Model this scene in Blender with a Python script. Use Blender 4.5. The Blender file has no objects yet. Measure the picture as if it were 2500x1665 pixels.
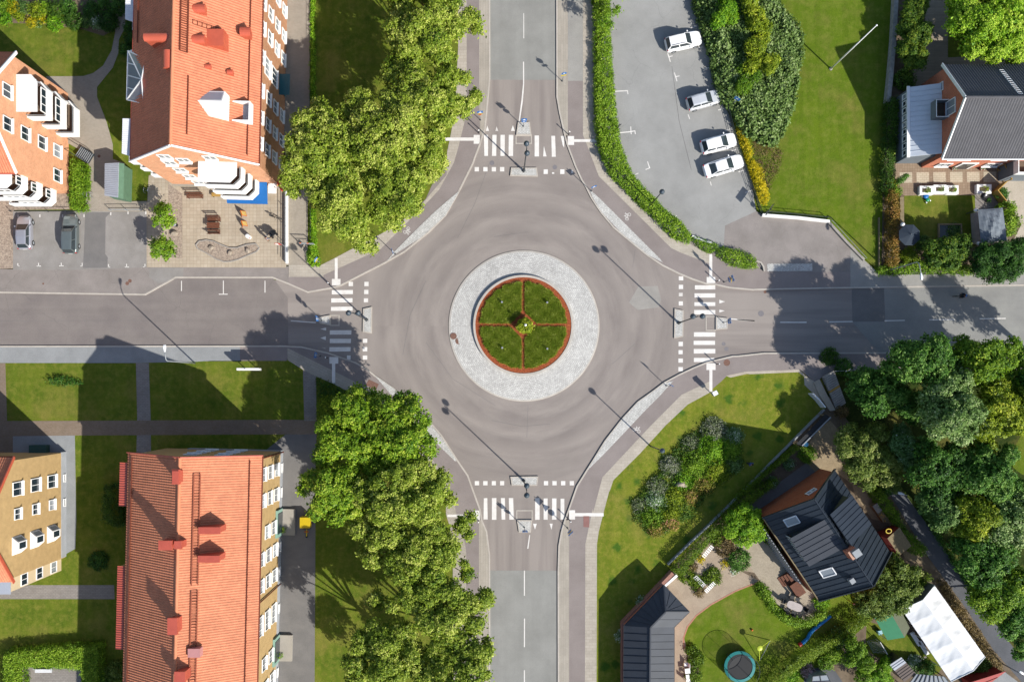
import bpy, bmesh, math, random
import numpy as np
from mathutils import Vector, Matrix, geometry

random.seed(7)
rng = np.random.default_rng(7)
scene = bpy.context.scene
COL = scene.collection

# ---------------------------------------------------------------- survey frame
# The drone hangs 98 m above the crossing and looks straight down; one survey
# unit is 4.9 cm on the ground.  pt() turns a surveyed point plus its height
# into a position in metres.
CX, CY, G, H = 1210.0, 945.0, 0.049, 98.0
TILE = {'a1': (0, 0, 3.3643), 'a2': (600, 0, 3.3643), 'a3': (1200, 0, 3.3643), 'a4': (1800, 0, 3.3643),
        'b1': (0, 400, 3.3643), 'b2': (600, 400, 3.3643), 'b3': (1200, 400, 3.3643), 'b4': (1800, 400, 3.3643),
        'c1': (0, 800, 3.3643), 'c2': (600, 800, 3.3643), 'c3': (1200, 800, 3.3643), 'c4': (1800, 800, 3.3643),
        'd1': (0, 1199, 3.3643), 'd2': (600, 1199, 3.3643), 'd3': (1200, 1199, 3.3643), 'd4': (1800, 1199, 3.3643),
        'p1': (440, 400, 7.84), 'p2': (660, 560, 7.84), 'p3': (1150, 160, 7.84), 'p4': (1600, 620, 7.84),
        'p5': (1200, 1120, 7.84), 'p6': (1590, 880, 7.84), 'p7': (2180, 380, 7.84), 'p8': (2300, 660, 15.68),
        'r1': (1640, 1120, 7.84), 'r2': (1860, 1140, 5.8725), 'r3': (1860, 1370, 5.315), 'r4': (2060, 1400, 5.3523),
        'r5': (1800, 850, 5.8725), 'r6': (0, 60, 9.8), 'r7': (280, 0, 6.533), 'r8': (560, 1200, 3.5636),
        's': (0, 0, 1.0)}


def pt(x, y, z=0.0):
    k = G * (H - z) / H
    return Vector(((x - CX) * k, (CY - y) * k, z))


def T(tile, x, y):
    ox, oy, k = TILE[tile]
    return ox + x / k, oy + y / k


def at(tile, x, y, z=0.0):
    return pt(*T(tile, x, y), z)


def pts(spec, z=0.0):
    """'b1 10,20 30,40 c1 5,6' -> list of positions at height z"""
    out, tile = [], 's'
    for w in spec.split():
        if w in TILE:
            tile = w
        else:
            x, y = w.split(',')
            out.append(at(tile, float(x), float(y), z))
    return out


# ---------------------------------------------------------------- tagging
def tag(o, label=None, cat=None, group=None, kind=None):
    if label: o['label'] = label
    if cat: o['category'] = cat
    if group: o['group'] = group
    if kind: o['kind'] = kind
    return o


def thing(name, label, cat, loc=(0, 0, 0), rz=0.0, group=None):
    o = bpy.data.objects.new(name, None)
    o.empty_display_size = 0.3
    COL.objects.link(o)
    o.location = loc
    o.rotation_euler = (0, 0, rz)
    return tag(o, label, cat, group)


def dup(root, loc=None, rz=None, label=None, group=None, sc=None):
    r = root.copy(); COL.objects.link(r)
    if loc is not None: r.location = loc
    if rz is not None: r.rotation_euler = (0, 0, rz)
    if sc is not None: r.scale = sc
    if label: r['label'] = label
    if group: r['group'] = group
    for ch in root.children:
        c = ch.copy(); COL.objects.link(c); c.parent = r
        for g in ch.children:
            d = g.copy(); COL.objects.link(d); d.parent = c
    return r


def offset_of(p):
    v = Vector((0, 0, 0))
    while p is not None:
        v += Vector(p.location); p = p.parent
    return v


# ---------------------------------------------------------------- mesh builder
class MB:
    def __init__(s):
        s.v, s.f = [], []

    def add(s, vs, fs):
        n = len(s.v)
        s.v += [tuple(p) for p in vs]
        s.f += [tuple(i + n for i in f) for f in fs]
        return s

    def quad(s, a, b, c, d):
        return s.add([a, b, c, d], [(0, 1, 2, 3)])

    def box(s, c, size, rz=0.0, tilt=None):
        m = Matrix.Rotation(rz, 3, 'Z')
        if tilt is not None: m = m @ tilt
        hx, hy, hz = size[0] / 2, size[1] / 2, size[2] / 2
        vs = [Vector(c) + m @ Vector((x * hx, y * hy, z * hz)) for x in (-1, 1) for y in (-1, 1) for z in (-1, 1)]
        return s.add(vs, [(0, 1, 3, 2), (4, 6, 7, 5), (0, 4, 5, 1), (2, 3, 7, 6), (0, 2, 6, 4), (1, 5, 7, 3)])

    def bar(s, a, b, w, h=None):
        a, b = Vector(a), Vector(b); d = b - a; L = d.length
        if L < 1e-6: return s
        d /= L
        up = Vector((0, 0, 1)) if abs(d.z) < 0.95 else Vector((1, 0, 0))
        sx = d.cross(up).normalized(); sy = sx.cross(d)
        h = w if h is None else h
        vs = [p + sx * (w / 2 * i) + sy * (h / 2 * j) for p in (a, b) for i, j in ((-1, -1), (1, -1), (1, 1), (-1, 1))]
        return s.add(vs, [(3, 2, 1, 0), (4, 5, 6, 7), (0, 1, 5, 4), (1, 2, 6, 5), (2, 3, 7, 6), (3, 0, 4, 7)])

    def prism(s, poly, z0, z1):
        """vertical extrusion of a plan polygon (its z is ignored)"""
        poly = [(p[0], p[1]) for p in poly]
        ar = sum(poly[i][0] * poly[(i + 1) % len(poly)][1] - poly[(i + 1) % len(poly)][0] * poly[i][1] for i in range(len(poly)))
        if ar < 0: poly = poly[::-1]
        n = len(poly)
        vs = [(x, y, z0) for x, y in poly] + [(x, y, z1) for x, y in poly]
        tri = geometry.tessellate_polygon([[Vector((x, y, 0)) for x, y in poly]])
        fs = []
        for t in tri:
            a, b, c = [Vector(poly[i]) for i in t]
            if (b - a).cross(c - a) < 0: t = (t[0], t[2], t[1])
            fs.append(tuple(i + n for i in t)); fs.append((t[0], t[2], t[1]))
        for i in range(n):
            j = (i + 1) % n
            fs.append((i, j, j + n, i + n))
        return s.add(vs, fs)

    def sheet(s, poly, z):
        poly = [(p[0], p[1]) for p in poly]
        tri = geometry.tessellate_polygon([[Vector((x, y, 0)) for x, y in poly]])
        fs = []
        for t in tri:
            a, b, c = [Vector(poly[i]) for i in t]
            if (b - a).cross(c - a) < 0: t = (t[0], t[2], t[1])
            fs.append(tuple(t))
        return s.add([(x, y, z) for x, y in poly], fs)

    def ribbon(s, line, w, z0, z1, closed=False):
        """a kerb-like bar that follows a plan polyline, mitred at the corners"""
        L = [Vector((p[0], p[1])) for p in line]; n = len(L)
        lft, rgt = [], []
        for i in range(n):
            a = L[(i - 1) % n] if (i > 0 or closed) else None
            b = L[(i + 1) % n] if (i < n - 1 or closed) else None
            d1 = (L[i] - a).normalized() if a is not None else (b - L[i]).normalized()
            d2 = (b - L[i]).normalized() if b is not None else d1
            n1, n2 = Vector((-d1.y, d1.x)), Vector((-d2.y, d2.x))
            m = (n1 + n2)
            m = m.normalized() if m.length > 1e-5 else n1
            k = w / 2 / max(0.5, m.dot(n1))
            lft.append(L[i] + m * k); rgt.append(L[i] - m * k)
        vs = []
        for i in range(n):
            vs += [(rgt[i].x, rgt[i].y, z0), (rgt[i].x, rgt[i].y, z1), (lft[i].x, lft[i].y, z1), (lft[i].x, lft[i].y, z0)]
        fs = []
        for i in range(n if closed else n - 1):
            a, b = 4 * i, 4 * ((i + 1) % n)
            for k in range(4):
                fs.append((a + k, a + (k + 1) % 4, b + (k + 1) % 4, b + k))
        if not closed:
            fs += [(0, 3, 2, 1), (4 * n - 4, 4 * n - 3, 4 * n - 2, 4 * n - 1)]
        return s.add(vs, fs)

    def tube(s, path, r, n=8, cap=True):
        P = [Vector(p) for p in path]
        R = r if isinstance(r, (list, tuple)) else [r] * len(P)
        vs, fs = [], []
        prev = None
        for i, p in enumerate(P):
            d = (P[min(i + 1, len(P) - 1)] - P[max(i - 1, 0)]).normalized()
            if prev is None:
                up = Vector((0, 0, 1)) if abs(d.z) < 0.9 else Vector((1, 0, 0))
                sx = d.cross(up).normalized()
            else:
                sx = (prev - d * prev.dot(d)).normalized()
            prev = sx
            sy = d.cross(sx)
            for k in range(n):
                a = 2 * math.pi * k / n
                vs.append(p + (sx * math.cos(a) + sy * math.sin(a)) * R[i])
        for i in range(len(P) - 1):
            for k in range(n):
                a, b = i * n + k, i * n + (k + 1) % n
                fs.append((a, b, b + n, a + n))
        if cap:
            fs.append(tuple(range(n))[::-1]); fs.append(tuple(range((len(P) - 1) * n, len(P) * n)))
        return s.add(vs, fs)

    def lathe(s, prof, c=(0, 0, 0), n=16):
        """prof: list of (radius, z)"""
        vs, fs = [], []
        for r, z in prof:
            for k in range(n):
                a = 2 * math.pi * k / n
                vs.append((c[0] + r * math.cos(a), c[1] + r * math.sin(a), c[2] + z))
        for i in range(len(prof) - 1):
            for k in range(n):
                a, b = i * n + k, i * n + (k + 1) % n
                fs.append((a, b, b + n, a + n))
        fs.append(tuple(range(n))[::-1]); fs.append(tuple(range((len(prof) - 1) * n, len(prof) * n)))
        return s.add(vs, fs)

    def ball(s, c, r, n=14, sz=1.0):
        prof = [(max(0.002, r * math.sin(math.pi * i / (n // 2 + 1))), -r * sz * math.cos(math.pi * i / (n // 2 + 1))) for i in range(n // 2 + 2)]
        return s.lathe(prof, c, n)

    def build(s, name, m, parent=None, smooth=False, bevel=0.0, world=True):
        me = bpy.data.meshes.new(name)
        off = offset_of(parent) if (parent is not None and world) else Vector((0, 0, 0))
        me.from_pydata([tuple(Vector(p) - off) for p in s.v], [], s.f)
        me.materials.append(m)
        if smooth: me.polygons.foreach_set('use_smooth', [True] * len(me.polygons))
        me.update()
        o = bpy.data.objects.new(name, me)
        COL.objects.link(o)
        if parent is not None: o.parent = parent
        if bevel > 0:
            b = o.modifiers.new('bevel', 'BEVEL'); b.width = bevel; b.segments = 2; b.limit_method = 'ANGLE'
        return o


def struct(name, mb, m):
    return tag(mb.build(name, m), kind='structure')


def mesh_np(name, V, F, m, parent=None, tint=None, world=True, shade=None):
    """fast mesh from arrays; F (n,4) quads; tint: one value per face"""
    V = np.asarray(V, dtype=np.float32)
    if parent is not None and world:
        V = V - np.array(offset_of(parent), dtype=np.float32)
    F = np.asarray(F, dtype=np.int32)
    me = bpy.data.meshes.new(name)
    k = F.shape[1]
    me.vertices.add(len(V)); me.vertices.foreach_set('co', V.ravel())
    me.loops.add(F.size); me.loops.foreach_set('vertex_index', F.ravel())
    me.polygons.add(len(F)); me.polygons.foreach_set('loop_start', np.arange(0, F.size, k, dtype=np.int32))
    if tint is not None:
        at_ = me.attributes.new('tint', 'FLOAT', 'FACE')
        at_.data.foreach_set('value', np.asarray(tint, dtype=np.float32))
    me.materials.append(m)
    me.update(calc_edges=True); me.validate()
    o = bpy.data.objects.new(name, me); COL.objects.link(o)
    if parent is not None: o.parent = parent
    return o


# ---------------------------------------------------------------- materials
GAIN = 1.75     # what a sunlit level surface shows, divided by its base colour


def lin(h):
    h = h.lstrip('#')
    c = [int(h[i:i + 2], 16) / 255 for i in (0, 2, 4)]
    return [x / 12.92 if x <= 0.04045 else ((x + 0.055) / 1.055) ** 2.4 for x in c]


def alb(h, g=None):
    return tuple(min(0.85, x / (g or GAIN)) for x in lin(h)) + (1.0,)


class NT:
    """tiny node-tree helper"""
    def __init__(s, name):
        s.m = bpy.data.materials.new(name); s.m.use_nodes = True
        s.t = s.m.node_tree; s.t.nodes.clear()
        s.out = s.t.nodes.new('ShaderNodeOutputMaterial')

    def n(s, typ, **kw):
        nd = s.t.nodes.new('ShaderNode' + typ)
        for k, v in kw.items():
            if k.startswith('i_'):
                key = k[2:]
                nd.inputs[int(key) if key.isdigit() else key.replace('_', ' ')].default_value = v
            else:
                setattr(nd, k, v)
        return nd

    def l(s, a, b):
        s.t.links.new(a, b)

    def val(s, x, sock):
        if hasattr(x, 'is_linked') or hasattr(x, 'links'): s.l(x, sock)
        else: sock.default_value = x

    def math(s, op, a, b=0.0, c=None, clamp=False):
        nd = s.n('Math', operation=op, use_clamp=clamp)
        s.val(a, nd.inputs[0]); s.val(b, nd.inputs[1])
        if c is not None: s.val(c, nd.inputs[2])
        return nd.outputs[0]

    def mix(s, f, a, b, mode='MIX'):
        nd = s.n('Mix', data_type='RGBA', blend_type=mode)
        s.val(f, nd.inputs[0]); s.val(a, nd.inputs[6]); s.val(b, nd.inputs[7])
        return nd.outputs[2]

    def ramp(s, f, *stops):
        nd = s.n('ValToRGB'); cr = nd.color_ramp
        while len(cr.elements) < len(stops): cr.elements.new(0.5)
        for e, (p, c) in zip(cr.elements, stops):
            e.position = p; e.color = c if len(c) == 4 else tuple(c) + (1,)
        s.l(f, nd.inputs[0])
        return nd.outputs[0]

    def pos(s):
        return s.n('NewGeometry').outputs['Position']

    def noise(s, vec, scale, detail=3, rough=0.6):
        nd = s.n('TexNoise', i_Scale=scale, i_Detail=detail, i_Roughness=rough)
        s.l(vec, nd.inputs['Vector'])
        return nd.outputs['Fac']

    def scaled(s, vec, x, y, z=1.0, rz=0.0):
        nd = s.n('Mapping'); s.l(vec, nd.inputs[0])
        nd.inputs[3].default_value = (x, y, z); nd.inputs[2].default_value = (0, 0, rz)
        return nd.outputs[0]

    def surf(s, col, rough=0.85, spec=0.3, bump=None, bstr=0.4, bdist=0.02, metal=0.0):
        b = s.n('BsdfPrincipled')
        s.val(col, b.inputs['Base Color']); s.val(rough, b.inputs['Roughness'])
        b.inputs['Specular IOR Level'].default_value = spec
        b.inputs['Metallic'].default_value = metal
        if bump is not None:
            bn = s.n('Bump', i_Strength=bstr, i_Distance=bdist)
            s.l(bump, bn.inputs['Height']); s.l(bn.outputs[0], b.inputs['Normal'])
        s.l(b.outputs[0], s.out.inputs[0])
        return s.m


def grey(v): return (v, v, v, 1)


def plain(name, h, rough=0.6, var=0.12, scale=2.0, spec=0.3, metal=0.0, g=None, fine=0.06, cell=0.0):
    """one colour with a little weathering"""
    t = NT(name); p = t.pos(); c = alb(h, g)
    n = t.ramp(t.noise(p, scale, 4), (0.3, grey(1 - var)), (0.7, grey(1 + var * 0.4)))
    n2 = t.ramp(t.noise(p, scale * 14, 2), (0.3, grey(1 - fine)), (0.7, grey(1 + fine)))
    col = t.mix(1.0, t.mix(1.0, c, n, 'MULTIPLY'), n2, 'MULTIPLY')
    if cell:
        v = t.n('TexVoronoi', i_Scale=3.2); t.l(p, v.inputs['Vector'])
        col = t.mix(1.0, col, t.ramp(v.outputs['Color'], (0.2, grey(1 - cell)), (0.8, grey(1 + cell))), 'MULTIPLY')
        col = t.mix(t.ramp(t.noise(t.scaled(p, .5, 2.5), 1.0, 5, .7), (.56, grey(0)), (.78, grey(.45))), col, (.12, .07, .05, 1))
    return t.surf(col, rough, spec, metal=metal)


def ground_mat(name, h, h2=None, scale=0.5, var=0.12, fine=0.12, fscale=9.0, streak=None, bump=True, crack=0.0, g=None):
    t = NT(name); p = t.pos()
    a = alb(h, g); b = alb(h2, g) if h2 else tuple(x * 0.85 for x in a[:3]) + (1,)
    f = t.ramp(t.noise(p, scale, 5, 0.65), (0.36, grey(0)), (0.66, grey(1)))
    col = t.mix(f, a, b)
    n2 = t.noise(p, fscale, 3, 0.7)
    col = t.mix(1.0, col, t.ramp(n2, (0.25, grey(1 - fine)), (0.75, grey(1 + fine))), 'MULTIPLY')
    if streak:
        sx, sy, amt = streak
        st = t.noise(t.scaled(p, sx, sy), 1.0, 3, 0.55)
        col = t.mix(1.0, col, t.ramp(st, (0.3, grey(1 - amt)), (0.72, grey(1 + amt * 0.5))), 'MULTIPLY')
    if crack:
        v = t.n('TexVoronoi', feature='DISTANCE_TO_EDGE', i_Scale=0.22)
        w = t.n('VectorMath', operation='ADD'); t.l(p, w.inputs[0])
        nz = t.n('TexNoise', i_Scale=0.8, i_Detail=4.0); t.l(p, nz.inputs['Vector'])
        t.l(nz.outputs['Color'], w.inputs[1]); t.l(w.outputs[0], v.inputs['Vector'])
        msk = t.math('MULTIPLY', t.ramp(v.outputs['Distance'], (0.0, grey(1)), (0.008, grey(0))), t.ramp(t.noise(p, 0.12, 2), (0.45, grey(0)), (0.6, grey(1))))
        col = t.mix(t.math('MULTIPLY', msk, crack), col, grey(0.02))
    return t.surf(col, 0.9, 0.25, bump=n2 if bump else None, bstr=0.3)


def asphalt_junction():
    """brownish asphalt with wheel-polished bands round the island and along the approaches"""
    t = NT('junction_asphalt'); p = t.pos()
    c = pt(1279.5, 796)
    sep = t.n('SeparateXYZ'); t.l(p, sep.inputs[0])
    x = t.math('SUBTRACT', sep.outputs[0], c.x); y = t.math('SUBTRACT', sep.outputs[1], c.y)
    r = t.math('SQRT', t.math('ADD', t.math('MULTIPLY', x, x), t.math('MULTIPLY', y, y)))
    ang = t.math('ARCTAN2', y, x)
    cv = t.n('CombineXYZ'); t.l(t.math('MULTIPLY', r, 0.8), cv.inputs[0]); t.l(t.math('MULTIPLY', ang, 2.2), cv.inputs[1])
    ring = t.noise(cv.outputs[0], 1.0, 4, 0.6)
    cv2 = t.n('CombineXYZ'); t.l(t.math('MULTIPLY', r, 9.0), cv2.inputs[0]); t.l(t.math('MULTIPLY', ang, 2.0), cv2.inputs[1])
    ring2 = t.noise(cv2.outputs[0], 1.0, 3, 0.6)
    a, b = alb('#aba29b'), alb('#968d88')
    near = t.ramp(t.math('DIVIDE', r, 40.0), (0.0, grey(1)), (0.45, grey(1)), (0.62, grey(0)))
    col = t.mix(t.math('MULTIPLY', t.ramp(ring, (0.35, grey(0)), (0.8, grey(1))), near), a, b)
    # polished bands where the wheels run round the island
    for r0, wd_, am in ((11.4, 1.0, .42), (13.9, 1.1, .5), (17.2, 1.6, .35)):
        band = t.math('SUBTRACT', 1.0, t.math('DIVIDE', t.math('ABSOLUTE', t.math('SUBTRACT', t.math('ADD', r, t.math('MULTIPLY', ring, 2.2)), r0 + 1.1)), wd_), clamp=True)
        col = t.mix(t.math('MULTIPLY', t.math('MULTIPLY', band, am), t.ramp(t.noise(p, 0.16, 3), (0.35, grey(.25)), (0.6, grey(1)))), col, alb('#857d7a'))
    # wheel tracks on the four arms
    lane_ns = t.noise(t.scaled(p, 0.75, 0.05), 1.0, 3, 0.5)
    lane_ew = t.noise(t.scaled(p, 0.05, 0.75), 1.0, 3, 0.5)
    isns = t.math('GREATER_THAN', t.math('ABSOLUTE', y), t.math('ABSOLUTE', x))
    lane = t.mix(isns, lane_ew, lane_ns)
    far = t.math('SUBTRACT', 1.0, near)
    col = t.mix(t.math('MULTIPLY', t.ramp(lane, (0.42, grey(0)), (0.66, grey(1))), far), col, b)
    # thin tyre scrapes
    col = t.mix(t.math('MULTIPLY', t.ramp(ring2, (0.62, grey(0)), (0.75, grey(0.4))), near), col, alb('#857c7c'))
    n2 = t.noise(p, 10, 3, 0.7)
    col = t.mix(1.0, col, t.ramp(n2, (0.25, grey(0.9)), (0.75, grey(1.1))), 'MULTIPLY')
    col = t.mix(1.0, col, t.ramp(t.noise(p, 0.12, 4), (0.3, grey(0.95)), (0.7, grey(1.05))), 'MULTIPLY')
    return t.surf(col, 0.9, 0.25, bump=n2, bstr=0.25)


def grass_mat(name, h, h2, h3, scale=0.35, patch=None):
    t = NT(name); p = t.pos()
    f = t.ramp(t.noise(p, scale, 6, 0.68), (0.32, grey(0)), (0.68, grey(1)))
    col = t.mix(f, alb(h), alb(h2))
    f2 = t.ramp(t.noise(p, scale * 4.2, 5, 0.7), (0.45, grey(0)), (0.72, grey(0.85)))
    col = t.mix(f2, col, alb(h3))
    if patch:
        v = t.n('TexVoronoi', i_Scale=0.42); v.inputs['Randomness'].default_value = 1.0
        w = t.n('VectorMath', operation='ADD'); t.l(p, w.inputs[0])
        nz = t.n('TexNoise', i_Scale=1.7, i_Detail=3.0); t.l(p, nz.inputs['Vector'])
        t.l(nz.outputs['Color'], w.inputs[1]); t.l(w.outputs[0], v.inputs['Vector'])
        col = t.mix(t.ramp(v.outputs['Distance'], (0.14, grey(0.9)), (0.3, grey(0))), col, alb(patch))
    col = t.mix(t.ramp(t.noise(p, 0.22, 5, .6), (.5, grey(0)), (.72, grey(.55))), col, alb('#9c8f4c'))
    col = t.mix(1.0, col, t.ramp(t.noise(t.scaled(p, 1.6, .06, 1, .06), 1.0, 2), (.35, grey(.93)), (.65, grey(1.05))), 'MULTIPLY')
    n2 = t.noise(t.scaled(p, 1, 1), 14, 4, 0.75)
    col = t.mix(1.0, col, t.ramp(n2, (0.25, grey(0.62)), (0.75, grey(1.35))), 'MULTIPLY')
    return t.surf(col, 0.95, 0.1, bump=n2, bstr=0.7, bdist=0.06)


def paver_mat(name, h, h2, mortar, bw, bh, rz=0.0, mort=0.012, off=0.5, g=None):
    t = NT(name); p = t.pos()
    br = t.n('TexBrick', i_Scale=1.0, i_Mortar_Size=mort, i_Brick_Width=bw, i_Row_Height=bh, i_Bias=0.0)
    br.offset = off; br.inputs['Mortar Smooth'].default_value = 0.3
    t.l(t.scaled(p, 1, 1, 1, rz), br.inputs['Vector'])
    br.inputs['Color1'].default_value = alb(h, g); br.inputs['Color2'].default_value = alb(h2, g)
    br.inputs['Mortar'].default_value = alb(mortar, g)
    col = br.outputs['Color']
    col = t.mix(1.0, col, t.ramp(t.noise(p, 0.5, 5), (0.3, grey(0.88)), (0.7, grey(1.06))), 'MULTIPLY')
    col = t.mix(1.0, col, t.ramp(t.noise(p, 9, 3), (0.3, grey(0.92)), (0.7, grey(1.07))), 'MULTIPLY')
    return t.surf(col, 0.88, 0.25, bump=br.outputs['Fac'], bstr=-0.3)


def cobble_mat(name, h, dark, centre=None, size=0.16):
    """granite setts, laid in rings when a centre is given"""
    t = NT(name); p = t.pos()
    if centre is not None:
        sep = t.n('SeparateXYZ'); t.l(p, sep.inputs[0])
        x = t.math('SUBTRACT', sep.outputs[0], centre.x); y = t.math('SUBTRACT', sep.outputs[1], centre.y)
        r = t.math('SQRT', t.math('ADD', t.math('MULTIPLY', x, x), t.math('MULTIPLY', y, y)))
        cv = t.n('CombineXYZ')
        t.l(t.math('MULTIPLY', t.math('ARCTAN2', y, x), 7.5), cv.inputs[0]); t.l(r, cv.inputs[1])
        vec = cv.outputs[0]
    else:
        vec = t.scaled(p, 1, 1, 1, 0.5)
    br = t.n('TexBrick', i_Scale=1.0, i_Mortar_Size=0.022, i_Brick_Width=size * 1.3, i_Row_Height=size)
    br.inputs['Mortar Smooth'].default_value = 0.4
    t.l(vec, br.inputs['Vector'])
    c = alb(h)
    br.inputs['Color1'].default_value = tuple(x * 1.12 for x in c[:3]) + (1,); br.inputs['Color2'].default_value = tuple(x * 0.84 for x in c[:3]) + (1,)
    br.inputs['Mortar'].default_value = alb(dark)
    col = t.mix(1.0, br.outputs['Color'], t.ramp(t.noise(p, 0.6, 5), (0.3, grey(0.85)), (0.7, grey(1.08))), 'MULTIPLY')
    col = t.mix(1.0, col, t.ramp(t.noise(p, 6, 4), (0.3, grey(0.86)), (0.7, grey(1.12))), 'MULTIPLY')
    return t.surf(col, 0.85, 0.3, bump=br.outputs['Fac'], bstr=-0.5, bdist=0.03)


def brick_mat(name, h, h2, mortar, g=None):
    t = NT(name); p = t.pos()
    sep = t.n('SeparateXYZ'); t.l(p, sep.inputs[0])
    cv = t.n('CombineXYZ')
    t.l(t.math('ADD', sep.outputs[0], sep.outputs[1]), cv.inputs[0]); t.l(sep.outputs[2], cv.inputs[1])
    br = t.n('TexBrick', i_Scale=1.0, i_Mortar_Size=0.012, i_Brick_Width=0.26, i_Row_Height=0.085)
    t.l(cv.outputs[0], br.inputs['Vector'])
    br.inputs['Color1'].default_value = alb(h, g); br.inputs['Color2'].default_value = alb(h2, g); br.inputs['Mortar'].default_value = alb(mortar, g)
    col = t.mix(1.0, br.outputs['Color'], t.ramp(t.noise(p, 1.3, 5), (0.3, grey(0.86)), (0.7, grey(1.08))), 'MULTIPLY')
    col = t.mix(1.0, col, t.ramp(t.noise(p, 12, 2), (0.3, grey(0.85)), (0.7, grey(1.12))), 'MULTIPLY')
    return t.surf(col, 0.9, 0.2, bump=br.outputs['Fac'], bstr=-0.2)


def leaf_mat(name, h0, h1, h2=None, spec=0.25, trans=0.25, g=1.25):
    """tint 0..1 runs from h0 to h1; a few leaves reach h2"""
    t = NT(name)
    a = t.n('Attribute', attribute_name='tint')
    stops = [(0.0, alb(h0, g)), (0.75, alb(h1, g)), (1.0, alb(h2 or h1, g))]
    col = t.ramp(a.outputs['Fac'], *stops)
    b = t.n('BsdfPrincipled', i_Roughness=0.55); t.l(col, b.inputs['Base Color'])
    b.inputs['Specular IOR Level'].default_value = spec
    tr = t.n('BsdfTranslucent'); t.l(t.mix(1.0, col, (1.0, 1.0, 0.55, 1), 'MULTIPLY'), tr.inputs[0])
    ms = t.n('MixShader', i_0=trans); t.l(b.outputs[0], ms.inputs[1]); t.l(tr.outputs[0], ms.inputs[2])
    t.l(ms.outputs[0], t.out.inputs[0])
    return t.m


def glass_mat(name, h='#3a4a55', rough=0.06):
    t = NT(name)
    return t.surf(alb(h, 2.5), rough, 0.6)


MAT = {}
MAT['white'] = plain('white_paint', '#fbfbf9', 0.45, 0.05, g=1.35)
MAT['white_metal'] = plain('white_metal', '#eef0f2', 0.35, 0.06, g=1.35)
MAT['grey_metal'] = plain('grey_metal', '#a9afb4', 0.4, 0.1)
MAT['dark_metal'] = plain('dark_metal', '#3b4248', 0.4, 0.15)
MAT['lamp_shade'] = plain('lamp_shade', '#4c5964', 0.3, 0.1, spec=0.5)
MAT['black'] = plain('black_plastic', '#22262b', 0.5, 0.15)
MAT['glass'] = glass_mat('window_glass')
MAT['glass_light'] = glass_mat('pale_glass', '#c3ccd4', 0.15)
MAT['concrete'] = plain('concrete', '#b8b2aa', 0.9, 0.2, 1.2, fine=0.12)
MAT['granite'] = plain('granite_kerb', '#d3cbc0', 0.85, 0.15, 1.0, fine=0.14)
MAT['wood'] = plain('brown_wood', '#7a4a34', 0.7, 0.25, 5)
MAT['pale_wood'] = plain('pale_wood', '#d1a653', 0.75, 0.2, 5)
MAT['old_wood'] = plain('weathered_wood', '#a0906f', 0.85, 0.25, 4)
MAT['blue'] = plain('blue_sign_face', '#2478c8', 0.4, 0.08)
MAT['red'] = plain('red_paint', '#d8342c', 0.5, 0.1)
MAT['yellow'] = plain('yellow_paint', '#e6c820', 0.45, 0.08)
MAT['orange'] = plain('orange_paint', '#ee7426', 0.5, 0.1)
MAT['rubber'] = plain('tyre_rubber', '#2a2a2c', 0.85, 0.2)
MAT['bark'] = plain('tree_bark', '#6d5c4a', 0.95, 0.3, 3)
MAT['skin'] = plain('skin', '#d9a688', 0.6, 0.05)
MAT['red_lens'] = plain('red_lens', '#d01c24', 0.25, 0.05)
MAT['clear_lens'] = plain('clear_lens', '#d9dee4', 0.15, 0.05)
MAT['stone'] = plain('boulder_stone', '#b5a898', 0.9, 0.3, 2.5, fine=0.15)

# ---------------------------------------------------------------- camera, sun, sky
cam = bpy.data.cameras.new('camera'); cam_o = bpy.data.objects.new('camera', cam); COL.objects.link(cam_o)
cam_o.location = (0, 0, H); cam_o.rotation_euler = (0, 0, 0)
cam.sensor_fit = 'HORIZONTAL'; cam.sensor_width = 36.0
cam.lens = (H / G) / 2500.0 * 36.0
cam.shift_x = (1250 - CX) / 2500.0
cam.shift_y = (CY - 832.5) / 2500.0
cam.clip_start = 1.0; cam.clip_end = 3000.0
scene.camera = cam_o

ELEV = math.radians(36.0)
sun_dir = Vector((0.728 * math.cos(ELEV), -0.686 * math.cos(ELEV), math.sin(ELEV)))
sl = bpy.data.lights.new('sun', 'SUN'); sl.energy = 4.3; sl.angle = math.radians(0.53); sl.color = (1.0, 0.95, 0.87)
so = bpy.data.objects.new('sun', sl); COL.objects.link(so)
so.rotation_euler = sun_dir.to_track_quat('Z', 'Y').to_euler(); so.location = (60, -60, 120)
wd = bpy.data.worlds.new('World'); scene.world = wd; wd.use_nodes = True
nt = wd.node_tree; nt.nodes.clear()
wo = nt.nodes.new('ShaderNodeOutputWorld'); bg = nt.nodes.new('ShaderNodeBackground'); sk = nt.nodes.new('ShaderNodeTexSky')
sk.sky_type = 'NISHITA'; sk.sun_disc = False; sk.sun_elevation = ELEV
sk.sun_rotation = math.atan2(sun_dir.x, sun_dir.y); sk.air_density = 1.0; sk.dust_density = 1.0; sk.ozone_density = 1.0
bg.inputs[1].default_value = 0.10
nt.links.new(sk.outputs[0], bg.inputs[0]); nt.links.new(bg.outputs[0], wo.inputs[0])
scene.view_settings.view_transform = 'Standard'; scene.view_settings.look = 'None'
scene.view_settings.exposure = 0.85; scene.view_settings.gamma = 1.0
scene.cycles.max_bounces = 6; scene.cycles.diffuse_bounces = 3; scene.cycles.glossy_bounces = 3
scene.cycles.transmission_bounces = 4; scene.cycles.transparent_max_bounces = 4
# ================================================================ GROUND, ROADS, PAVEMENTS
def slab(name, spec, top, m, bottom=-0.05):
    return struct(name, MB().prism(pts(spec), bottom, top), m)


def sheet(name, specs, z, m):
    mb = MB()
    for s_ in specs: mb.sheet(pts(s_, z), z)
    return struct(name, mb, m)


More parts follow.
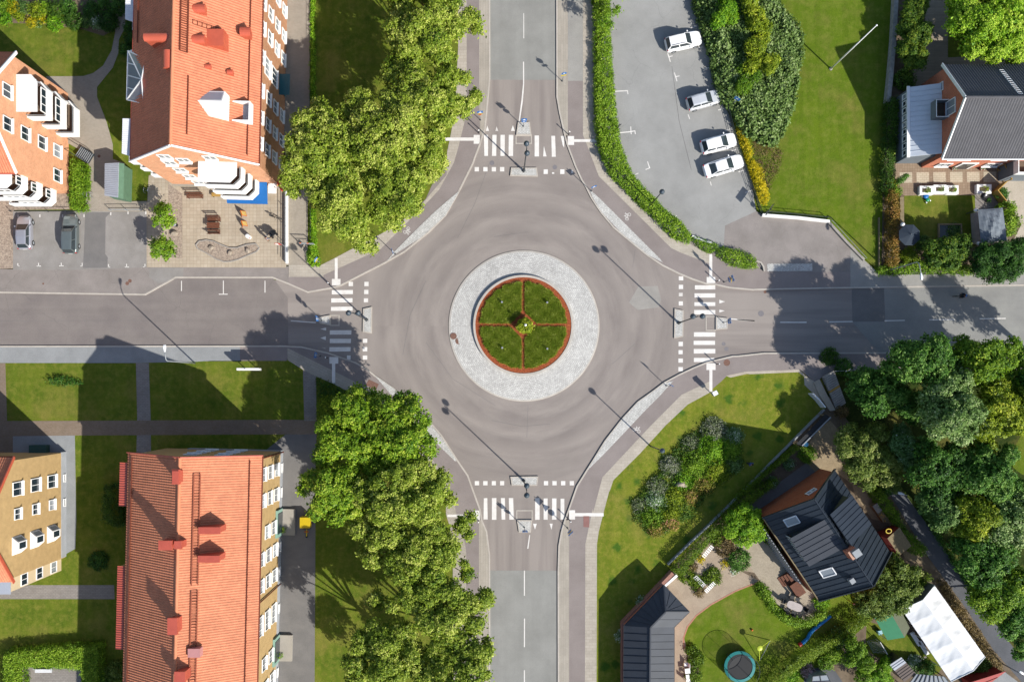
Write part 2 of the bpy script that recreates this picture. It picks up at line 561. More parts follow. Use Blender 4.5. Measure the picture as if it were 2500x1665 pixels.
def kerb(name, spec, w=0.18, top=0.137, m=None, closed=False):
    return struct(name, MB().ribbon(pts(spec), w, -0.05, top, closed), m or MAT['granite'])


GM = {}
GM['grass'] = grass_mat('lawn_grass', '#78862a', '#5a7220', '#8f903e')
GM['grass_lush'] = grass_mat('lush_grass', '#708620', '#5a761c', '#86903a', 0.22)
GM['grass_dry'] = grass_mat('dry_grass', '#93923a', '#738222', '#aca050', 0.4)
GM['grass_tuft'] = grass_mat('tufted_grass', '#87902e', '#6c8224', '#a09c44', 0.4, patch='#486f22')
GM['wood_shade_green'] = grass_mat('wood_shade_green', '#3c4f1c', '#2c3c16', '#4f5a28', 0.6)  # floor colour darkened to paint in the shade under the wood's trees
GM['junction'] = asphalt_junction()
GM['road_light'] = ground_mat('pale_road_asphalt', '#a9a9a4', '#9a9a95', 0.25, fine=0.1, streak=(0.7, 0.04, 0.07))
GM['road_east'] = ground_mat('grey_road_asphalt', '#a8a8a3', '#999996', 0.3, fine=0.1, streak=(0.04, 0.7, 0.07))
GM['road_west'] = ground_mat('west_road_asphalt', '#98908b', '#8c8481', 0.3, fine=0.12, streak=(0.05, 0.9, 0.07), crack=0.25)
GM['patch'] = ground_mat('patched_asphalt', '#8b8886', '#7f7d7c', 0.5, fine=0.1)
GM['patch_light'] = ground_mat('pale_patch', '#b4b0a9', '#a5a19b', 0.5, fine=0.1)
GM['cycle'] = ground_mat('cycle_path_asphalt', '#a39995', '#978d89', 0.3, fine=0.12, streak=None)
GM['walk_grey'] = ground_mat('grey_sidewalk_asphalt', '#aaadae', '#9c9fa0', 0.5, fine=0.14)
GM['walk_brown'] = ground_mat('brown_sidewalk_asphalt', '#a79f9a', '#958e89', 0.35, fine=0.14, crack=0.3)
GM['walk_light'] = ground_mat('pale_sidewalk', '#b3b1ab', '#a5a39e', 0.4, fine=0.12)
GM['parking'] = ground_mat('parking_asphalt', '#b1b1ae', '#a2a29f', 0.25, fine=0.1, crack=0.22)
GM['bay'] = ground_mat('parking_bay_asphalt', '#aaa6a2', '#98948f', 0.4, fine=0.12)
GM['yard'] = ground_mat('shaded_path_asphalt', '#8e8b88', '#807e7c', 0.5, fine=0.12)
GM['dark_path'] = ground_mat('dark_path_asphalt', '#6d6f74', '#62656a', 0.5, fine=0.1)
GM['pavers'] = paver_mat('pale_pavers', '#cfc6b8', '#c4bbad', '#aea596', 0.7, 0.35)
GM['strip'] = paver_mat('beige_strip', '#c3bbae', '#bbb3a6', '#b0a89b', 2.0, 0.30, math.pi / 2, 0.02)
GM['pavers_court'] = paver_mat('court_pavers', '#c2b8aa', '#b5ab9c', '#a19787', 0.22, 0.11)
GM['plaza'] = paver_mat('plaza_pavers', '#d3c5b0', '#c8b9a3', '#b3a48f', 0.42, 0.42, 0, 0.02, 0.0)
GM['pavers_diag'] = paver_mat('diagonal_pavers', '#c5bdaf', '#bbb3a5', '#a59d8f', 0.6, 0.3, 0.45)
GM['brick_path'] = paver_mat('brick_path', '#a08f80', '#93826f', '#857564', 0.22, 0.11)
GM['paver_path'] = paver_mat('grey_paver_path', '#aaa39c', '#9d968f', '#8d8780', 0.4, 0.2, 0, 0.02)
GM['sand'] = ground_mat('sandy_yard', '#b3a183', '#9d8b6d', 0.7, fine=0.2, fscale=6)
GM['gravel'] = ground_mat('gravel_path', '#bfae98', '#b09f8a', 0.8, fine=0.22, fscale=12)
GM['pale_gravel'] = ground_mat('pale_gravel', '#d2c7b6', '#c3b8a6', 0.6, fine=0.18, fscale=12)
GM['soil'] = ground_mat('garden_soil', '#8a7a66', '#6d5f4d', 1.0, fine=0.25, fscale=8)
GM['tile_path'] = paver_mat('garden_pavers', '#b29c85', '#a58f79', '#948068', 0.3, 0.3, 0, 0.02, 0.0)
GM['cream_tile'] = paver_mat('cream_slabs', '#e0d3ba', '#d8cbb3', '#b9a98f', 0.5, 0.25, 0, 0.02)
GM['patio'] = paver_mat('patio_setts', '#c9bda9', '#bbaf9b', '#a1957f', 0.2, 0.12, 0.5)
GM['deck'] = paver_mat('plank_deck', '#b8ab98', '#ab9e8b', '#8f8371', 3.0, 0.16, 0, 0.02)
GM['cobble'] = cobble_mat('granite_setts', '#e6e6e2', '#b0ada6')
GM['setts_ring'] = cobble_mat('ring_setts', '#e2e1dd', '#b3b0aa', pt(1279.5, 796), 0.2)
GM['bark_mulch'] = ground_mat('bark_mulch', '#b8633c', '#8a4426', 5.0, fine=0.6, fscale=9)
GM['paint'] = ground_mat('road_paint', '#f2efea', '#e3dfd9', 1.2, fine=0.05, fscale=12, bump=False, g=1.5)
GM['paint_worn'] = ground_mat('worn_road_paint', '#ece8e2', '#cdc7c1', 2.5, fine=0.12, fscale=10, bump=False, g=1.6)
GM['rust'] = plain('rusty_iron', '#8d6a5c', 0.8, 0.3, 6)
GM['iron'] = plain('cast_iron', '#8f8b8e', 0.7, 0.2, 6)
GM['rubble'] = ground_mat('river_stones', '#c5b5a3', '#97877a', 5.0, fine=0.4, fscale=7)

g_ = MB(); g_.sheet([(-420, -420), (420, -420), (420, 420), (-420, 420)], -0.06); struct('ground', g_, GM['grass'])
r_ = MB()
r_.sheet(pts('s 1150,-400 1400,-400 1400,330 1900,600 1900,660 2900,660 2900,900 1850,900 1550,1180 1420,1300 1420,2100 1130,2100 1130,1290 720,900 -500,870 -500,690 660,690 900,590 1100,330'), 0.0)
struct('junction_road', r_, GM['junction'])
sheet('north_road', ['a3 -25,-800 545,-800 545,660 -20,657'], 0.004, GM['road_light'])
sheet('south_road', ['d3 -25,650 560,650 560,2000 -25,2000'], 0.004, GM['road_light'])
sheet('west_road', ['b1 -1500,1050 1195,1065 1445,930 b2 220,930 345,1100 350,1560 b1 -1500,1510'], 0.004, GM['road_west'])
sheet('east_road', ['b4 940,1000 3500,960 3500,1590 1200,1590 945,1300'], 0.004, GM['road_east'])
sheet('road_patch', ['b4 940,1010 1205,1010 1215,1295 945,1297'], 0.008, GM['patch'])
sheet('patched_asphalt', ['b3 1205,1010 1365,1003 1393,1115 1370,1180 1200,1200 1130,1140'], 0.004, GM['patch_light'])

# --- lawns (the lowest raised sheets)
slab('north_west_lawn', 's 757,-260 1125,-260 a2 1760,400 1725,940 1690,1130 b2 1650,100 1460,330 1260,500 1095,590 880,710 725,785 612,840 530,838 512,780', 0.10, GM['grass'])
slab('courtyard_lawn', 's -300,-300 400,-300 400,150 a1 1290,1568 b1 1225,305 1040,305 a1 580,700 0,600 -600,600', 0.096, GM['grass'])
slab('south_west_lawn', 'c1 -900,280 50,282 1115,283 1600,276 2355,272 c2 345,262 470,340 700,440 945,575 1110,670 1340,925 1490,1115 1610,1300 1650,1480 d2 1650,190 1685,300 1708,480 1715,2000 d1 -900,2000', 0.10, GM['grass'])
slab('north_east_lawn', 'a3 1650,-900 1650,0 1700,120 1860,640 1930,870 2020,1200 2140,1540 b3 2220,425 b4 750,476 1055,790 1165,880 1180,820 1195,100 a4 1240,800 1290,-900', 0.10, GM['grass_lush'])
slab('south_east_lawn', 'd3 855,2000 858,430 905,200 c3 960,1340 990,1250 1600,630 1800,505 1930,390 2355,345 c4 0,378 510,350 560,400 555,470 620,540 735,650 d3 1460,640 1080,1090 1080,2000', 0.10, GM['grass_tuft'])
slab('garden_ground', 'c4 735,655 780,350 1300,330 3200,330 3200,3400 d3 1080,2000 1080,1090 1460,640', 0.094, GM['soil'])
slab('woodland_floor', 'c4 700,500 780,350 1300,335 3200,335 3200,3400 d4 2400,1700 2355,1400 2000,930 1800,630 1450,130 c4 1280,1250 1000,900 860,700', 0.097, GM['wood_shade_green'])
slab('east_garden_ground', 'a4 1290,-900 3200,-900 3200,1568 b4 3200,870 1180,880 1195,100 a4 1240,800', 0.094, GM['soil'])

# --- north-west pavements
K_NW = 'a2 2000,-800 2003,650 1985,850 1965,1060 1945,1112 1922,1190 1880,1300 b2 1865,0 1750,230 1640,425 1500,565 1300,725 1150,810 780,1000 707,1020 510,1055 350,985 220,935 b1 1445,935 1195,1075 0,1057 -1500,1045'
slab('cycle_path', 'a2 1995,-800 1998,650 1980,850 1960,1060 1945,1112 1922,1190 1880,1300 b2 1860,0 1745,230 1635,425 1495,565 1295,725 1145,810 780,1000 707,1020 510,1050 352,985 355,860 640,870 1085,650 1370,400 1480,290 a2 1540,1500 1660,1350 1710,1200 1780,900 1780,-800', 0.116, GM['cycle'])
slab('footway', 'a2 1745,-800 1815,-800 1815,930 1745,1220 1710,1340 1590,1560 b2 1520,290 1410,400 1105,705 640,915 640,930 355,930 355,833 515,833 610,838 720,783 870,703 1085,592 1250,502 1450,332 a2 1650,1440 1655,1250 1680,1130 1715,940 1745,400', 0.12, GM['pavers'])
slab('kerbside_strip', 'a2 1915,-800 2000,-800 2003,650 1985,850 1965,1060 1945,1112 1925,1112 1918,900', 0.124, GM['strip'])
slab('west_sidewalk', 'b2 353,845 353,985 220,935 b1 1445,935 1195,1072 0,1054 -1500,1042 -1500,870 0,868 690,868 1210,850', 0.117, GM['walk_brown'])
kerb('kerb_north_west', K_NW)
slab('paved_footpath', 's 676,-260 757,-260 a2 526,0 526,1000 b2 507,400 512,780 517,836 330,836 330,150', 0.108, GM['pavers_court'])
slab('plaza', 'b1 1208,852 1208,395 1225,100 1390,60 b2 335,60 332,855', 0.1185, GM['plaza'])
slab('courtyard_path', 'a1 380,632 560,632 690,630 770,605 850,545 920,420 948,280 955,80 1035,80 1030,230 980,330 975,440 930,560 800,720 800,800 880,1010 930,1190 930,1310 1030,1345 b1 1042,310 1228,310 1230,402 705,402 712,90 725,0 a1 720,1350 690,1250 560,1180 500,800', 0.112, GM['pavers_court'])
slab('parking_bays', 'b1 112,393 1215,396 1212,852 690,872 112,874', 0.1175, GM['bay'])
sheet('tarred_strip', ['b1 700,400 910,400 868,442 864,740 886,770 880,856 682,856'], 0.1225, GM['patch'])
slab('stone_strip', 'b1 -60,260 35,270 560,240 570,375 115,380 115,860 20,865 -60,860', 0.105, GM['rubble'])
slab('gravel_bed', 'b1 1385,165 1500,250 1500,780 1385,770', 0.124, GM['rubble'])
slab('border_soil', 'a1 -100,-100 1040,-100 940,20 930,260 850,300 640,235 480,225 330,200 0,195 -100,195', 0.104, GM['soil'])
sheet('light_patch', ['b1 1228,855 1508,855 1505,930 1300,985 1225,930'], 0.1215, GM['bay'])

# --- south-west pavements
K_SW = 'c1 -1500,157 2355,152 c2 345,154 460,160 570,185 680,210 760,238 900,287 1000,345 1060,395 1205,493 1363,642 1493,752 1605,882 1733,1082 1822,1212 1882,1380 1922,1490 d2 1937,235 1977,330 2001,520 2003,2000'
slab('grey_sidewalk', 'c1 -1500,159 1980,155 1980,272 1740,272 1600,280 1230,287 1115,290 50,290 -1500,290', 0.116, GM['walk_grey'])
slab('brown_sidewalk', 'c1 1974,155 2355,154 c2 345,157 460,163 570,188 680,213 760,240 900,290 1000,348 1060,398 1205,497 1360,645 1490,755 1602,885 1730,1085 1820,1215 1880,1383 1920,1493 d2 1930,235 1918,260 1918,2000 1770,2000 1770,480 1690,200 c2 1640,1300 1400,940 1100,600 880,500 470,290 345,245 335,272 c1 1974,272', 0.1165, GM['cycle'])
slab('diagonal_footway', 'c2 345,167 990,490 1080,570 1330,840 1480,1010 1620,1200 1700,1380 1725,1500 d2 1735,200 1800,420 1810,500 1810,2000 1710,2000 1700,480 1680,300 1645,190 c2 1645,1480 1600,1300 1480,1120 1330,930 1100,680 945,580 720,460 580,400 470,345 345,265', 0.12, GM['pavers_diag'])
slab('kerbside_strip', 'd2 1915,235 1937,235 1975,330 2000,520 2002,2000 1915,2000', 0.124, GM['strip'])
kerb('kerb_south_west', K_SW)
slab('cross_path', 'c1 1120,290 1225,290 1240,735 1245,1120 1122,1120 1130,735', 0.108, GM['paver_path'])
slab('long_path', 'c1 -900,765 300,765 2355,755 c2 480,757 580,760 580,875 0,876 c1 620,884 110,890 110,1040 -900,1040', 0.111, GM['brick_path'])
slab('side_path', 'c1 -900,290 48,292 62,770 -900,770', 0.1125, GM['brick_path'])
slab('steps_path', 'c2 472,345 580,402 582,765 482,765', 0.113, GM['paver_path'])
slab('building_sidewalk', 'c1 110,889 618,884 630,1568 d1 622,470 560,505 400,600 0,600 c1 110,1100', 0.106, GM['walk_grey'])
slab('service_path', 'c2 330,874 582,874 565,1568 d2 575,0 565,2000 120,2000 120,-300', 0.109, GM['yard'])
slab('back_path', 'd1 -600,770 500,768 940,768 945,882 -600,882', 0.107, GM['paver_path'])
slab('hedged_patio', 'd1 190,1440 670,1440 670,1900 190,1900', 0.106, GM['paver_path'])

# --- north-east pavements
K_NE = 'a3 535,-800 538,800 560,930 602,1115 622,1190 690,1370 740,1480 b3 775,190 822,285 900,403 1000,523 1150,648 1280,753 1400,833 1540,903 1650,948 1765,987 1840,992 1950,1017 2150,1036 b4 140,1034 700,1022 2355,997 4000,975'
slab('cycle_path', 'a3 620,-800 620,1190 692,1370 742,1480 b3 777,190 824,283 902,400 1002,520 1152,645 1282,750 1402,830 1542,900 1652,945 1767,984 1842,989 1952,1014 2152,1033 b4 140,1031 700,1019 928,1016 928,890 610,890 240,886 b3 2245,884 2180,857 2000,832 1815,752 1760,770 1540,665 1000,170 a3 1050,1568 900,1400 800,1120 800,-800', 0.116, GM['cycle'])
sheet('pale_cycle_path', ['a3 628,-800 752,-800 750,667 628,667'], 0.1205, GM['walk_light'])
slab('kerbside_strip', 'a3 537,-800 626,-800 626,1115 605,1115 562,930 540,800', 0.124, GM['strip'])
slab('footway', 'a3 750,-800 850,-800 858,1000 880,1180 920,1320 b3 1000,120 1070,180 1200,310 1500,610 1620,655 1760,735 1805,745 1792,822 1560,735 1475,695 880,105 a3 785,1200 750,1115', 0.122, GM['pavers'])
kerb('kerb_north_east', K_NE)
slab('parking_lot', 'a3 905,-800 1645,-800 1650,0 1700,120 1860,640 1930,870 2020,1200 2140,1540 b3 2172,395 1920,512 1910,680 1850,700 1600,620 1440,520 1280,330 1030,20 a3 960,1180 905,700', 0.108, GM['parking'])
slab('driveway', 'b3 2172,393 1915,510 1905,700 2170,800 2235,880 b4 240,900 928,900 932,703 750,480 210,424', 0.1105, GM['walk_brown'])
slab('east_sidewalk', 'b4 926,703 1040,792 1160,905 1270,912 1940,905 2060,950 2355,870 3800,850 3800,976 2355,994 926,1016', 0.1175, GM['walk_light'])
slab('cobbled_strip', 'b4 243,823 613,822 613,882 246,884', 0.13, GM['cobble'])
slab('cobbled_edge', 'b3 802,215 832,283 902,398 1052,558 1282,748 1404,812 1380,780 1200,600 1100,500 900,300 818,225', 0.14, GM['cobble'])
slab('cobbled_edge', 'b2 1750,228 1735,262 1640,428 1440,608 1225,745 1155,806 1230,715 1400,545 1560,390', 0.14, GM['cobble'])
slab('cobbled_edge', 'c2 1060,393 1220,503 1360,643 1490,760 1608,900 1733,1090 1720,1095 1560,940 1460,800 1330,650 1190,545', 0.14, GM['cobble'])
slab('cobbled_edge', 'c3 1492,437 1422,453 1322,528 1200,613 1077,748 933,932 853,1062 783,1172 900,1060 1100,850 1250,690 1380,560', 0.14, GM['cobble'])

# --- south-east pavements
K_SE = 'c4 3000,200 1200,208 220,211 0,235 c3 1980,236 1842,268 1760,290 1660,331 1540,387 1420,452 1322,527 1202,612 1077,747 932,932 852,1062 782,1172 702,1302 642,1472 d3 635,150 603,235 575,332 554,450 548,660 550,2000'
slab('cycle_path', 'c4 3000,203 1200,211 220,214 0,238 c3 1980,240 1842,271 1760,293 1660,334 1540,390 1422,456 1324,530 1204,615 1079,750 934,935 854,1065 784,1175 704,1305 645,1475 d3 638,150 630,240 630,2000 815,2000 815,430 870,250 c3 880,1510 950,1230 1350,820 1600,595 1810,505 1880,445 1930,397 2355,352 c4 520,352 640,450 700,400 780,352 1300,345 3000,345', 0.116, GM['cycle'])
slab('kerbside_strip', 'd3 603,235 636,235 636,2000 550,2000 549,660 556,450 577,332', 0.124, GM['strip'])
slab('footway', 'c3 1790,440 1560,550 1300,810 910,1225 835,1510 d3 830,140 770,430 765,2000 860,2000 865,430 880,330 915,190 965,0 c3 970,1340 1000,1250 1220,1030 1430,800 1610,630 1792,532', 0.122, GM['pavers'])
kerb('kerb_south_east', K_SE)
slab('gravel_edge', 'c3 1925,395 2080,362 2355,345 c4 110,360 505,345 560,395 650,455 700,560 740,640 620,540 550,470 545,400 500,365 100,382 c3 2100,378 1960,410', 0.119, GM['pale_gravel'])
slab('sandy_yard', 'c4 560,1000 640,860 760,760 880,900 900,1120 960,1360 1100,1568 d4 1240,260 1380,560 1540,600 1480,480 1100,0 940,-60 c4 800,1180 650,1195 570,1110', 0.104, GM['sand'])
slab('garden_drive', 'c4 570,1105 660,1195 200,1560 60,1560 100,1440 300,1300', 0.101, GM['yard'])
slab('garden_path', 'd3 1440,700 1560,640 1930,300 2330,700 d4 0,640 190,740 d3 2190,745 2000,820 1800,930 1680,1020 1610,1110 1580,1200 1600,1300 1660,1400 1680,2000 1490,2000 1490,1100', 0.1, GM['gravel'])
slab('patio', 'd4 -60,330 200,380 300,500 640,830 690,1010 560,1060 420,1000 290,900 230,780 190,740 0,470', 0.104, GM['patio'])
slab('garden_lawn', 'd3 2190,747 2000,822 1800,932 1680,1022 1610,1112 1582,1200 1602,1300 1700,1440 1720,2000 d4 60,2000 1200,960 1000,820 690,880 640,1020 560,1060 420,1000 290,900 230,780', 0.102, GM['grass_lush'])
slab('back_lawn', 'd4 1060,1060 1420,1180 1700,1420 1640,1500 1260,1420 1050,1300', 0.1, GM['grass'])
struct('brick_edging', MB().ribbon(pts('d3 2200,738 2000,818 1800,928 1680,1018 1608,1110 1576,1200 1580,1290'), 0.16, 0.0, 0.115), plain('edging_brick', '#c88f78', 0.9, 0.15, 4))
slab('woodland_path', 'c4 1150,1180 1300,1300 1400,1400 d4 1450,130 1600,330 1800,630 2000,930 2355,1400 2700,1800 2500,1800 2355,1590 2100,1300 1860,940 1560,530 1240,10', 0.104, GM['dark_path'])
slab('side_drive', 'd4 2180,1470 2300,1560 2500,1800 2000,1800 1930,1568', 0.103, GM['walk_grey'])
slab('meadow', 'c4 2200,1100 2330,880 3200,700 3200,1500 2330,1200', 0.1, GM['grass_lush'])

# --- gardens to the north-east
slab('house_terrace', 'a4 1300,1220 1500,1300 2200,1300 2230,1480 b4 2090,250 1370,265 1290,200', 0.104, GM['tile_path'])
slab('garden_deck', 'a4 1540,-300 1730,-300 1725,500 1700,560 1440,760 1440,520 1540,490', 0.103, GM['deck'])
slab('back_terrace', 'a4 1700,480 2700,420 2700,560 1690,560', 0.1015, GM['deck'])
slab('small_lawn', 'a4 1722,-300 2700,-300 2700,440 1990,525 1770,525 1728,490', 0.1, GM['grass'])
slab('enclosed_lawn', 'b4 1368,262 1950,262 1950,680 1900,700 1400,700 1368,600', 0.101, GM['grass'])
slab('gravel_drive', 'a4 2190,1420 2700,1420 2700,1568 b4 2700,640 2260,640 2330,500 2210,300 2140,200 2230,130', 0.102, GM['pale_gravel'])
slab('deck_strip', 'b4 1948,250 2100,250 2180,380 2220,660 1955,660', 0.103, GM['paver_path'])
for i, x in enumerate((1330, 1468, 1605, 1743, 1882, 2018)):
    slab('cream_slab', f'b4 {x},{75 - i} {x + 103},{73 - i} {x + 104},{158 - i} {x + 2},{160 - i}', 0.109, GM['cream_tile'])

# ================================================================ ROUNDABOUT ISLAND
RC = pt(1279.5, 796)


def ring(c, r, n=96):
    return [(c.x + r * math.cos(2 * math.pi * i / n), c.y + r * math.sin(2 * math.pi * i / n)) for i in range(n)]


def annulus(mb, c, r0, r1, z0, z1, n=128):
    vs, fs = [], []
    for i in range(n):
        a = 2 * math.pi * i / n
        for r, z in ((r1, -0.05), (r1, z1), (r0, z0), (r0, -0.05)):
            vs.append((c.x + r * math.cos(a), c.y + r * math.sin(a), z))
    for i in range(n):
        a, b = 4 * i, 4 * ((i + 1) % n)
        for k in range(3): fs.append((a + k, b + k, b + k + 1, a + k + 1))
    mb.add(vs, fs)


mb = MB(); annulus(mb, RC, 5.8, 8.88, 0.20, 0.09); struct('roundabout_apron', mb, GM['setts_ring'])
mb = MB(); annulus(mb, RC, 8.8, 9.02, 0.096, 0.07); struct('apron_kerb', mb, MAT['granite'])
IC = pt(1277.5, 795)
mb = MB(); annulus(mb, IC, 5.72, 5.98, 0.5, 0.5); struct('island_kerb', mb, MAT['granite'])
struct('island_mulch', MB().prism(ring(IC, 5.8), -0.05, 0.44), GM['bark_mulch'])

# ================================================================ TRAFFIC ISLANDS
def island(spec, m=None, top=0.15):
    P = pts(spec)
    struct('traffic_island', MB().prism(P, -0.02, top - 0.01), m or GM['cobble'])
    c = sum(P, Vector((0, 0, 0))) / len(P)
    Q = [c + (p - c) * (1 - 0.07 / (p - c).length) for p in P]
    struct('island_edge', MB().ribbon(Q, 0.14, -0.02, top, True), MAT['granite'])


island('a3 160,1385 372,1385 380,1450 153,1445')
island('a3 218,1008 312,1008 326,1112 204,1112')
island('b2 968,1190 1035,1177 1033,1393 965,1383')
island('b2 585,1266 693,1245 693,1325 610,1310')
island('b3 1505,1192 1572,1205 1570,1420 1501,1433')
island('b3 1842,1258 1938,1270 1935,1355 1842,1363')
island('c3 155,1225 383,1222 375,1292 165,1292')
island('d3 210,236 332,236 322,336 225,334')
for spec in ('a3 201,1116 326,1116 326,1180 201,1180', 'b2 696,1245 766,1245 766,1327 696,1327', 'b3 1762,1254 1838,1254 1838,1368 1762,1368', 'd3 207,158 333,158 333,233 207,233'):
    struct('crossing_frame', MB().ribbon(pts(spec), 0.13, -0.02, 0.03, True), MAT['granite'])

# ================================================================ PAINTED MARKINGS
def marks(name, z, items, m='paint'):
    mb = MB()
    for s_ in items: mb.sheet(pts(s_, z), z)
    return struct(name, mb, GM[m])


def rects(tile, *rr):
    return [f'{tile} {a},{c} {b},{c} {b},{d} {a},{d}' for a, b, c, d in rr]


ZR, ZP = 0.012, 0.1285
sq = lambda tile, xs, y0, y1, w=35: rects(tile, *[(x, x + w, y0, y1) for x in xs])
marks('crosswalk_north', ZR, ['a2 1955,1110 1990,1110 1990,1283 1960,1283', 'a2 2026,1110 2060,1110 2057,1283 2022,1283', 'a2 2092,1110 2128,1110 2126,1283 2092,1283', 'a2 2160,1110 2198,1110 2195,1283 2158,1283',
      'a3 354,1115 390,1115 390,1287 354,1287', 'a3 491,1118 522,1118 528,1290 495,1290', 'a3 568,1119 597,1119 597,1215 585,1195', 'a3 430,1200 452,1287 424,1287'])
marks('crosswalk_west', ZR, ['b2 707,1038 880,1037 880,1070 706,1073', 'b2 702,1105 877,1104 876,1138 702,1140', 'b2 700,1176 878,1172 878,1207 699,1208', 'b2 690,1368 868,1367 867,1402 690,1403',
      'b2 690,1437 865,1437 863,1472 690,1472', 'b2 688,1506 862,1505 860,1540 686,1542'])
marks('crosswalk_east', ZR, rects('b3', (1670, 1838, 998, 1032), (1667, 1838, 1064, 1099), (1666, 1838, 1137, 1168), (1664, 1838, 1201, 1237), (1662, 1838, 1383, 1420), (1660, 1836, 1453, 1487), (1661, 1838, 1520, 1558)) + rects('c3', (1662, 1830, 248, 282)))
marks('crosswalk_south', ZR, rects('d3', (3, 40, 55, 233), (358, 395, 56, 233), (428, 461, 58, 232), (497, 533, 58, 232), (567, 598, 60, 231)) + ['d3 77,55 110,55 113,232 83,232', 'd3 142,55 178,55 183,232 146,232', 'd2 1955,57 1984,55 1987,230 1953,230'])
marks('cycle_crossing', ZR, sq('a2', (1880, 1951, 2020, 2088), 1374, 1410) + sq('a3', (428, 564), 1393, 1431) + rects('a3', (497, 515, 1417, 1430), (655, 668, 1400, 1425)) +
      rects('b2', (974, 1009, 970, 1005), (972, 1007, 1036, 1070), (970, 1005, 1105, 1138), (962, 998, 1437, 1470), (960, 998, 1505, 1540), (845, 881, 970, 1005)) + rects('c2', (961, 998, 228, 262), (831, 861, 228, 263)) +
      rects('b3', (1538, 1575, 924, 958), (1538, 1574, 994, 1029), (1538, 1572, 1130, 1164), (1536, 1572, 1461, 1498), (1536, 1570, 1530, 1563)) + rects('c3', (1535, 1572, 253, 287), (1535, 1572, 323, 357)) +
      sq('c3', (430, 500, 571, 642), 1258, 1293) + sq('c3', (70, 2), 1258, 1293, 34) + sq('c2', (1881, 1950), 1258, 1293, 36))
marks('worn_markings', ZR, rects('b3', (1538, 1570, 1060, 1088)) + rects('d2', (1660, 1665, 190, 210)) + ['a2 2050,1078 2074,1078 2060,1040', 'c2 620,160 655,168 655,172 650,172', 'd3 580,265 575,310 563,310'], 'paint_worn')
marks('yield_triangles', ZR, ['a2 1971,1078 1998,1078 1984,1033', 'a2 2178,1078 2210,1078 2194,1030', 'b2 612,1357 660,1345 660,1369', 'b2 612,1430 658,1416 657,1448', 'b3 1918,1132 1871,1117 1871,1148', 'b3 1916,1207 1871,1198 1871,1221', 'd3 340,265 372,265 357,313', 'd3 477,265 502,265 493,315'])
marks('centre_lines', ZR, ['a3 262,112 267,112 268,318 262,318', 'a3 259,510 267,510 268,690 258,830 232,1004 222,1004 246,820 259,690', 'a3 262,-300 268,-300 268,-90 262,-90', 'b2 370,1285 575,1300 575,1308 370,1293', 'b3 1968,1270 2162,1286 2162,1294 1968,1278',
      'b4 0,1276 145,1286 145,1294 0,1284', 'b4 352,1297 568,1297 570,1307 352,1306', 'b4 757,1294 948,1291 948,1300 757,1304', 'b4 1210,1285 1376,1282 1376,1290 1210,1294', 'b4 1577,1277 1787,1275 1787,1284 1577,1286', 'b4 1990,1268 2205,1266 2205,1274 1990,1277', 'b4 2400,1264 2600,1262 2600,1270 2400,1272',
      'd3 310,358 317,358 303,470 293,470', 'd3 266,650 274,650 274,856 266,856', 'd3 267,1043 275,1043 274,1278 266,1278', 'd3 266,1468 274,1468 274,1690 266,1690'])
marks('tactile_crossing', ZP, rects('a2', (1872, 1922, 1110, 1183), (1640, 1872, 1132, 1158)) + rects('a3', (627, 678, 1120, 1193), (678, 868, 1146, 1168)) + rects('b2', (707, 778, 946, 998), (731, 755, 775, 946)) + rects('c2', (687, 760, 241, 295), (708, 735, 295, 460)) +
      rects('b3', (1767, 1838, 930, 980), (1789, 1813, 742, 930)) + rects('c3', (1765, 1840, 292, 347), (1789, 1814, 347, 525)) + rects('d3', (637, 686, 155, 231), (686, 921, 178, 205)) + rects('d2', (1872, 1922, 157, 235), (1655, 1872, 190, 211)))
zb = 0.121
marks('parking_marks', zb, rects('b1', (145, 152, 420, 440), (323, 332, 418, 440), (511, 519, 418, 440), (686, 694, 418, 440), (143, 150, 817, 843), (143, 160, 838, 843), (313, 320, 815, 843), (301, 336, 838, 844), (500, 506, 814, 843), (486, 522, 836, 842), (672, 678, 815, 842), (660, 678, 838, 843)) , 'paint')
marks('parking_marks', zb + 0.005, rects('b1', (905, 914, 400, 423), (1047, 1056, 393, 415), (1193, 1202, 393, 415), (888, 895, 825, 852), (888, 905, 847, 852), (1036, 1043, 823, 850), (1025, 1060, 846, 852), (1187, 1194, 823, 850), (1175, 1194, 845, 850)), 'paint')
marks('street_parking_marks', ZR, rects('b1', (1487, 1494, 962, 1045), (1831, 1838, 960, 1068), (1797, 1870, 1068, 1075), (2173, 2180, 960, 1058)))
zl = 0.112
marks('parking_lot_marks', zl, ['a3 1007,749 1112,744 1120,744 1124,775 1117,775 1114,752 1007,757', 'a3 1040,1090 1142,1080 1140,1042 1147,1042 1148,1079 1180,1073 1185,1103 1178,1104 1174,1081 1149,1087 1151,1105 1144,1105 1143,1088 1040,1098',
      'a3 1278,1328 1284,1328 1304,1383 1266,1398 1264,1392 1294,1380', 'a3 1443,440 1449,438 1459,465 1488,460 1489,465 1461,471 1472,510 1466,512', 'a3 1498,600 1504,598 1515,628 1544,624 1545,629 1517,635 1527,670 1521,672',
      'a3 1748,565 1800,552 1801,558 1750,571', 'a3 1860,904 1910,890 1911,897 1861,910', 'a3 1920,1072 1965,1058 1966,1064 1921,1079', 'a3 1970,1240 2008,1226 2009,1233 1972,1246', 'a3 2028,1410 2075,1396 2076,1402 2029,1417', 'a3 1794,1495 1800,1494 1808,1525 1803,1527',
      'a3 1640,228 1686,214 1687,220 1641,234', 'a3 1695,395 1732,384 1733,390 1696,401', 'b3 2083,235 2130,219 2131,226 2085,241', 'b3 1172,92 1205,76 1207,81 1174,97', 'a3 1612,944 1617,942 1630,978 1625,980', 'b3 1505,440 1520,422 1523,426 1509,444'])


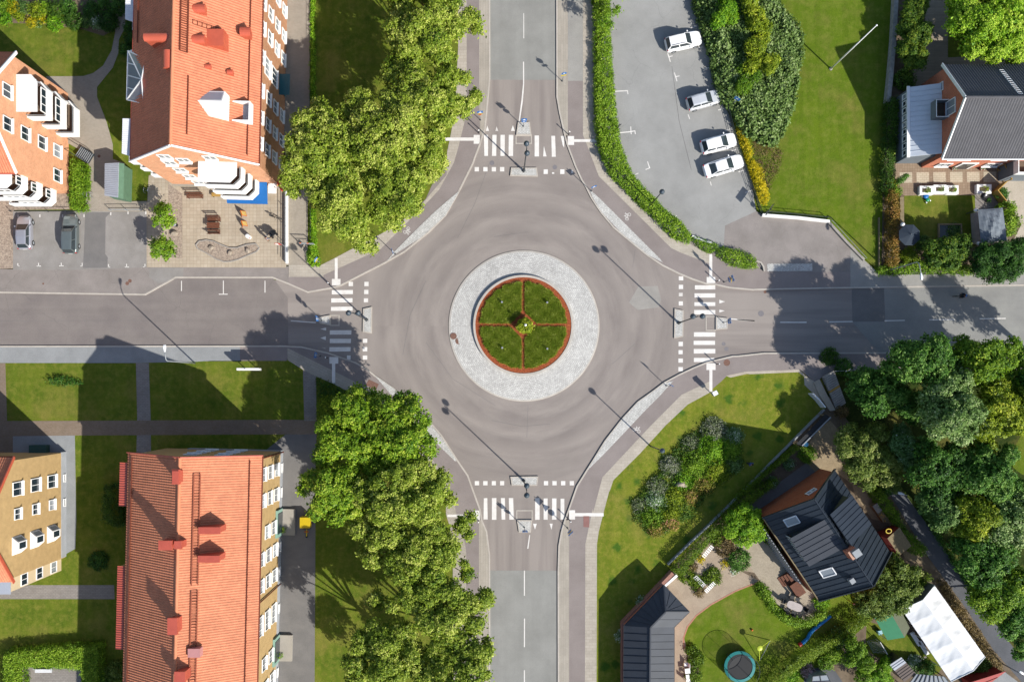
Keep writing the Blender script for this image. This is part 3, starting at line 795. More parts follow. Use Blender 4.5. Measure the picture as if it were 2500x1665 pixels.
seam = MB()
for spec in ('b2 2000,0 1880,330 1740,610', 'b2 1480,960 1350,1240 1290,1568', 'c2 1480,120 1700,420 2050,640', 'c3 0,760 250,810 480,790', 'c3 300,640 290,900', 'b3 20,600 300,560', 'b1 0,1290 2355,1285 b2 300,1290', 'b3 1160,850 1180,700', 'c3 990,300 1180,130', 'b4 930,700 928,1020', 'a3 1100,0 1130,700 1180,1330', 'b3 1440,100 1500,350 1560,520', 'a3 1480,550 1540,1000 1640,1400'):
    seam.ribbon(pts(spec), .035, .0, .1225 if spec[:2] in ('a3', 'b4') and '1100' not in spec[:12] and '930,700' not in spec else .0065)
struct('road_seam', seam, GM['patch'])


def bike_mark(tile, cx, cy, rot, s_=1.0):
    """painted bicycle pictogram"""
    c = at(tile, cx, cy); z = ZP
    R = Matrix.Rotation(rot, 2)
    pl = lambda x, y: (c.x + (R @ Vector((x, y)))[0] * s_, c.y + (R @ Vector((x, y)))[1] * s_)
    mb = MB()
    for wx in (-0.27, 0.27):
        n = 20
        for i in range(n):
            a, b = 2 * math.pi * i / n, 2 * math.pi * (i + 1) / n
            q_ = [pl(wx + r * math.cos(t) * 0.95, r * math.sin(t) - 0.12) for r, t in ((0.2, a), (0.2, b), (0.155, b), (0.155, a))]
            mb.sheet(q_, z)
    for a, b in (((-0.27, -0.12), (-0.08, 0.2)), ((-0.08, 0.2), (0.2, 0.2)), ((0.27, -0.12), (0.16, 0.32)), ((-0.27, -0.12), (0.0, -0.1)), ((0.0, -0.1), (0.19, 0.2)), ((-0.0, -0.1), (-0.12, 0.3)), ((-0.2, 0.3), (-0.05, 0.3)), ((0.1, 0.34), (0.28, 0.34))):
        d = Vector(b) - Vector(a); n_ = Vector((-d.y, d.x)).normalized() * 0.022
        mb.sheet([pl(*(Vector(a) + n_)), pl(*(Vector(a) - n_)), pl(*(Vector(b) - n_)), pl(*(Vector(b) + n_))], z + 0.0006 * (len(mb.f) % 7))
    struct('cycle_symbol', mb, GM['paint'])


bike_mark('b2', 1328, 555, math.radians(-135), 1.05)
bike_mark('b3', 1113, 433, math.radians(62), 1.05)
bike_mark('c3', 1192, 835, math.radians(-20), 1.05)
sheet('red_patch', ['d3 755,203 803,203 803,296 755,293'], ZP + 0.003, plain('red_tactile', '#a27872', 0.9, 0.1, 4))
sheet('rusty_plate', ['c2 1012,425 1093,463 1068,515 985,470'], ZP, GM['rust'])


def manhole(tile, x, y, r, z, m='rust'):
    c = at(tile, x, y, z)
    mb = MB(); R = r / 3.3643 * G
    mb.lathe([(R, -0.004), (R, 0.003), (R * 0.88, 0.003), (R * 0.86, 0.0), (0.01, 0.001)], (c.x, c.y, z), 24)
    struct('manhole_cover', mb, GM[m])


for a in (('b1', 1067, 962, 15, 0.121), ('b1', 1045, 983, 15, 0.121), ('b2', 1706, 1415, 27, 0.135), ('b2', 1748, 1455, 27, 0.118), ('a2', 2022, 1340, 20, 0.006, 'iron'), ('b4', 195, 1230, 24, 0.006, 'iron'), ('c3', 1907, 133, 16, 0.006, 'iron'),
          ('c3', 1930, 175, 18, 0.006, 'iron'), ('c3', 1933, 287, 27, 0.121), ('b1', 355, 985, 8, 0.121), ('a1', 813, 1285, 13, 0.116), ('b4', 228, 1053, 12, 0.006), ('a3', 520, 1375, 19, 0.006, 'iron')):
    manhole(*a)
# ================================================================ VEGETATION
LM = {
    'lime': leaf_mat('lime_leaves', '#4c6f16', '#94a832', '#c6cd66'),
    'maple': leaf_mat('maple_leaves', '#3b6a10', '#86a820', '#bccb48'),
    'dark': leaf_mat('dark_leaves', '#29501a', '#56872a', '#8fb254'),
    'grey': leaf_mat('grey_leaves', '#3b6426', '#7a9a4e', '#b4c688'),
    'olive': leaf_mat('olive_leaves', '#43601a', '#7f933a', '#b6bd70'),
    'gold': leaf_mat('yellow_green_leaves', '#54720c', '#9aac22', '#c9cc45'),
    'fresh': leaf_mat('fresh_leaves', '#4c8410', '#93bd24', '#c3dc4c'),
    'hedge': leaf_mat('hedge_leaves', '#47720f', '#87ac26', '#b2cc48'),
    'clipped': leaf_mat('clipped_leaves', '#3c5f0c', '#77921c', '#93a830'),
    'juniper': leaf_mat('juniper_needles', '#46652c', '#7b974e', '#a2b578'),
    'broom': leaf_mat('broom_flowers', '#7d8a12', '#ddc414', '#f6e02a'),
    'red_hedge': leaf_mat('reddish_leaves', '#5b5a18', '#9a7a34', '#c08a4a'),
    'lavender': leaf_mat('lavender_haze', '#566a40', '#86916a', '#a5a59c'),
    'rosy': leaf_mat('rosy_leaves', '#5f7220', '#a2943c', '#d89c7c'),
    'white_flower': leaf_mat('white_flowers', '#4f7a34', '#8aa872', '#f0f3ec'),
    'pink_flower': leaf_mat('pink_flowers', '#6a7a3c', '#d6a8b0', '#f0ccd0'),
    'brown': leaf_mat('brown_scrub', '#5c5034', '#8a7548', '#a08c58'),
    'blade': leaf_mat('grass_blades', '#7a9a2c', '#b2c24a', '#ccd67c', trans=0.2),
    'conifer': leaf_mat('conifer_needles', '#2e5216', '#56781e', '#86972c'),
}


def unit(v):
    return v / np.maximum(1e-6, np.linalg.norm(v, axis=1, keepdims=True))


def leaf_faces(C, N, S, asp=0.62, droop=None):
    """kite-shaped leaves: centres C, facing N, lengths S"""
    n = len(C)
    t = unit(np.cross(N, rng.normal(size=(n, 3))))
    b = np.cross(N, t)
    S = S[:, None]
    V = np.empty((n, 4, 3))
    V[:, 0] = C + t * S * 0.5; V[:, 1] = C + b * S * asp * 0.5 + N * S * 0.1
    V[:, 2] = C - t * S * 0.5; V[:, 3] = C - b * S * asp * 0.5 + N * S * 0.1
    return V.reshape(-1, 3), np.arange(n * 4).reshape(n, 4)


def clumps(centres, outward, tint0, per, leaf, sig, up=0.55, outw=0.5, jit=0.6, flat=0.8):
    m = len(centres)
    off = np.clip(rng.normal(size=(m, per, 3)), -2, 2) * sig
    off[:, :, 2] *= flat
    C = (centres[:, None, :] + off).reshape(-1, 3)
    O = np.repeat(outward, per, 0)
    N = unit(O * outw + np.array([0, 0, up]) + rng.normal(size=C.shape) * jit)
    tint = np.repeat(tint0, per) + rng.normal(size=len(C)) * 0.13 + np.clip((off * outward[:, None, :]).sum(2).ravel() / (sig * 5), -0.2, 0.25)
    S = leaf * rng.uniform(0.7, 1.35, len(C))
    return C, N, S, np.clip(tint, 0, 1)


def lobe_cloud(lobes, spacing=0.5, per=11, leaf=0.24, sig=None, tint=0.5, zmin=-0.35, depth=0.3, sq=0.85):
    out = []
    for (x, y, z, r) in lobes:
        n = max(10, int(3.0 * math.pi * r * r / spacing ** 2 * 0.9))
        d = unit(rng.normal(size=(n * 2, 3)))
        d = d[d[:, 2] > zmin][:n]
        ph = rng.uniform(0, 6.28, 3)
        lump = 0.09 * (np.sin(d[:, 0] * 5 + ph[0]) + np.sin(d[:, 1] * 6 + ph[1]) + np.sin(d[:, 2] * 5 + ph[2]))
        rad = r * (1.0 + lump - depth * rng.uniform(0, 1, len(d)) ** 1.6)
        C = np.array([x, y, z]) + d * rad[:, None] * np.array([1, 1, sq])
        tt = tint + rng.normal() * 0.07 + rng.normal(size=len(d)) * 0.14
        out.append(clumps(C, d, tt, per, leaf, sig or spacing * 0.36))
    return [np.concatenate(k) for k in zip(*out)]


def bough_cloud(L, rs, spacing, per, leaf, tint):
    """every mass is broken up into leafy boughs with dark gaps between them"""
    out = []
    for (x, y, z, r) in L:
        n = int(2.6 * (r / rs) ** 2) + 4
        d = unit(rng.normal(size=(n * 3, 3))); d = d[d[:, 2] > -0.25][:n]
        k = rng.uniform(0.5, 1.0, len(d)) ** 0.6
        tt = tint + rng.normal() * 0.05
        for dd, kk in zip(d, k):
            rr = rs * rng.uniform(0.6, 1.15) * min(1, r / rs * 0.8)
            c = np.array([x, y, z]) + dd * np.array([1, 1, 0.8]) * max(0, r - rr * 0.75) * kk
            m = max(8, int(1.5 * math.pi * rr * rr / spacing ** 2))
            e = unit(rng.normal(size=(m * 3, 3)) + dd * 0.7 + np.array([0, 0, 0.5]))[:m]
            C = c + e * rr * rng.uniform(0.7, 1.05, len(e))[:, None]
            out.append(clumps(C, e, tt + rng.normal() * 0.14 + rng.normal(size=len(C)) * 0.08, per, leaf, spacing * 0.3, up=0.35, outw=0.85, jit=0.4))
    return [np.concatenate(q) for q in zip(*out)]


def foliage(name, cloud, m, parent, asp=0.62):
    C, N, S, t = cloud
    V, F = leaf_faces(C, N, S, asp)
    return mesh_np(name, V, F, LM[m], parent, t)


def tree(label, m, lobes, ztop, group=None, name='tree', cat='tree', spacing=0.5, per=11, leaf=0.24, tint=0.5, trunk=0.28, dome=0.55, depth=0.3):
    """lobes: surveyed (x, y, r) of the masses seen in the crown; the first is the highest"""
    px = np.array([l[0] for l in lobes], float); py = np.array([l[1] for l in lobes], float)
    wt = np.array([l[2] ** 2 for l in lobes], float)
    cx, cy = (px * wt).sum() / wt.sum(), (py * wt).sum() / wt.sum()
    span = max(math.hypot(l[0] - cx, l[1] - cy) + l[2] for l in lobes)
    L = []
    for (x, y, r) in lobes:
        d = math.hypot(x - cx, y - cy) / span
        rr = r * G * 0.9
        z = ztop - rr * 0.85 - dome * (d ** 1.7) * ztop * 0.75 + random.uniform(-0.35, 0.35)
        z = max(rr * 0.5 + 0.8, z)
        p = pt(x, y, z)
        L.append((p.x, p.y, z, rr * 1.06 * (H - z) / H))
    base = pt(cx, cy, ztop * 0.6); base.z = 0.05
    root = thing(name, label, cat, base, 0, group)
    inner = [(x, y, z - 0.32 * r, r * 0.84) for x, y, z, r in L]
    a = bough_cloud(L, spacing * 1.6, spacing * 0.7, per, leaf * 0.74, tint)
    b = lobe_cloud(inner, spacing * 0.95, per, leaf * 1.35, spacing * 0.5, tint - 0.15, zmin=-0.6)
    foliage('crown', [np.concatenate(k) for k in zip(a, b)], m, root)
    mb = MB()
    top = max(l[2] for l in L)
    h0 = min(2.6, ztop * 0.25)
    mb.tube([(base.x, base.y, -0.05), (base.x + 0.05, base.y, h0), (base.x, base.y + 0.1, (h0 + top) / 2), (base.x + 0.1, base.y, top)], [trunk * 1.25, trunk, trunk * 0.6, trunk * 0.15], 8)
    for x, y, z, r in L:
        m0 = Vector((base.x, base.y, h0 + (z - h0) * 0.25))
        e = Vector((x, y, z + r * 0.25)); mid = (m0 + e) / 2 + Vector((0, 0, 0.25 * r))
        if (e - m0).length > 0.5: mb.tube([m0, mid, e], [trunk * 0.42, trunk * 0.26, 0.02], 5, cap=False)
    mb.build('trunk', MAT['bark'], root, smooth=True)
    return root


def lobes(spec):
    return [tuple(float(k) for k in w.split(',')) for w in spec.split()]


GL = 'lime trees on the lawn beside the brick apartment house'
tree('broad yellow-green lime tree closest to the brick apartment house corner', 'lime', lobes('784,372,60 735,350,42 722,400,38 760,430,45 820,340,48 790,300,40 705,440,24 745,300,34 715,462,20 812,400,50 780,262,26'), 13.5, GL, name='lime_tree', tint=0.6)
tree('middle yellow-green lime tree of the group, touching the bend of the cycle path', 'lime', lobes('942,330,60 900,290,45 985,290,46 1000,350,46 950,385,45 880,250,35 1045,375,40 1062,330,28 1074,392,22 900,362,50 858,275,35'), 13.5, GL, name='lime_tree', tint=0.6)
tree('lime tree whose lowest branch hangs over the mown grass corner by the zebra crossing', 'lime', lobes('840,480,52 790,472,42 872,430,50 812,520,32 770,440,36 862,540,42 884,588,30 905,602,16 835,556,25 800,545,22'), 12.5, GL, name='lime_tree', tint=0.6)
tree('lime tree leaning over the cycle path north-west of the island', 'lime', lobes('950,452,56 1000,440,45 1038,420,36 990,490,40 930,510,45 958,542,26 1008,502,24 1068,405,20 1020,395,40'), 12.5, GL, name='lime_tree', tint=0.58)
tree('lime tree with a loose side branch reaching the blue sign on the kerb', 'lime', lobes('1010,205,50 962,172,40 1050,240,45 1090,190,34 1000,262,45 1100,250,30 1130,262,26 1156,240,22 1080,282,35 960,240,40 1132,190,18'), 13, GL, name='lime_tree', tint=0.55)
tree('lime tree with a darker branch reaching towards the north road', 'lime', lobes('1020,65,50 970,75,38 1070,42,45 1060,100,40 1110,62,34 1150,45,28 1165,75,14 1000,122,45 1080,142,34 980,22,40'), 13, GL, name='lime_tree', tint=0.52)
tree('lime tree cut off by the top edge of the picture', 'lime', lobes('1010,-60,60 960,-30,40 1060,-30,45 1000,-120,60 1080,-90,40 1105,2,26'), 13, GL, name='lime_tree', tint=0.52)

GS = 'street trees along the south-west lawn'
tree('deep green maple with upright pale columns beside the flight of steps', 'maple', lobes('862,1010,45 822,1080,42 800,1050,34 872,960,26 840,990,28 790,1112,35 870,1090,45 900,1040,36'), 12.5, GS, name='maple_tree', tint=0.5)
tree('maple overhanging the diagonal footway south-west of the island', 'maple', lobes('960,1022,50 930,985,30 985,982,32 1010,1020,38 1020,1060,26 1040,1030,13 940,1070,45 990,1080,38 965,1112,46 912,1125,42 1012,1122,34 1045,1085,22 1013,978,12 905,965,16 1052,1105,10'), 12.5, GS, name='maple_tree', tint=0.52)
tree('maple spreading towards the yellow trailer', 'maple', lobes('802,1180,40 762,1170,28 745,1195,18 830,1210,40 790,1230,30 770,1250,20 850,1160,40 820,1260,24 860,1240,34'), 12, GS, name='maple_tree', tint=0.5)
tree('large pale-topped lime tree opposite the south crossing', 'lime', lobes('950,1182,56 900,1202,45 1000,1162,45 1030,1150,35 1060,1200,34 1080,1165,22 1096,1216,20 1000,1230,50 940,1250,45 880,1290,28 920,1310,34 960,1300,40 1040,1250,40'), 13.5, GS, name='lime_tree', tint=0.58)
tree('lime tree with two small sprays hanging over the south cycle path', 'lime', lobes('1020,1342,50 1060,1300,40 970,1372,40 1080,1360,38 910,1365,26 890,1350,16 1000,1402,40 1060,1402,34 1100,1330,26 1130,1285,22 1152,1262,12 1145,1308,12 1140,1402,18 1135,1375,10'), 12.5, GS, name='lime_tree', tint=0.48)
tree('lime tree touching the kerb of the pale south road', 'lime', lobes('1050,1460,45 1000,1460,34 1100,1450,40 1130,1482,40 1180,1465,28 1194,1448,10 920,1465,26 955,1480,18 1090,1520,45 1160,1520,28 1050,1520,40'), 12.5, GS, name='lime_tree', tint=0.46)
tree('lime tree at the bottom edge nearest the service path', 'lime', lobes('940,1580,55 890,1572,40 868,1622,34 980,1560,45 905,1535,24 940,1642,50 1000,1612,50 872,1662,34 940,1720,50'), 13, GS, name='lime_tree', tint=0.52)
tree('lime tree at the bottom edge leaning out over the south road', 'lime', lobes('1090,1590,55 1050,1640,45 1130,1570,40 1168,1602,34 1193,1590,14 1190,1568,12 1150,1650,40 1100,1662,50 1188,1645,12 1080,1730,50'), 13, GS, name='lime_tree', tint=0.52)

GE = 'trees in the wooded corner south of the east road'
K = dict(spacing=0.48, per=10, leaf=0.24)
tree('dark green tree with a yellowing branch on the kerb of the shaded east road', 'dark', lobes('2240,872,42 2200,862,28 2280,852,40 2220,900,40 2270,900,45 2310,882,38 2165,900,22 2215,842,13 2296,832,17'), 12, GE, tint=0.5, **K)
tree('bright green tree at the road edge in the far right corner of the wood', 'maple', lobes('2400,872,44 2362,862,38 2440,882,45 2470,852,28 2390,902,45 2492,872,22 2350,835,16 2480,920,40 2430,845,20'), 12, GE, tint=0.35, **K)
tree('grey-green poplar with pale leaf clusters in the middle of the wood', 'grey', lobes('2320,1020,50 2280,1000,40 2360,1000,45 2310,960,45 2350,1050,40 2290,1040,34 2390,1030,34 2340,930,40 2270,962,28'), 13.5, GE, tint=0.55, **K)
tree('dark tree hanging over the concrete garden steps', 'dark', lobes('2130,972,36 2092,950,27 2140,992,30 2112,922,26 2160,942,35 2190,962,35 2082,918,12 2220,982,40 2235,1012,28'), 8.5, GE, tint=0.45, **K)
tree('yellow-green tree on the right edge next to the bright meadow', 'gold', lobes('2440,992,45 2470,1030,38 2430,952,40 2410,1042,34 2490,972,34 2400,1082,32'), 12, GE, tint=0.35, **K)
tree('olive-green apple tree with bare twigs above the sandy yard', 'olive', lobes('2110,1092,40 2080,1062,30 2140,1062,35 2062,1100,20 2100,1140,40 2150,1120,38 2170,1160,34 2122,1178,22 2060,1076,22 2182,1190,16 2190,1132,22'), 6.5, name='apple_tree', tint=0.5, spacing=0.42, per=9, leaf=0.2, trunk=0.18)
tree('elder bush tree covered with cream flower heads', 'white_flower', lobes('2205,1085,30 2215,1112,28 2200,1055,22 2228,1132,24'), 7, name='elder_tree', tint=0.12, **K)
tree('very dark tree beside the bend of the narrow dark path', 'dark', lobes('2280,1132,45 2250,1162,34 2320,1162,40 2290,1192,40 2330,1112,34 2262,1092,28'), 11, GE, tint=0.3, **K)
tree('mid-green tree in the wood below the grey-green poplar', 'dark', lobes('2400,1122,45 2440,1152,40 2380,1172,40 2462,1112,28 2352,1142,30 2430,1192,40 2482,1192,30'), 11.5, GE, tint=0.6, **K)
tree('blue-green tree next to the path lamp', 'grey', lobes('2285,1232,36 2262,1212,22 2320,1252,40 2300,1272,28 2342,1222,30'), 9.5, GE, tint=0.3, **K)
tree('yellowish tree across the dark path from the navy house', 'gold', lobes('2370,1242,42 2405,1262,40 2382,1292,34 2422,1232,34 2345,1290,22'), 11, GE, tint=0.3, **K)
tree('pale green tree on the right edge level with the navy house', 'grey', lobes('2460,1262,45 2490,1232,34 2440,1302,40 2492,1302,40'), 11.5, GE, tint=0.5, **K)
tree('dark green tree across the path from the garden shed', 'dark', lobes('2390,1342,42 2420,1372,45 2362,1382,25 2400,1402,40 2450,1352,40 2342,1332,20'), 11, GE, tint=0.45, **K)
tree('tree with light leaf sprays opposite the white party tent', 'maple', lobes('2410,1432,42 2392,1462,30 2450,1452,45 2430,1492,34 2490,1422,40'), 10, GE, tint=0.3, **K)
tree('tree on the lower right edge beside the path', 'dark', lobes('2482,1512,34 2510,1482,40 2462,1540,20 2512,1562,34 2492,1592,18'), 9.5, GE, tint=0.5, **K)

tree('spreading fresh green maple behind the dark-roofed brick house', 'fresh', lobes('2400,62,55 2360,42,40 2450,82,50 2430,122,34 2380,110,34 2340,62,26 2480,130,30 2350,0,40 2460,22,50 2370,125,16 2490,62,40 2400,-40,50'), 8, name='maple_tree', tint=0.62, spacing=0.48, per=11, leaf=0.24)
tree('round bright green ball-crowned tree beside the gravel garden drive', 'fresh', lobes('1820,1285,34 1795,1270,26 1842,1265,26 1850,1300,26 1815,1315,26 1785,1295,20 1820,1245,20'), 4.2, name='ball_tree', tint=0.35, spacing=0.36, per=10, leaf=0.16, trunk=0.1)
tree('tangled dark green tree between the navy house and the white tent', 'olive', lobes('2160,1440,45 2120,1450,36 2200,1430,38 2220,1410,26 2150,1480,36 2110,1480,24 2190,1470,34 2230,1440,20 2140,1400,30 2195,1390,22 2235,1395,16 2180,1370,20'), 5.5, tint=0.3, spacing=0.4, per=10, leaf=0.2)
tree('multi-stemmed shrub tree with glossy leaves right of the goal hedge', 'hedge', lobes('2095,1590,26 2115,1620,24 2080,1570,18 2110,1655,24 2075,1610,18'), 3.6, tint=0.3, spacing=0.36, per=9, leaf=0.17, trunk=0.08)
tree('bright shrub tree in front of the small grey-roofed shed', 'fresh', lobes('2150,1640,22 2165,1620,18 2130,1655,18 2160,1665,20'), 3, tint=0.3, spacing=0.36, per=9, leaf=0.16, trunk=0.08)
for i, (lb, lo) in enumerate((('upper slim sapling in the stone bed beside the plaza', '398,528,18 385,512,13 412,512,12 415,540,12 382,540,11 405,550,10 395,500,8'),
                              ('lower slim sapling in the stone bed beside the plaza', '392,605,18 375,595,12 412,598,13 405,620,13 378,620,11 395,585,9 420,612,8'))):
    tree(lb, 'hedge', lobes(lo), 3.9, 'saplings in the plaza stone bed', name='sapling', tint=0.45, spacing=0.4, per=7, leaf=0.2, trunk=0.06, depth=0.6)
tree('straggly young tree growing out of the long roadside hedge', 'hedge', lobes('1480,42,14 1500,28,10 1508,22,6 1470,55,12 1490,60,8'), 4.5, name='young_tree', tint=0.35, spacing=0.5, per=6, leaf=0.18, trunk=0.06, depth=0.6)


# ---------------------------------------------------------------- hedges, beds and shrubs with a traced outline
def inside(poly, q):
    P = np.array([(p[0], p[1]) for p in poly]); n = len(P)
    r = np.zeros(len(q), bool); j = n - 1
    for i in range(n):
        a, b = P[i], P[j]
        c = ((a[1] > q[:, 1]) != (b[1] > q[:, 1])) & (q[:, 0] < (b[0] - a[0]) * (q[:, 1] - a[1]) / (b[1] - a[1] + 1e-12) + a[0])
        r ^= c; j = i
    return r


def edge_dist(poly, q):
    P = np.array([(p[0], p[1]) for p in poly]); d = np.full(len(q), 1e9)
    for i in range(len(P)):
        a, b = P[i], P[(i + 1) % len(P)]; ab = b - a
        t = np.clip(((q - a) @ ab) / (ab @ ab + 1e-12), 0, 1)
        d = np.minimum(d, np.linalg.norm(q - (a + t[:, None] * ab), axis=1))
    return d


def bed_cloud(poly, h, spacing=0.28, per=8, leaf=0.13, tint=0.5, rough=0.2, soft=0.3, lump=0.8, base=0.05, jit=0.6):
    P = np.array([(p[0], p[1]) for p in poly])
    lo, hi = P.min(0), P.max(0)
    n = int((hi - lo).prod() / spacing ** 2 * 2.6); leaf *= 1.1; per += 2
    q = rng.uniform(lo, hi, (n, 2)); q = q[inside(poly, q)]
    d = edge_dist(poly, q)
    ph = rng.uniform(0, 6.28, 4)
    bump = np.sin(q[:, 0] * lump * 2 + ph[0]) * np.sin(q[:, 1] * lump * 2.3 + ph[1]) + 0.6 * np.sin(q[:, 0] * lump * 4.1 + q[:, 1] * lump * 3 + ph[2])
    prof = np.sqrt(np.clip(d / max(soft, 1e-3), 0.03, 1))
    z = base + h * prof * (1 + rough * 0.35 * bump - rough * rng.uniform(0, 1, len(q)) ** 1.5)
    C = np.column_stack([q, z])
    O = np.tile([0, 0, 1.0], (len(C), 1))
    A = clumps(C, O, tint + bump * 0.08 + rng.normal(size=len(C)) * 0.13, per, leaf, spacing * 0.5, jit=jit)
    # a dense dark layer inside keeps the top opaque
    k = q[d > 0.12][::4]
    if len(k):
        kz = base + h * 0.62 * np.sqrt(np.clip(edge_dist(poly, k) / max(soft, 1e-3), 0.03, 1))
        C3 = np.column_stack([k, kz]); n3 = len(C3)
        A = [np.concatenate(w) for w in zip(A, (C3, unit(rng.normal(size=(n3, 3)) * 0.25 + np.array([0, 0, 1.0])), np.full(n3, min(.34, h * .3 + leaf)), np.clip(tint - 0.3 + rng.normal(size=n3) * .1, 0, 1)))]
    # the flanks
    per_ = []
    m = len(P)
    for i in range(m):
        a, b = P[i], P[(i + 1) % m]; L = np.linalg.norm(b - a)
        k = int(L * h / spacing ** 2 * 0.8)
        if k:
            t = rng.uniform(0, 1, k)[:, None]
            nrm = np.array([b[1] - a[1], a[0] - b[0]]) / max(L, 1e-6)
            pp = a + t * (b - a) + rng.normal(size=(k, 2)) * 0.07
            per_.append(np.column_stack([pp, base + rng.uniform(0, h * 0.8, k)]))
    if per_:
        C2 = np.concatenate(per_)
        cen = P.mean(0)
        O2 = unit(np.column_stack([C2[:, :2] - cen, np.zeros(len(C2))]))
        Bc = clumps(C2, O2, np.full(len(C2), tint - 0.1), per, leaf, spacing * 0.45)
        A = [np.concatenate(k) for k in zip(A, Bc)]
    return A


def bed(name, label, cat, spec, h, m, group=None, kind=None, stems=False, zf=0.8, **kw):
    poly = pts(spec, h * zf)
    o = foliage(name, bed_cloud(poly, h, **kw), m, None)
    return tag(o, label, cat, group, kind)


def blob(name, label, cat, x, y, r, h, m, group=None, n=9, **kw):
    """a rounded shrub: surveyed centre and radius"""
    spec = 's ' + ' '.join(f'{x + r * random.uniform(0.86, 1.1) * math.cos(6.283 * i / n):.1f},{y + r * random.uniform(0.86, 1.1) * math.sin(6.283 * i / n):.1f}' for i in range(n))
    kw.setdefault('soft', r * G * 0.8); kw.setdefault('spacing', 0.26); kw.setdefault('leaf', 0.13)
    return bed(name, label, cat, spec, h, m, group, **kw)


bed('hedge', 'long bright green hedge between the cycle path and the car park', 'hedge', 'a3 838,-80 850,300 852,600 857,1000 882,1180 922,1310 b3 1002,110 1072,170 1202,300 1500,598 1622,650 1635,580 1555,480 1440,392 1358,300 1205,150 1110,0 a3 1102,1300 1056,1180 1030,1000 1002,700 985,500 974,300 968,-80', 1.15, 'hedge', spacing=0.26, per=9, leaf=0.13, rough=0.22, soft=0.25, tint=0.52)
bed('hedge', 'short gappy hedge piece with brown soil at the car park corner', 'hedge', 'b3 1640,612 1760,720 1850,705 1850,655 1760,640 1690,612', 0.8, 'hedge', spacing=0.28, tint=0.4, rough=0.4)
bed('hedge', 'low hedge piece ending at the curved kerb beside the driveway', 'hedge', 'b3 1862,700 1900,690 2050,720 2160,770 2185,850 2080,852 1980,825 1858,750', 0.8, 'hedge', spacing=0.28, tint=0.5, rough=0.4)
bed('hedge', 'clipped sunlit hedge running along the garden side of the white boundary fence', 'hedge', 'd3 1490,650 1560,690 1900,300 c3 2280,1330 2355,1240 c4 60,1370 300,1160 520,990 480,970 0,1400 c3 2330,1130 d3 1900,200', 2.0, 'clipped', spacing=0.26, per=8, leaf=0.11, rough=0.15, soft=0.25, tint=0.4)
bed('hedge', 'tall clipped hedge crossing the gardens diagonally below the blue play tunnel', 'hedge', 'r3 20,1640 250,1400 480,1215 850,1000 1300,745 1455,672 1475,715 1330,838 880,1125 520,1348 330,1500 200,1640', 1.9, 'clipped', spacing=0.25, per=9, leaf=0.11, rough=0.1, soft=0.2, tint=0.6)
bed('hedge', 'short clipped hedge end between the tangled tree and the dark path', 'hedge', 'd4 1480,740 1590,690 1605,720 1500,800', 1.9, 'clipped', spacing=0.27, per=8, leaf=0.12, rough=0.15, tint=0.65)
bed('hedge', 'U-shaped thick hedge round the small paved seating place', 'hedge', 'd1 35,1700 30,1360 60,1310 400,1280 640,1260 830,1262 832,1700 690,1700 668,1460 200,1440 190,1700', 1.5, 'hedge', spacing=0.26, per=9, leaf=0.12, rough=0.12, tint=0.55)
bed('hedge', 'narrow hedge of mixed green and russet leaves along the walled garden', 'hedge', 'b4 1245,210 1320,230 1335,330 1320,600 1325,830 1245,830 1250,500', 1.6, 'red_hedge', tint=0.5, rough=0.3)
bed('hedge', 'dark ivy-like hedge beside the grey wall of the white-roofed annexe', 'hedge', 'a4 1240,800 1330,810 1318,1100 1300,1250 1285,1568 1200,1560 1210,1250 1222,1000', 1.4, 'conifer', tint=0.35, rough=0.3)
bed('hedge', 'sunlit low hedge along the pavement below the walled garden', 'hedge', 'b4 1165,900 1170,850 1330,825 1500,800 1940,845 1938,905 1500,885 1300,905', 0.9, 'hedge', tint=0.4, rough=0.3)
bed('hedge', 'green roadside hedge between the navy house and the dark path', 'hedge', 'd4 1090,0 1180,-20 1290,130 1400,330 1560,480 1545,530 1450,510 1400,420 1330,290 1200,150', 1.6, 'hedge', tint=0.35, rough=0.3)
bed('hedge', 'loose curved hedge bordering the round lawn below the patio', 'hedge', 'd4 170,760 250,790 300,900 350,980 430,1030 560,1060 690,990 750,990 740,1030 600,1110 500,1125 400,1080 300,980 200,860', 1.1, 'hedge', tint=0.45, rough=0.3)
bed('scrub', 'strip of dry brown scrub between the white tent and the dark path', 'scrub', 'd4 1640,730 1720,760 1830,920 1960,1120 2160,1400 2180,1480 2090,1480 2000,1300 1800,1000', 0.5, 'brown', tint=0.5, rough=0.5)
bed('hedge', 'leafy green bank on the wood side of the dark path', 'hedge', 'd4 1490,110 1600,180 1700,420 1900,700 2040,900 2020,950 1850,680 1650,370', 1.0, 'dark', tint=0.55, rough=0.5)
bed('hedge', 'planted strip with a thin fence line along the paved footpath', 'hedge', 'a2 535,0 562,0 560,1000 535,1000', 0.5, 'fresh', tint=0.45, rough=0.4, spacing=0.22)
bed('hedge', 'bushy end of the planted strip behind the blue parking sign', 'hedge', 'b2 535,370 562,380 570,560 575,720 605,800 600,832 545,835 515,800 510,720 535,640', 0.6, 'fresh', tint=0.42, rough=0.4, spacing=0.22)
bed('hedge', 'row of green bushes against the lower end wall of the left brick house', 'hedge', 'a1 590,1310 680,1340 700,1400 712,1568 b1 712,0 718,180 700,380 620,385 575,340 570,220 585,100 585,0 a1 582,1500', 1.1, 'hedge', tint=0.42, rough=0.4, lump=1.2)
bed('hedge', 'dense dark column hedge beside the red balcony roof', 'hedge', 'c1 850,1310 930,1295 985,1330 990,1500 985,1568 d1 990,160 985,280 920,300 850,250 832,150 c1 832,1500', 2.6, 'conifer', tint=0.35, rough=0.15, soft=0.6)

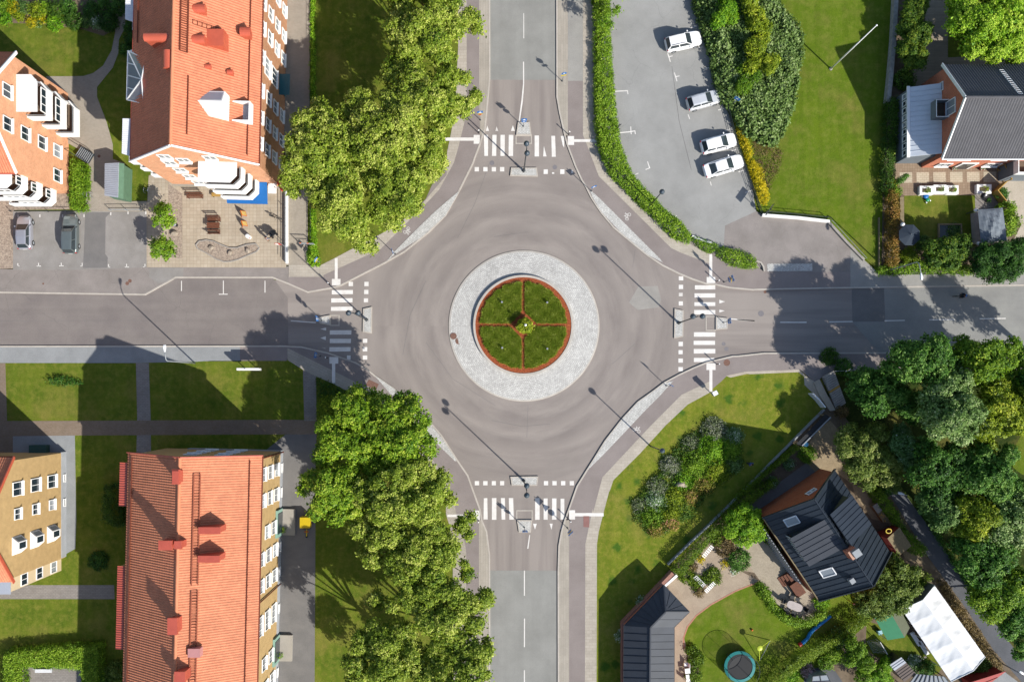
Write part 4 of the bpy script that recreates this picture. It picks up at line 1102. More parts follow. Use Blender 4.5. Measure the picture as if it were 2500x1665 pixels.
# the big spreading juniper bank beside the car park and what grows in it
bed('juniper', 'huge spreading grey-green juniper bank beside the car park fence', 'shrub', 'a3 1660,-60 1720,130 1790,330 1850,600 1890,800 1960,850 2000,900 2080,1080 2190,1120 2340,1180 a4 330,1160 400,1030 470,860 500,650 535,420 535,270 470,170 380,60 330,-60', 1.7, 'juniper', spacing=0.36, per=11, leaf=0.27, rough=0.35, soft=1.2, lump=0.5, tint=0.52, jit=0.75)
tree('golden-tipped conifer at the top of the juniper bank', 'gold', lobes('1842,30,26 1850,60,24 1830,5,22 1858,95,20 1840,-20,22'), 4.2, name='conifer', tint=0.4, spacing=0.38, per=10, leaf=0.18, trunk=0.12)
tree('golden-tipped conifer in the centre of the juniper bank', 'gold', lobes('1845,120,26 1862,150,20 1838,110,18 1870,70,16 1832,165,18'), 4.0, name='conifer', tint=0.42, spacing=0.38, per=10, leaf=0.18, trunk=0.12)
tree('golden-tipped conifer lowest in the juniper bank', 'gold', lobes('1884,158,18 1878,172,14 1892,145,12 1846,150,12'), 3.4, name='conifer', tint=0.38, spacing=0.36, per=10, leaf=0.17, trunk=0.1)
tree('bright green leafy bush at the top left of the juniper bank', 'fresh', lobes('1775,20,26 1755,45,20 1790,40,20 1770,-10,24 1745,60,12'), 3.6, name='leafy_bush', cat='bush', tint=0.2, spacing=0.36, per=10, leaf=0.17, trunk=0.08)
tree('green broad-leaved bush in the lower part of the juniper bank', 'hedge', lobes('1825,190,24 1838,160,16 1815,210,20 1845,185,14 1808,170,14'), 2.9, name='leafy_bush', cat='bush', tint=0.2, spacing=0.34, per=10, leaf=0.16, trunk=0.08)
bed('broom_hedge', 'strip of yellow flowering broom along the lower car park fence', 'flowering shrub', 'b4 75,-80 140,-20 200,40 220,140 240,200 262,270 240,330 195,300 150,170 110,60', 0.9, 'broom', spacing=0.24, per=9, leaf=0.11, tint=0.55, rough=0.4)
bed('broom_hedge', 'upper clump of yellow flowering broom where the juniper meets the car park fence', 'flowering shrub', 'a4 -10,900 40,910 85,960 70,1010 30,1040 60,1100 105,1200 130,1260 90,1290 50,1200 10,1080', 0.9, 'broom', spacing=0.24, per=9, leaf=0.11, tint=0.5, rough=0.4)
bed('low_plants', 'weedy dry patch with daisies at the foot of the juniper bank', 'weeds', 'a4 110,1120 200,1130 330,1190 370,1250 340,1400 260,1568 200,1500 140,1330', 0.16, 'brown', spacing=0.3, per=6, leaf=0.1, tint=0.35, stems=False, rough=0.6)

# golden cypress row at the north-east lawn wall
for i, (x, y, r, h, lb) in enumerate(((2235, 20, 30, 4.2, 'topmost golden-green cypress of the row beside the plank deck'), (2222, 62, 28, 4.0, 'second golden-green cypress from the top of the row beside the plank deck'), (2245, 82, 30, 4.4, 'widest golden-green cypress reaching over the plank deck'),
                                      (2218, 115, 27, 3.8, 'golden-green cypress below the widest one in the row'), (2236, 142, 27, 3.8, 'lowest golden-green cypress of the row beside the plank deck'))):
    tree(lb, 'conifer', lobes(f'{x},{y},{r} {x - r * .5:.0f},{y + r * .4:.0f},{r * .6:.0f} {x + r * .5:.0f},{y - r * .3:.0f},{r * .6:.0f} {x + r * .4:.0f},{y + r * .5:.0f},{r * .5:.0f}'), h, 'golden cypress row', name='cypress', tint=0.62, spacing=0.36, per=10, leaf=0.18, trunk=0.1)
blob('shrub', 'rounded dark shrub below the cypress row', 'shrub', 2215, 190, 24, 1.6, 'conifer', tint=0.5)
tree('wide dark pine with sweeping branches beside the garden pond', 'conifer', lobes('2310,610,34 2345,600,26 2355,585,14 2290,625,24 2275,605,22 2320,640,24 2280,640,18 2345,620,20'), 4.2, name='pine', tint=0.45, spacing=0.36, per=11, leaf=0.22, trunk=0.14)
tree('massive nearly black yew bulging over the pavement', 'dark', lobes('2440,640,40 2400,630,30 2480,620,34 2430,670,26 2470,660,30 2395,655,22 2410,612,24 2450,610,26 2490,600,24'), 5, name='yew', tint=0.18, spacing=0.34, per=11, leaf=0.16, trunk=0.2, depth=0.15)
blob('shrub', 'yellow-green rounded shrub beside the dark blue parasol', 'shrub', 2225, 625, 20, 1.2, 'gold', tint=0.3)
blob('shrub', 'small dark shrub filling the pond garden corner under the pine', 'shrub', 2260, 592, 18, 1.0, 'grey', tint=0.35)
blob('laurel', 'light green laurel bush beside the grey canvas gazebo', 'shrub', 2468, 545, 27, 2.2, 'hedge', n=10, tint=0.55, spacing=0.3, leaf=0.17)
blob('laurel', 'top of the laurel bush next to the timber fence', 'shrub', 2466, 508, 18, 1.8, 'hedge', tint=0.5, leaf=0.16)
blob('shrub', 'dark bush behind the bend of the new timber fence', 'shrub', 2452, 472, 14, 1.2, 'dark', tint=0.5)
tree('slender dark cypress leaning over the cream paving slabs', 'dark', lobes('2197,442,8 2202,437,8 2208,432,7 2213,429,5 2192,446,6'), 2.0, name='cypress', tint=0.5, spacing=0.24, per=9, leaf=0.1, trunk=0.04)
blob('shrub', 'leafy green shrub at the top of the russet hedge', 'shrub', 2185, 468, 18, 1.3, 'hedge', tint=0.4)
blob('golden_shrub', 'small yellow shrub on the wall corner left of the cream slabs', 'shrub', 2182, 445, 10, 0.8, 'broom', tint=0.4)

# ---------------------------------------------------------------- the planted oval bed on the south-east lawn
GB = 'shrubs of the oval bed on the south-east lawn'
for (x, y, r, h, m, tt, lb) in (
        (1745, 1052, 34, 0.9, 'lavender', 0.6, 'grey lavender haze on the upper rim of the oval bed'),
        (1690, 1085, 22, 0.7, 'lavender', 0.5, 'grey-violet cushion on the left shoulder of the oval bed'),
        (1640, 1140, 26, 0.8, 'lavender', 0.6, 'grey-violet cushion halfway down the left rim of the oval bed'),
        (1605, 1190, 24, 0.8, 'lavender', 0.55, 'grey-violet cushion above the white flowers in the oval bed'),
        (1562, 1235, 18, 0.7, 'lavender', 0.45, 'grey-violet cushion at the lower left end of the oval bed'),
        (1795, 1064, 20, 0.9, 'white_flower', 0.5, 'white flowering cushion at the upper right end of the oval bed'),
        (1601, 1222, 24, 0.9, 'white_flower', 0.55, 'white flowering cushion at the lower left of the oval bed'),
        (1740, 1098, 36, 1.3, 'fresh', 0.3, 'bright green shrub at the head of the oval bed'),
        (1785, 1100, 26, 1.1, 'hedge', 0.5, 'light green shrub on the right shoulder of the oval bed'),
        (1700, 1135, 36, 1.2, 'hedge', 0.45, 'big green shrub in the middle of the oval bed'),
        (1750, 1150, 30, 1.1, 'gold', 0.4, 'yellow-green shrub in the right half of the oval bed'),
        (1675, 1170, 24, 1.0, 'fresh', 0.3, 'green shrub just above the boulder of the oval bed'),
        (1795, 1135, 20, 0.8, 'grey', 0.6, 'grey-green shrub on the right rim of the oval bed'),
        (1720, 1185, 24, 1.0, 'rosy', 0.35, 'russet shrub on the lower right side of the oval bed'),
        (1690, 1210, 20, 0.9, 'rosy', 0.55, 'copper-leaved shrub below the boulder of the oval bed'),
        (1650, 1215, 26, 0.9, 'gold', 0.4, 'yellow-green shrub in the lower part of the oval bed'),
        (1595, 1262, 26, 1.0, 'hedge', 0.35, 'dark green shrub at the foot of the oval bed'),
        (1640, 1255, 22, 0.9, 'gold', 0.35, 'olive shrub at the foot of the oval bed'),
        (1640, 1278, 18, 0.8, 'rosy', 0.75, 'pink flowering shrub at the lower right tip of the oval bed'),
        (1602, 1293, 20, 0.8, 'rosy', 0.5, 'russet and yellow shrub at the lower tip of the oval bed')):
    blob('shrub', lb, 'shrub', x, y, r, h, m, GB, tint=tt, rough=0.45)
bed('soil_cover', 'dark soil and low leaves filling the oval bed', 'ground cover', 'c3 1180,1500 1200,1380 1400,1150 1500,1000 1700,830 1900,790 2010,860 2060,980 2060,1100 2000,1200 1850,1300 1750,1400 1700,1480 1600,1568 d3 1560,280 1400,368 1280,340 1180,240', 0.35, 'conifer', kind='stuff', stems=False, spacing=0.34, per=7, leaf=0.14, tint=0.4)

# ---------------------------------------------------------------- north-west courtyard border
GC = 'shrubs of the courtyard flower border'
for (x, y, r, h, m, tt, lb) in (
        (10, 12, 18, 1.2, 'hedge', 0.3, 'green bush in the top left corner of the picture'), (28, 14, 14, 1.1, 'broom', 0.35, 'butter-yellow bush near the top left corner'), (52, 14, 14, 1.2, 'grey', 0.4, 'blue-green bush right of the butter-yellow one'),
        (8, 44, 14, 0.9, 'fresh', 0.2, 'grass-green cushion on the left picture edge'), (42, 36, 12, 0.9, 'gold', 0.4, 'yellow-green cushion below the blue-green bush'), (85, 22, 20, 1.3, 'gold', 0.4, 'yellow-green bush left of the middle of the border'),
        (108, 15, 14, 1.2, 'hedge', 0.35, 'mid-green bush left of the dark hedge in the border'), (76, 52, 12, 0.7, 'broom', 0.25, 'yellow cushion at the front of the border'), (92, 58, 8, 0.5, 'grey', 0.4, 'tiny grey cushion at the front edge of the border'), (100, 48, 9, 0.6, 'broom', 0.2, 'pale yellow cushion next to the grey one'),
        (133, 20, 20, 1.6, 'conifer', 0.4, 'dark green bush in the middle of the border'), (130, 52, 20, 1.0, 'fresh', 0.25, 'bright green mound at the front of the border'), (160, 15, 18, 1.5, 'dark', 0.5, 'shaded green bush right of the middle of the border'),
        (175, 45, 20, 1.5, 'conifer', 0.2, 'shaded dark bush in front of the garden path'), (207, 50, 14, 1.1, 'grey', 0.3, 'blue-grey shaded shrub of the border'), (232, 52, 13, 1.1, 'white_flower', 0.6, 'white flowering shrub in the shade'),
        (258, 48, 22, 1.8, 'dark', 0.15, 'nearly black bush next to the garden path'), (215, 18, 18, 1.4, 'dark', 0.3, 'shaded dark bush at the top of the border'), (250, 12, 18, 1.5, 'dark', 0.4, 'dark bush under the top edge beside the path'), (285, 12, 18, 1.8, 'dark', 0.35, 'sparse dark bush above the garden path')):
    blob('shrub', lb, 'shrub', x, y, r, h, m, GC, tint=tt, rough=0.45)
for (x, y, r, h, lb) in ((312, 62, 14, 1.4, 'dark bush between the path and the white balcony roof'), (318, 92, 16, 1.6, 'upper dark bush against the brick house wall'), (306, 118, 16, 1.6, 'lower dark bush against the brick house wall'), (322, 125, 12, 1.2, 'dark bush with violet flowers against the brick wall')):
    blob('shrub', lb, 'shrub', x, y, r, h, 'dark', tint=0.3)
blob('shrub', 'low dark round shrub on the back lawn', 'shrub', 240, 1370, 24, 0.5, 'dark', tint=0.15, soft=0.5)
blob('shrub', 'olive green bush at the lower left corner of the red roof', 'shrub', 280, 1640, 22, 1.4, 'olive', tint=0.5)
blob('shrub', 'green bush at the bottom edge beside the hedge', 'shrub', 252, 1660, 14, 1.0, 'dark', tint=0.5)
bed('plant_row', 'short row of thin dark shrubs lying across the west lawn', 'shrub', 'c1 360,430 420,410 520,400 600,430 680,455 600,470 480,468 400,452', 0.6, 'dark', tint=0.3, spacing=0.3, per=6, rough=0.7)
bed('shrub', 'yellowing shrub between the steps and the maple', 'shrub', 'c2 590,620 640,570 740,570 760,640 740,760 640,790 590,760', 1.4, 'gold', tint=0.3, rough=0.4)
bed('ivy_slope', 'dark green plants filling the slope below the diagonal footway', 'ground cover', 'c2 585,415 720,470 930,590 760,600 600,580', 0.35, 'conifer', kind='stuff', stems=False, tint=0.2, rough=0.6, spacing=0.32, per=6)

# ---------------------------------------------------------------- south-east gardens
GG = 'plants of the gravel garden bed'
for (x, y, r, h, m, tt, lb) in (
        (1755, 1315, 18, 0.9, 'clipped', 0.3, 'dark green mound at the upper end of the gravel garden bed'), (1772, 1335, 24, 1.1, 'brown', 0.35, 'purple-brown bush in the gravel garden bed'), (1808, 1368, 26, 1.1, 'dark', 0.55, 'rounded dark green bush in the gravel garden bed'),
        (1712, 1366, 9, 0.5, 'broom', 0.6, 'small yellow flowering cushion in the gravel garden bed'), (1770, 1378, 8, 0.4, 'broom', 0.4, 'lime-yellow cushion in the middle of the gravel garden bed'), (1793, 1393, 9, 0.4, 'white_flower', 0.8, 'white flowering cushion at the gravel edge'),
        (1678, 1405, 20, 0.7, 'clipped', 0.5, 'low clipped mound at the left end of the gravel garden bed'), (1700, 1420, 18, 0.6, 'clipped', 0.4, 'low clipped mound behind the trellis'), (1740, 1410, 22, 0.7, 'clipped', 0.4, 'low clipped mound at the lower right of the gravel garden bed'), (1708, 1445, 12, 0.5, 'brown', 0.4, 'dry brown plant at the lower tip of the gravel garden bed'),
        (1690, 1385, 12, 0.5, 'brown', 0.3, 'dark brown spiky plant in the gravel garden bed')):
    blob('garden_plant', lb, 'plant', x, y, r, h, m, GG, tint=tt, rough=0.45)
for (x, y, r, h, m, tt, lb) in (
        (1570, 1472, 14, 0.9, 'white_flower', 0.7, 'white flowering bush against the garage brick wall'), (1515, 1553, 12, 0.8, 'white_flower', 0.75, 'white flowering bush left of the garage'), (1905, 1333, 16, 0.9, 'white_flower', 0.55, 'white hydrangea below the striped veranda'),
        (1882, 1318, 12, 0.9, 'olive', 0.4, 'olive bush beside the white hydrangea'), (1928, 1135, 12, 0.9, 'white_flower', 0.5, 'white flowering bush behind the clipped hedge'), (1888, 1178, 12, 0.9, 'white_flower', 0.45, 'white rose by the shaded garden drive'),
        (2008, 1470, 18, 0.9, 'fresh', 0.3, 'leafy green bush at the corner of the navy house'), (2185, 1385, 18, 1.0, 'hedge', 0.4, 'green bush right of the navy house gable'), (1702, 1610, 20, 0.8, 'clipped', 0.35, 'low hedge bush behind the garden chairs'), (1690, 1588, 14, 0.7, 'clipped', 0.3, 'small bush above the garden chairs'), (1695, 1650, 20, 0.8, 'clipped', 0.4, 'bush at the bottom edge behind the garden chairs'),
        (2060, 1560, 26, 1.4, 'grey', 0.6, 'silvery willow bush beside the small goal'), (2040, 1600, 22, 1.1, 'hedge', 0.5, 'light green bush left of the silvery willow'), (2020, 1620, 18, 1.0, 'hedge', 0.25, 'dark leafy bush below the diagonal hedge'), (1975, 1640, 15, 0.7, 'pink_flower', 0.7, 'pink rose bush at the bottom edge'),
        (1935, 1655, 18, 1.0, 'fresh', 0.3, 'bright green bush at the bottom edge under the diagonal hedge'), (2235, 1615, 16, 0.6, 'white_flower', 0.65, 'white flowers beside the small shed'), (2260, 1640, 26, 0.8, 'dark', 0.3, 'dark plants between the shed and the tent'), (2400, 1635, 26, 1.0, 'olive', 0.3, 'olive scrub at the lower end of the tent'),
        (2210, 1495, 16, 0.8, 'hedge', 0.2, 'small bush left of the green shelter'), (1975, 1110, 20, 1.2, 'hedge', 0.35, 'leafy bush at the end of the clipped boundary hedge'), (2030, 870, 20, 1.2, 'conifer', 0.4, 'green shrub beside the yellow road sign'), (2065, 895, 18, 1.4, 'dark', 0.4, 'dark shrub right of the yellow road sign'),
        (2058, 1005, 14, 0.9, 'brown', 0.3, 'bare twiggy bush below the concrete steps'), (2160, 1195, 22, 1.2, 'dark', 0.4, 'dark bush under the apple tree')):
    blob('shrub', lb, 'shrub', x, y, r, h, m, tint=tt, rough=0.45)

# ---------------------------------------------------------------- planting of the roundabout
for k, lb in enumerate(('north-east', 'north-west', 'south-west', 'south-east')):
    a0 = math.pi / 2 * k
    n = 30000
    rr = np.sqrt(rng.uniform(0, 1, n)) * 5.1; aa = rng.uniform(a0, a0 + math.pi / 2, n); rr += .07 * np.sin(aa * 23) + rng.normal(size=n) * .03
    x, y = rr * np.cos(aa), rr * np.sin(aa)
    ok = (np.abs(x) > 0.26) & (np.abs(y) > 0.26) & (np.abs(x) + np.abs(y) > 1.85)
    x, y = x[ok], y[ok]; n = len(x)
    C = np.column_stack([x + IC.x, y + IC.y, np.full(n, 0.42)])
    patchy = 0.5 + 0.25 * np.sin(x * 3 + k) * np.sin(y * 3.5)
    d = unit(np.column_stack([rng.normal(size=n) * 0.55, rng.normal(size=n) * 0.55, np.full(n, 1.0)]))
    hgt = rng.uniform(0.22, 0.4, n)[:, None]
    t_ = unit(np.cross(d, rng.normal(size=(n, 3)))) * 0.022
    V = np.empty((n, 4, 3)); V[:, 0] = C - t_; V[:, 1] = C + t_; V[:, 2] = C + d * hgt + t_ * 0.4; V[:, 3] = C + d * hgt - t_ * 0.4
    o = mesh_np('ornamental_grass', V.reshape(-1, 3), np.arange(n * 4).reshape(n, 4), LM['blade'], None, np.clip(patchy + rng.normal(size=n) * 0.2, 0, 1))
    tag(o, f'{lb} quarter of dense green ornamental grass on the roundabout', 'grass', None, 'stuff')
root = tree('round yellow-green shrub in the middle of the roundabout', 'gold', lobes('1283,794,14 1274,790,10 1290,788,9 1288,804,10 1274,803,10 1282,783,8 1294,797,8 1269,797,7'), 2.0, name='round_shrub', cat='shrub', tint=0.5, spacing=0.28, per=9, leaf=0.15, trunk=0.05, dome=0.35)

for lb, lo in (('tree just beyond the right edge whose upper branches shade the east road', '2570,960,55 2530,930,40 2610,980,40 2560,1010,40'), ('tree beyond the right edge next to the bright meadow', '2640,1050,55 2600,1020,40 2680,1060,40 2620,1090,40'), ('tree far beyond the right edge shading the road end', '2700,930,55 2660,900,40 2740,950,40')):
    tree(lb, 'dark', lobes(lo), 13, GE, tint=0.45, **K)
# ================================================================ BUILDINGS
BM = {}
BM['brick_orange'] = brick_mat('orange_brick', '#dc9c72', '#cd8860', '#d8b496', 1.25)
BM['brick_brown'] = brick_mat('brown_brick', '#c48a62', '#b0764f', '#b99a80', 1.35)
BM['brick_red'] = brick_mat('red_brick', '#d0704e', '#be6040', '#c9a08a', 1.4)
BM['plaster'] = plain('beige_plaster', '#d3b27c', 0.9, 0.16, 1.5, fine=0.08)
BM['plinth'] = plain('pale_plinth', '#b9bdc2', 0.85, 0.12, 1.0)
BM['grey_plinth'] = plain('grey_plinth', '#bdb6aa', 0.85, 0.12, 1.0)
BM['tile'] = plain('orange_roof_tile', '#e88f6b', 0.8, 0.14, 0.6, fine=0.09, cell=0.07)
BM['tile_pink'] = plain('red_roof_tile', '#e6946f', 0.8, 0.14, 0.6, fine=0.09, cell=0.07)
BM['ridge'] = plain('ridge_tile', '#ee9a72', 0.8, 0.1, 2)
BM['red_sheet'] = plain('red_sheet_metal', '#cf6350', 0.4, 0.12, 1.5, spec=0.5)
BM['red_hood'] = plain('red_roof_hood', '#d8694e', 0.45, 0.12, 1.5, spec=0.5)
BM['brown_rail'] = plain('brown_roof_rail', '#84432f', 0.7, 0.15, 3)
BM['white_sheet'] = plain('white_corrugated_sheet', '#eceef0', 0.45, 0.06, 1, g=1.4)
BM['grey_sheet'] = plain('pale_grey_sheet', '#bfc6d2', 0.4, 0.08, 1)
BM['dark_tile'] = plain('grey_roof_tile', '#6c6c70', 0.9, 0.12, 0.8, spec=.1, fine=0.1)
BM['navy'] = plain('navy_standing_seam', '#343e4b', 0.5, 0.16, 0.8, spec=0.3)
BM['slate'] = plain('slate_sheet_roof', '#454b55', 0.55, 0.14, 0.8, spec=0.3)
BM['grey_roof'] = plain('warm_grey_sheet_roof', '#7f7a78', 0.55, 0.12, 0.8)
BM['grey_wall'] = plain('grey_render', '#7f8890', 0.85, 0.1, 1)
BM['green_wall'] = plain('green_boards', '#6b8f74', 0.8, 0.12, 2)
BM['blue_awning'] = plain('blue_awning_cloth', '#1f74c4', 0.7, 0.1, 1.5)
BM['floor_dark'] = plain('balcony_floor', '#80705f', 0.85, 0.2, 1.5)
BM['cream'] = plain('cream_panel', '#ecd7b0', 0.8, 0.06, 1)
BM['teal'] = plain('teal_glass_canopy', '#3f7f8c', 0.3, 0.1, 1)


class Frame:
    """local axes of a building: u along the ridge, v across, z up"""
    def __init__(s, o, ang):
        s.o = Vector((o[0], o[1], 0)); s.ang = ang
        s.u = Vector((math.cos(ang), math.sin(ang), 0)); s.v = Vector((-math.sin(ang), math.cos(ang), 0))

    def __call__(s, u, v, z=0.0):
        return s.o + s.u * u + s.v * v + Vector((0, 0, z))


def fbox(mb, f, u0, u1, v0, v1, z0, z1):
    vs = [f(u, v, z) for u in (u0, u1) for v in (v0, v1) for z in (z0, z1)]
    return mb.add(vs, [(0, 1, 3, 2), (4, 6, 7, 5), (0, 4, 5, 1), (2, 3, 7, 6), (0, 2, 6, 4), (1, 5, 7, 3)])


def tiled(mb, A, B, C, D, rib=0.27, course=0.37, amp=0.028, step=0.02, sub=4, rows=None):
    """roof plane with rolled tiles: A-B eave, D-C ridge"""
    A, B, C, D = map(Vector, (A, B, C, D))
    nrm = (B - A).cross(D - A).normalized()
    if nrm.z < 0: nrm = -nrm
    L = (B - A).length; S = (D - A).length
    nu = max(2, int(L / rib)) * sub
    nv = max(1, int(S / course)) if course else 1
    vs, fs = [], []
    for j in range(nv):
        for e in (0, 1):
            t = (j + e) / nv
            p0, p1 = A.lerp(D, t), B.lerp(C, t)
            lift = step * (1 - e) if course else 0
            for i in range(nu + 1):
                h = amp * math.cos(2 * math.pi * i / sub)
                vs.append(p0.lerp(p1, i / nu) + nrm * (h + lift))
    w = nu + 1
    for j in range(nv):
        a = 2 * j * w
        for i in range(nu): fs.append((a + i, a + i + 1, a + w + i + 1, a + w + i))
        if j < nv - 1:
            for i in range(nu): fs.append((a + w + i, a + w + i + 1, a + 2 * w + i + 1, a + 2 * w + i))
    return mb.add(vs, fs)


def seamed(mb, A, B, C, D, gap=0.6, h=0.05, th=0.12):
    """sheet-metal plane A-B eave, C-D top with standing seams running up the slope"""
    A, B, C, D = map(Vector, (A, B, C, D))
    nrm = (B - A).cross(D - A).normalized()
    if nrm.z < 0: nrm = -nrm
    mb.add([A, B, C, D, A - nrm * th, B - nrm * th, C - nrm * th, D - nrm * th], [(0, 1, 2, 3), (7, 6, 5, 4), (0, 4, 5, 1), (1, 5, 6, 2), (2, 6, 7, 3), (3, 7, 4, 0)])
    n = max(1, int((B - A).length / gap))
    for i in range(1, n):
        a, b = A.lerp(B, i / n), D.lerp(C, i / n)
        if (b - a).length > 0.3: mb.bar(a + nrm * h * 0.5, b + nrm * h * 0.5, 0.035, h)
    return mb


def window(parent, c, right, normal, w, h, panes=2, sill=0.26, frame=None, name='window', pane='glass', proud=0.1):
    """white frame and sill on a wall face; the glass is its child"""
    c, r, n = Vector(c), Vector(right).normalized(), Vector(normal).normalized(); z = Vector((0, 0, 1))
    mb = MB(); t = 0.075
    def bar(x0, x1, z0, z1, d0, d1):
        vs = [c + r * x + z * y + n * d for x in (x0, x1) for d in (d0, d1) for y in (z0, z1)]
        mb.add(vs, [(0, 1, 3, 2), (4, 6, 7, 5), (0, 4, 5, 1), (2, 3, 7, 6), (0, 2, 6, 4), (1, 5, 7, 3)])
    bar(-w / 2, -w / 2 + t, -h / 2, h / 2, 0, proud); bar(w / 2 - t, w / 2, -h / 2, h / 2, 0, proud)
    bar(-w / 2 + t, w / 2 - t, h / 2 - t, h / 2, 0, proud); bar(-w / 2 + t, w / 2 - t, -h / 2, -h / 2 + t, 0, proud)
    for i in range(1, panes):
        x = -w / 2 + w * i / panes
        bar(x - 0.03, x + 0.03, -h / 2 + t, h / 2 - t, 0.02, proud * 0.8)
    bar(-w / 2 - 0.06, w / 2 + 0.06, -h / 2 - 0.06, -h / 2, 0, sill)
    f = mb.build(name, frame or MAT['white'], parent)
    g = MB(); q = [c + r * x + z * y + n * 0.03 for x, y in ((-w / 2 + t, -h / 2 + t), (w / 2 - t, -h / 2 + t), (w / 2 - t, h / 2 - t), (-w / 2 + t, h / 2 - t))]
    g.quad(*q)
    o = MB(); o.v, o.f = g.v, g.f
    me = o.build('pane', MAT['glass_light' if random.random() < .3 else pane], None)
    off = offset_of(parent)
    for v in me.data.vertices: v.co -= off
    me.parent = f
    return f


def balcony(parent, plan, z, m=None, rail=None, floor=None, h=0.95):
    """plan: list of (x,y) round the free edge, wall to wall; parapet on the free edge, dark floor"""
    mb = MB(); P = [Vector((p[0], p[1])) for p in plan]
    mb.prism(plan, z - 0.18, z)
    b = mb.build('balcony', floor or BM['floor_dark'], parent)
    pr = MB(); pr.ribbon(plan, 0.16, z - 0.2, z + h)
    o = pr.build('parapet', m or MAT['white'], None)
    rl = MB(); pl = [Vector((p[0], p[1], z + h + 0.28)) for p in plan]
    c = sum(pl, Vector()) / len(pl)
    rl.tube([p.lerp(c, 0.06) for p in pl], 0.035, 6)
    for p in pl: rl.bar(p.lerp(c, 0.06) - Vector((0, 0, 0.3)), p.lerp(c, 0.06), 0.05)
    r = rl.build('railing', rail or MAT['grey_metal'], None)
    off = offset_of(parent)
    for q in (o, r):
        for v in q.data.vertices: v.co -= off
        q.parent = b
    return b


def gable_house(root, f, L, W, ze, zr, wall_m, roof_m, oh=0.35, og=0.25, barge=None, ridge=None, rib=0.27, course=0.37, seam=False):
    """walls, two roof planes, ridge, verges of a gabled block on frame f (u 0..L, v 0..W)"""
    mb = MB()
    k = (zr - ze) / (W / 2)
    for u in (0, L):
        mb.add([f(u, 0, -0.1), f(u, W, -0.1), f(u, W, ze), f(u, W / 2, zr - 0.05), f(u, 0, ze)], [(0, 1, 2, 3, 4) if u else (4, 3, 2, 1, 0)])
    mb.quad(f(0, 0, -0.1), f(L, 0, -0.1), f(L, 0, ze), f(0, 0, ze)); mb.quad(f(L, W, -0.1), f(0, W, -0.1), f(0, W, ze), f(L, W, ze))
    mb.build('wall', wall_m, root)
    rm = MB()
    z0 = ze - oh * k + 0.12
    fn = seamed if seam else tiled
    kw = {} if seam else dict(rib=rib, course=course)
    fn(rm, f(-og, -oh, z0), f(L + og, -oh, z0), f(L + og, W / 2, zr + 0.12), f(-og, W / 2, zr + 0.12), **kw)
    fn(rm, f(L + og, W + oh, z0), f(-og, W + oh, z0), f(-og, W / 2, zr + 0.12), f(L + og, W / 2, zr + 0.12), **kw)
    if not seam:
        rm.quad(f(-og, -oh, z0 - 0.12), f(-og, W / 2, zr - 0.02), f(L + og, W / 2, zr - 0.02), f(L + og, -oh, z0 - 0.12))
        rm.quad(f(-og, W + oh, z0 - 0.12), f(L + og, W + oh, z0 - 0.12), f(L + og, W / 2, zr - 0.02), f(-og, W / 2, zr - 0.02))
    roof = rm.build('roof', roof_m, root)
    rd = MB(); rd.tube([f(-og, W / 2, zr + 0.1), f(L + og, W / 2, zr + 0.1)], 0.16 if not seam else 0.07, 8)
    r = rd.build('ridge', ridge or (BM['ridge'] if not seam else roof_m), None)
    off = offset_of(root)
    for v in r.data.vertices: v.co -= off
    r.parent = roof
    for u, sgn in ((-og, -1), (L + og, 1)):
        b = MB(); bu = u + sgn * 0.04
        b.bar(f(bu, -oh - 0.05, z0 - 0.02), f(bu, W / 2, zr + 0.1), 0.12, 0.34); b.bar(f(bu, W / 2, zr + 0.1), f(bu, W + oh + 0.05, z0 - 0.02), 0.12, 0.34)
        b.build('barge_board', barge or MAT['white'], root)
    return roof


def gutter(root, f, L, v, z, m):
    MB().tube([f(-0.3, v, z), f(L + 0.3, v, z)], 0.08, 6).build('gutter', m, root)


def barrel_stack(root, x, y, z0, z1, lx, ly, axis='x', name='chimney'):
    """sheet-metal chimney with a rounded hood"""
    mb = MB()
    mb.add([(x + i * lx * .5 * a, y + j * ly * .5 * a, z) for z, a in ((z0, 0.8), (z1, 1.0)) for i, j in ((-1, -1), (1, -1), (1, 1), (-1, 1))],
           [(3, 2, 1, 0), (4, 5, 6, 7), (0, 1, 5, 4), (1, 2, 6, 5), (2, 3, 7, 6), (3, 0, 4, 7)])
    n = 8; r = (ly if axis == 'x' else lx) / 2; half = (lx if axis == 'x' else ly) / 2 + 0.08
    vs = []
    for e in (-1, 1):
        for k in range(n + 1):
            a = math.pi * k / n
            d, h = r * 1.08 * math.cos(a), r * 0.85 * math.sin(a)
            vs.append((x + e * half, y + d, z1 + h) if axis == 'x' else (x + d, y + e * half, z1 + h))
    fs = [(k, k + 1, n + 2 + k, n + 1 + k) for k in range(n)] + [tuple(range(n + 1))[::-1], tuple(range(n + 1, 2 * n + 2)), (0, n + 1, 2 * n + 1, n)]
    mb.add(vs, fs)
    return mb.build(name, BM['red_hood'], root)


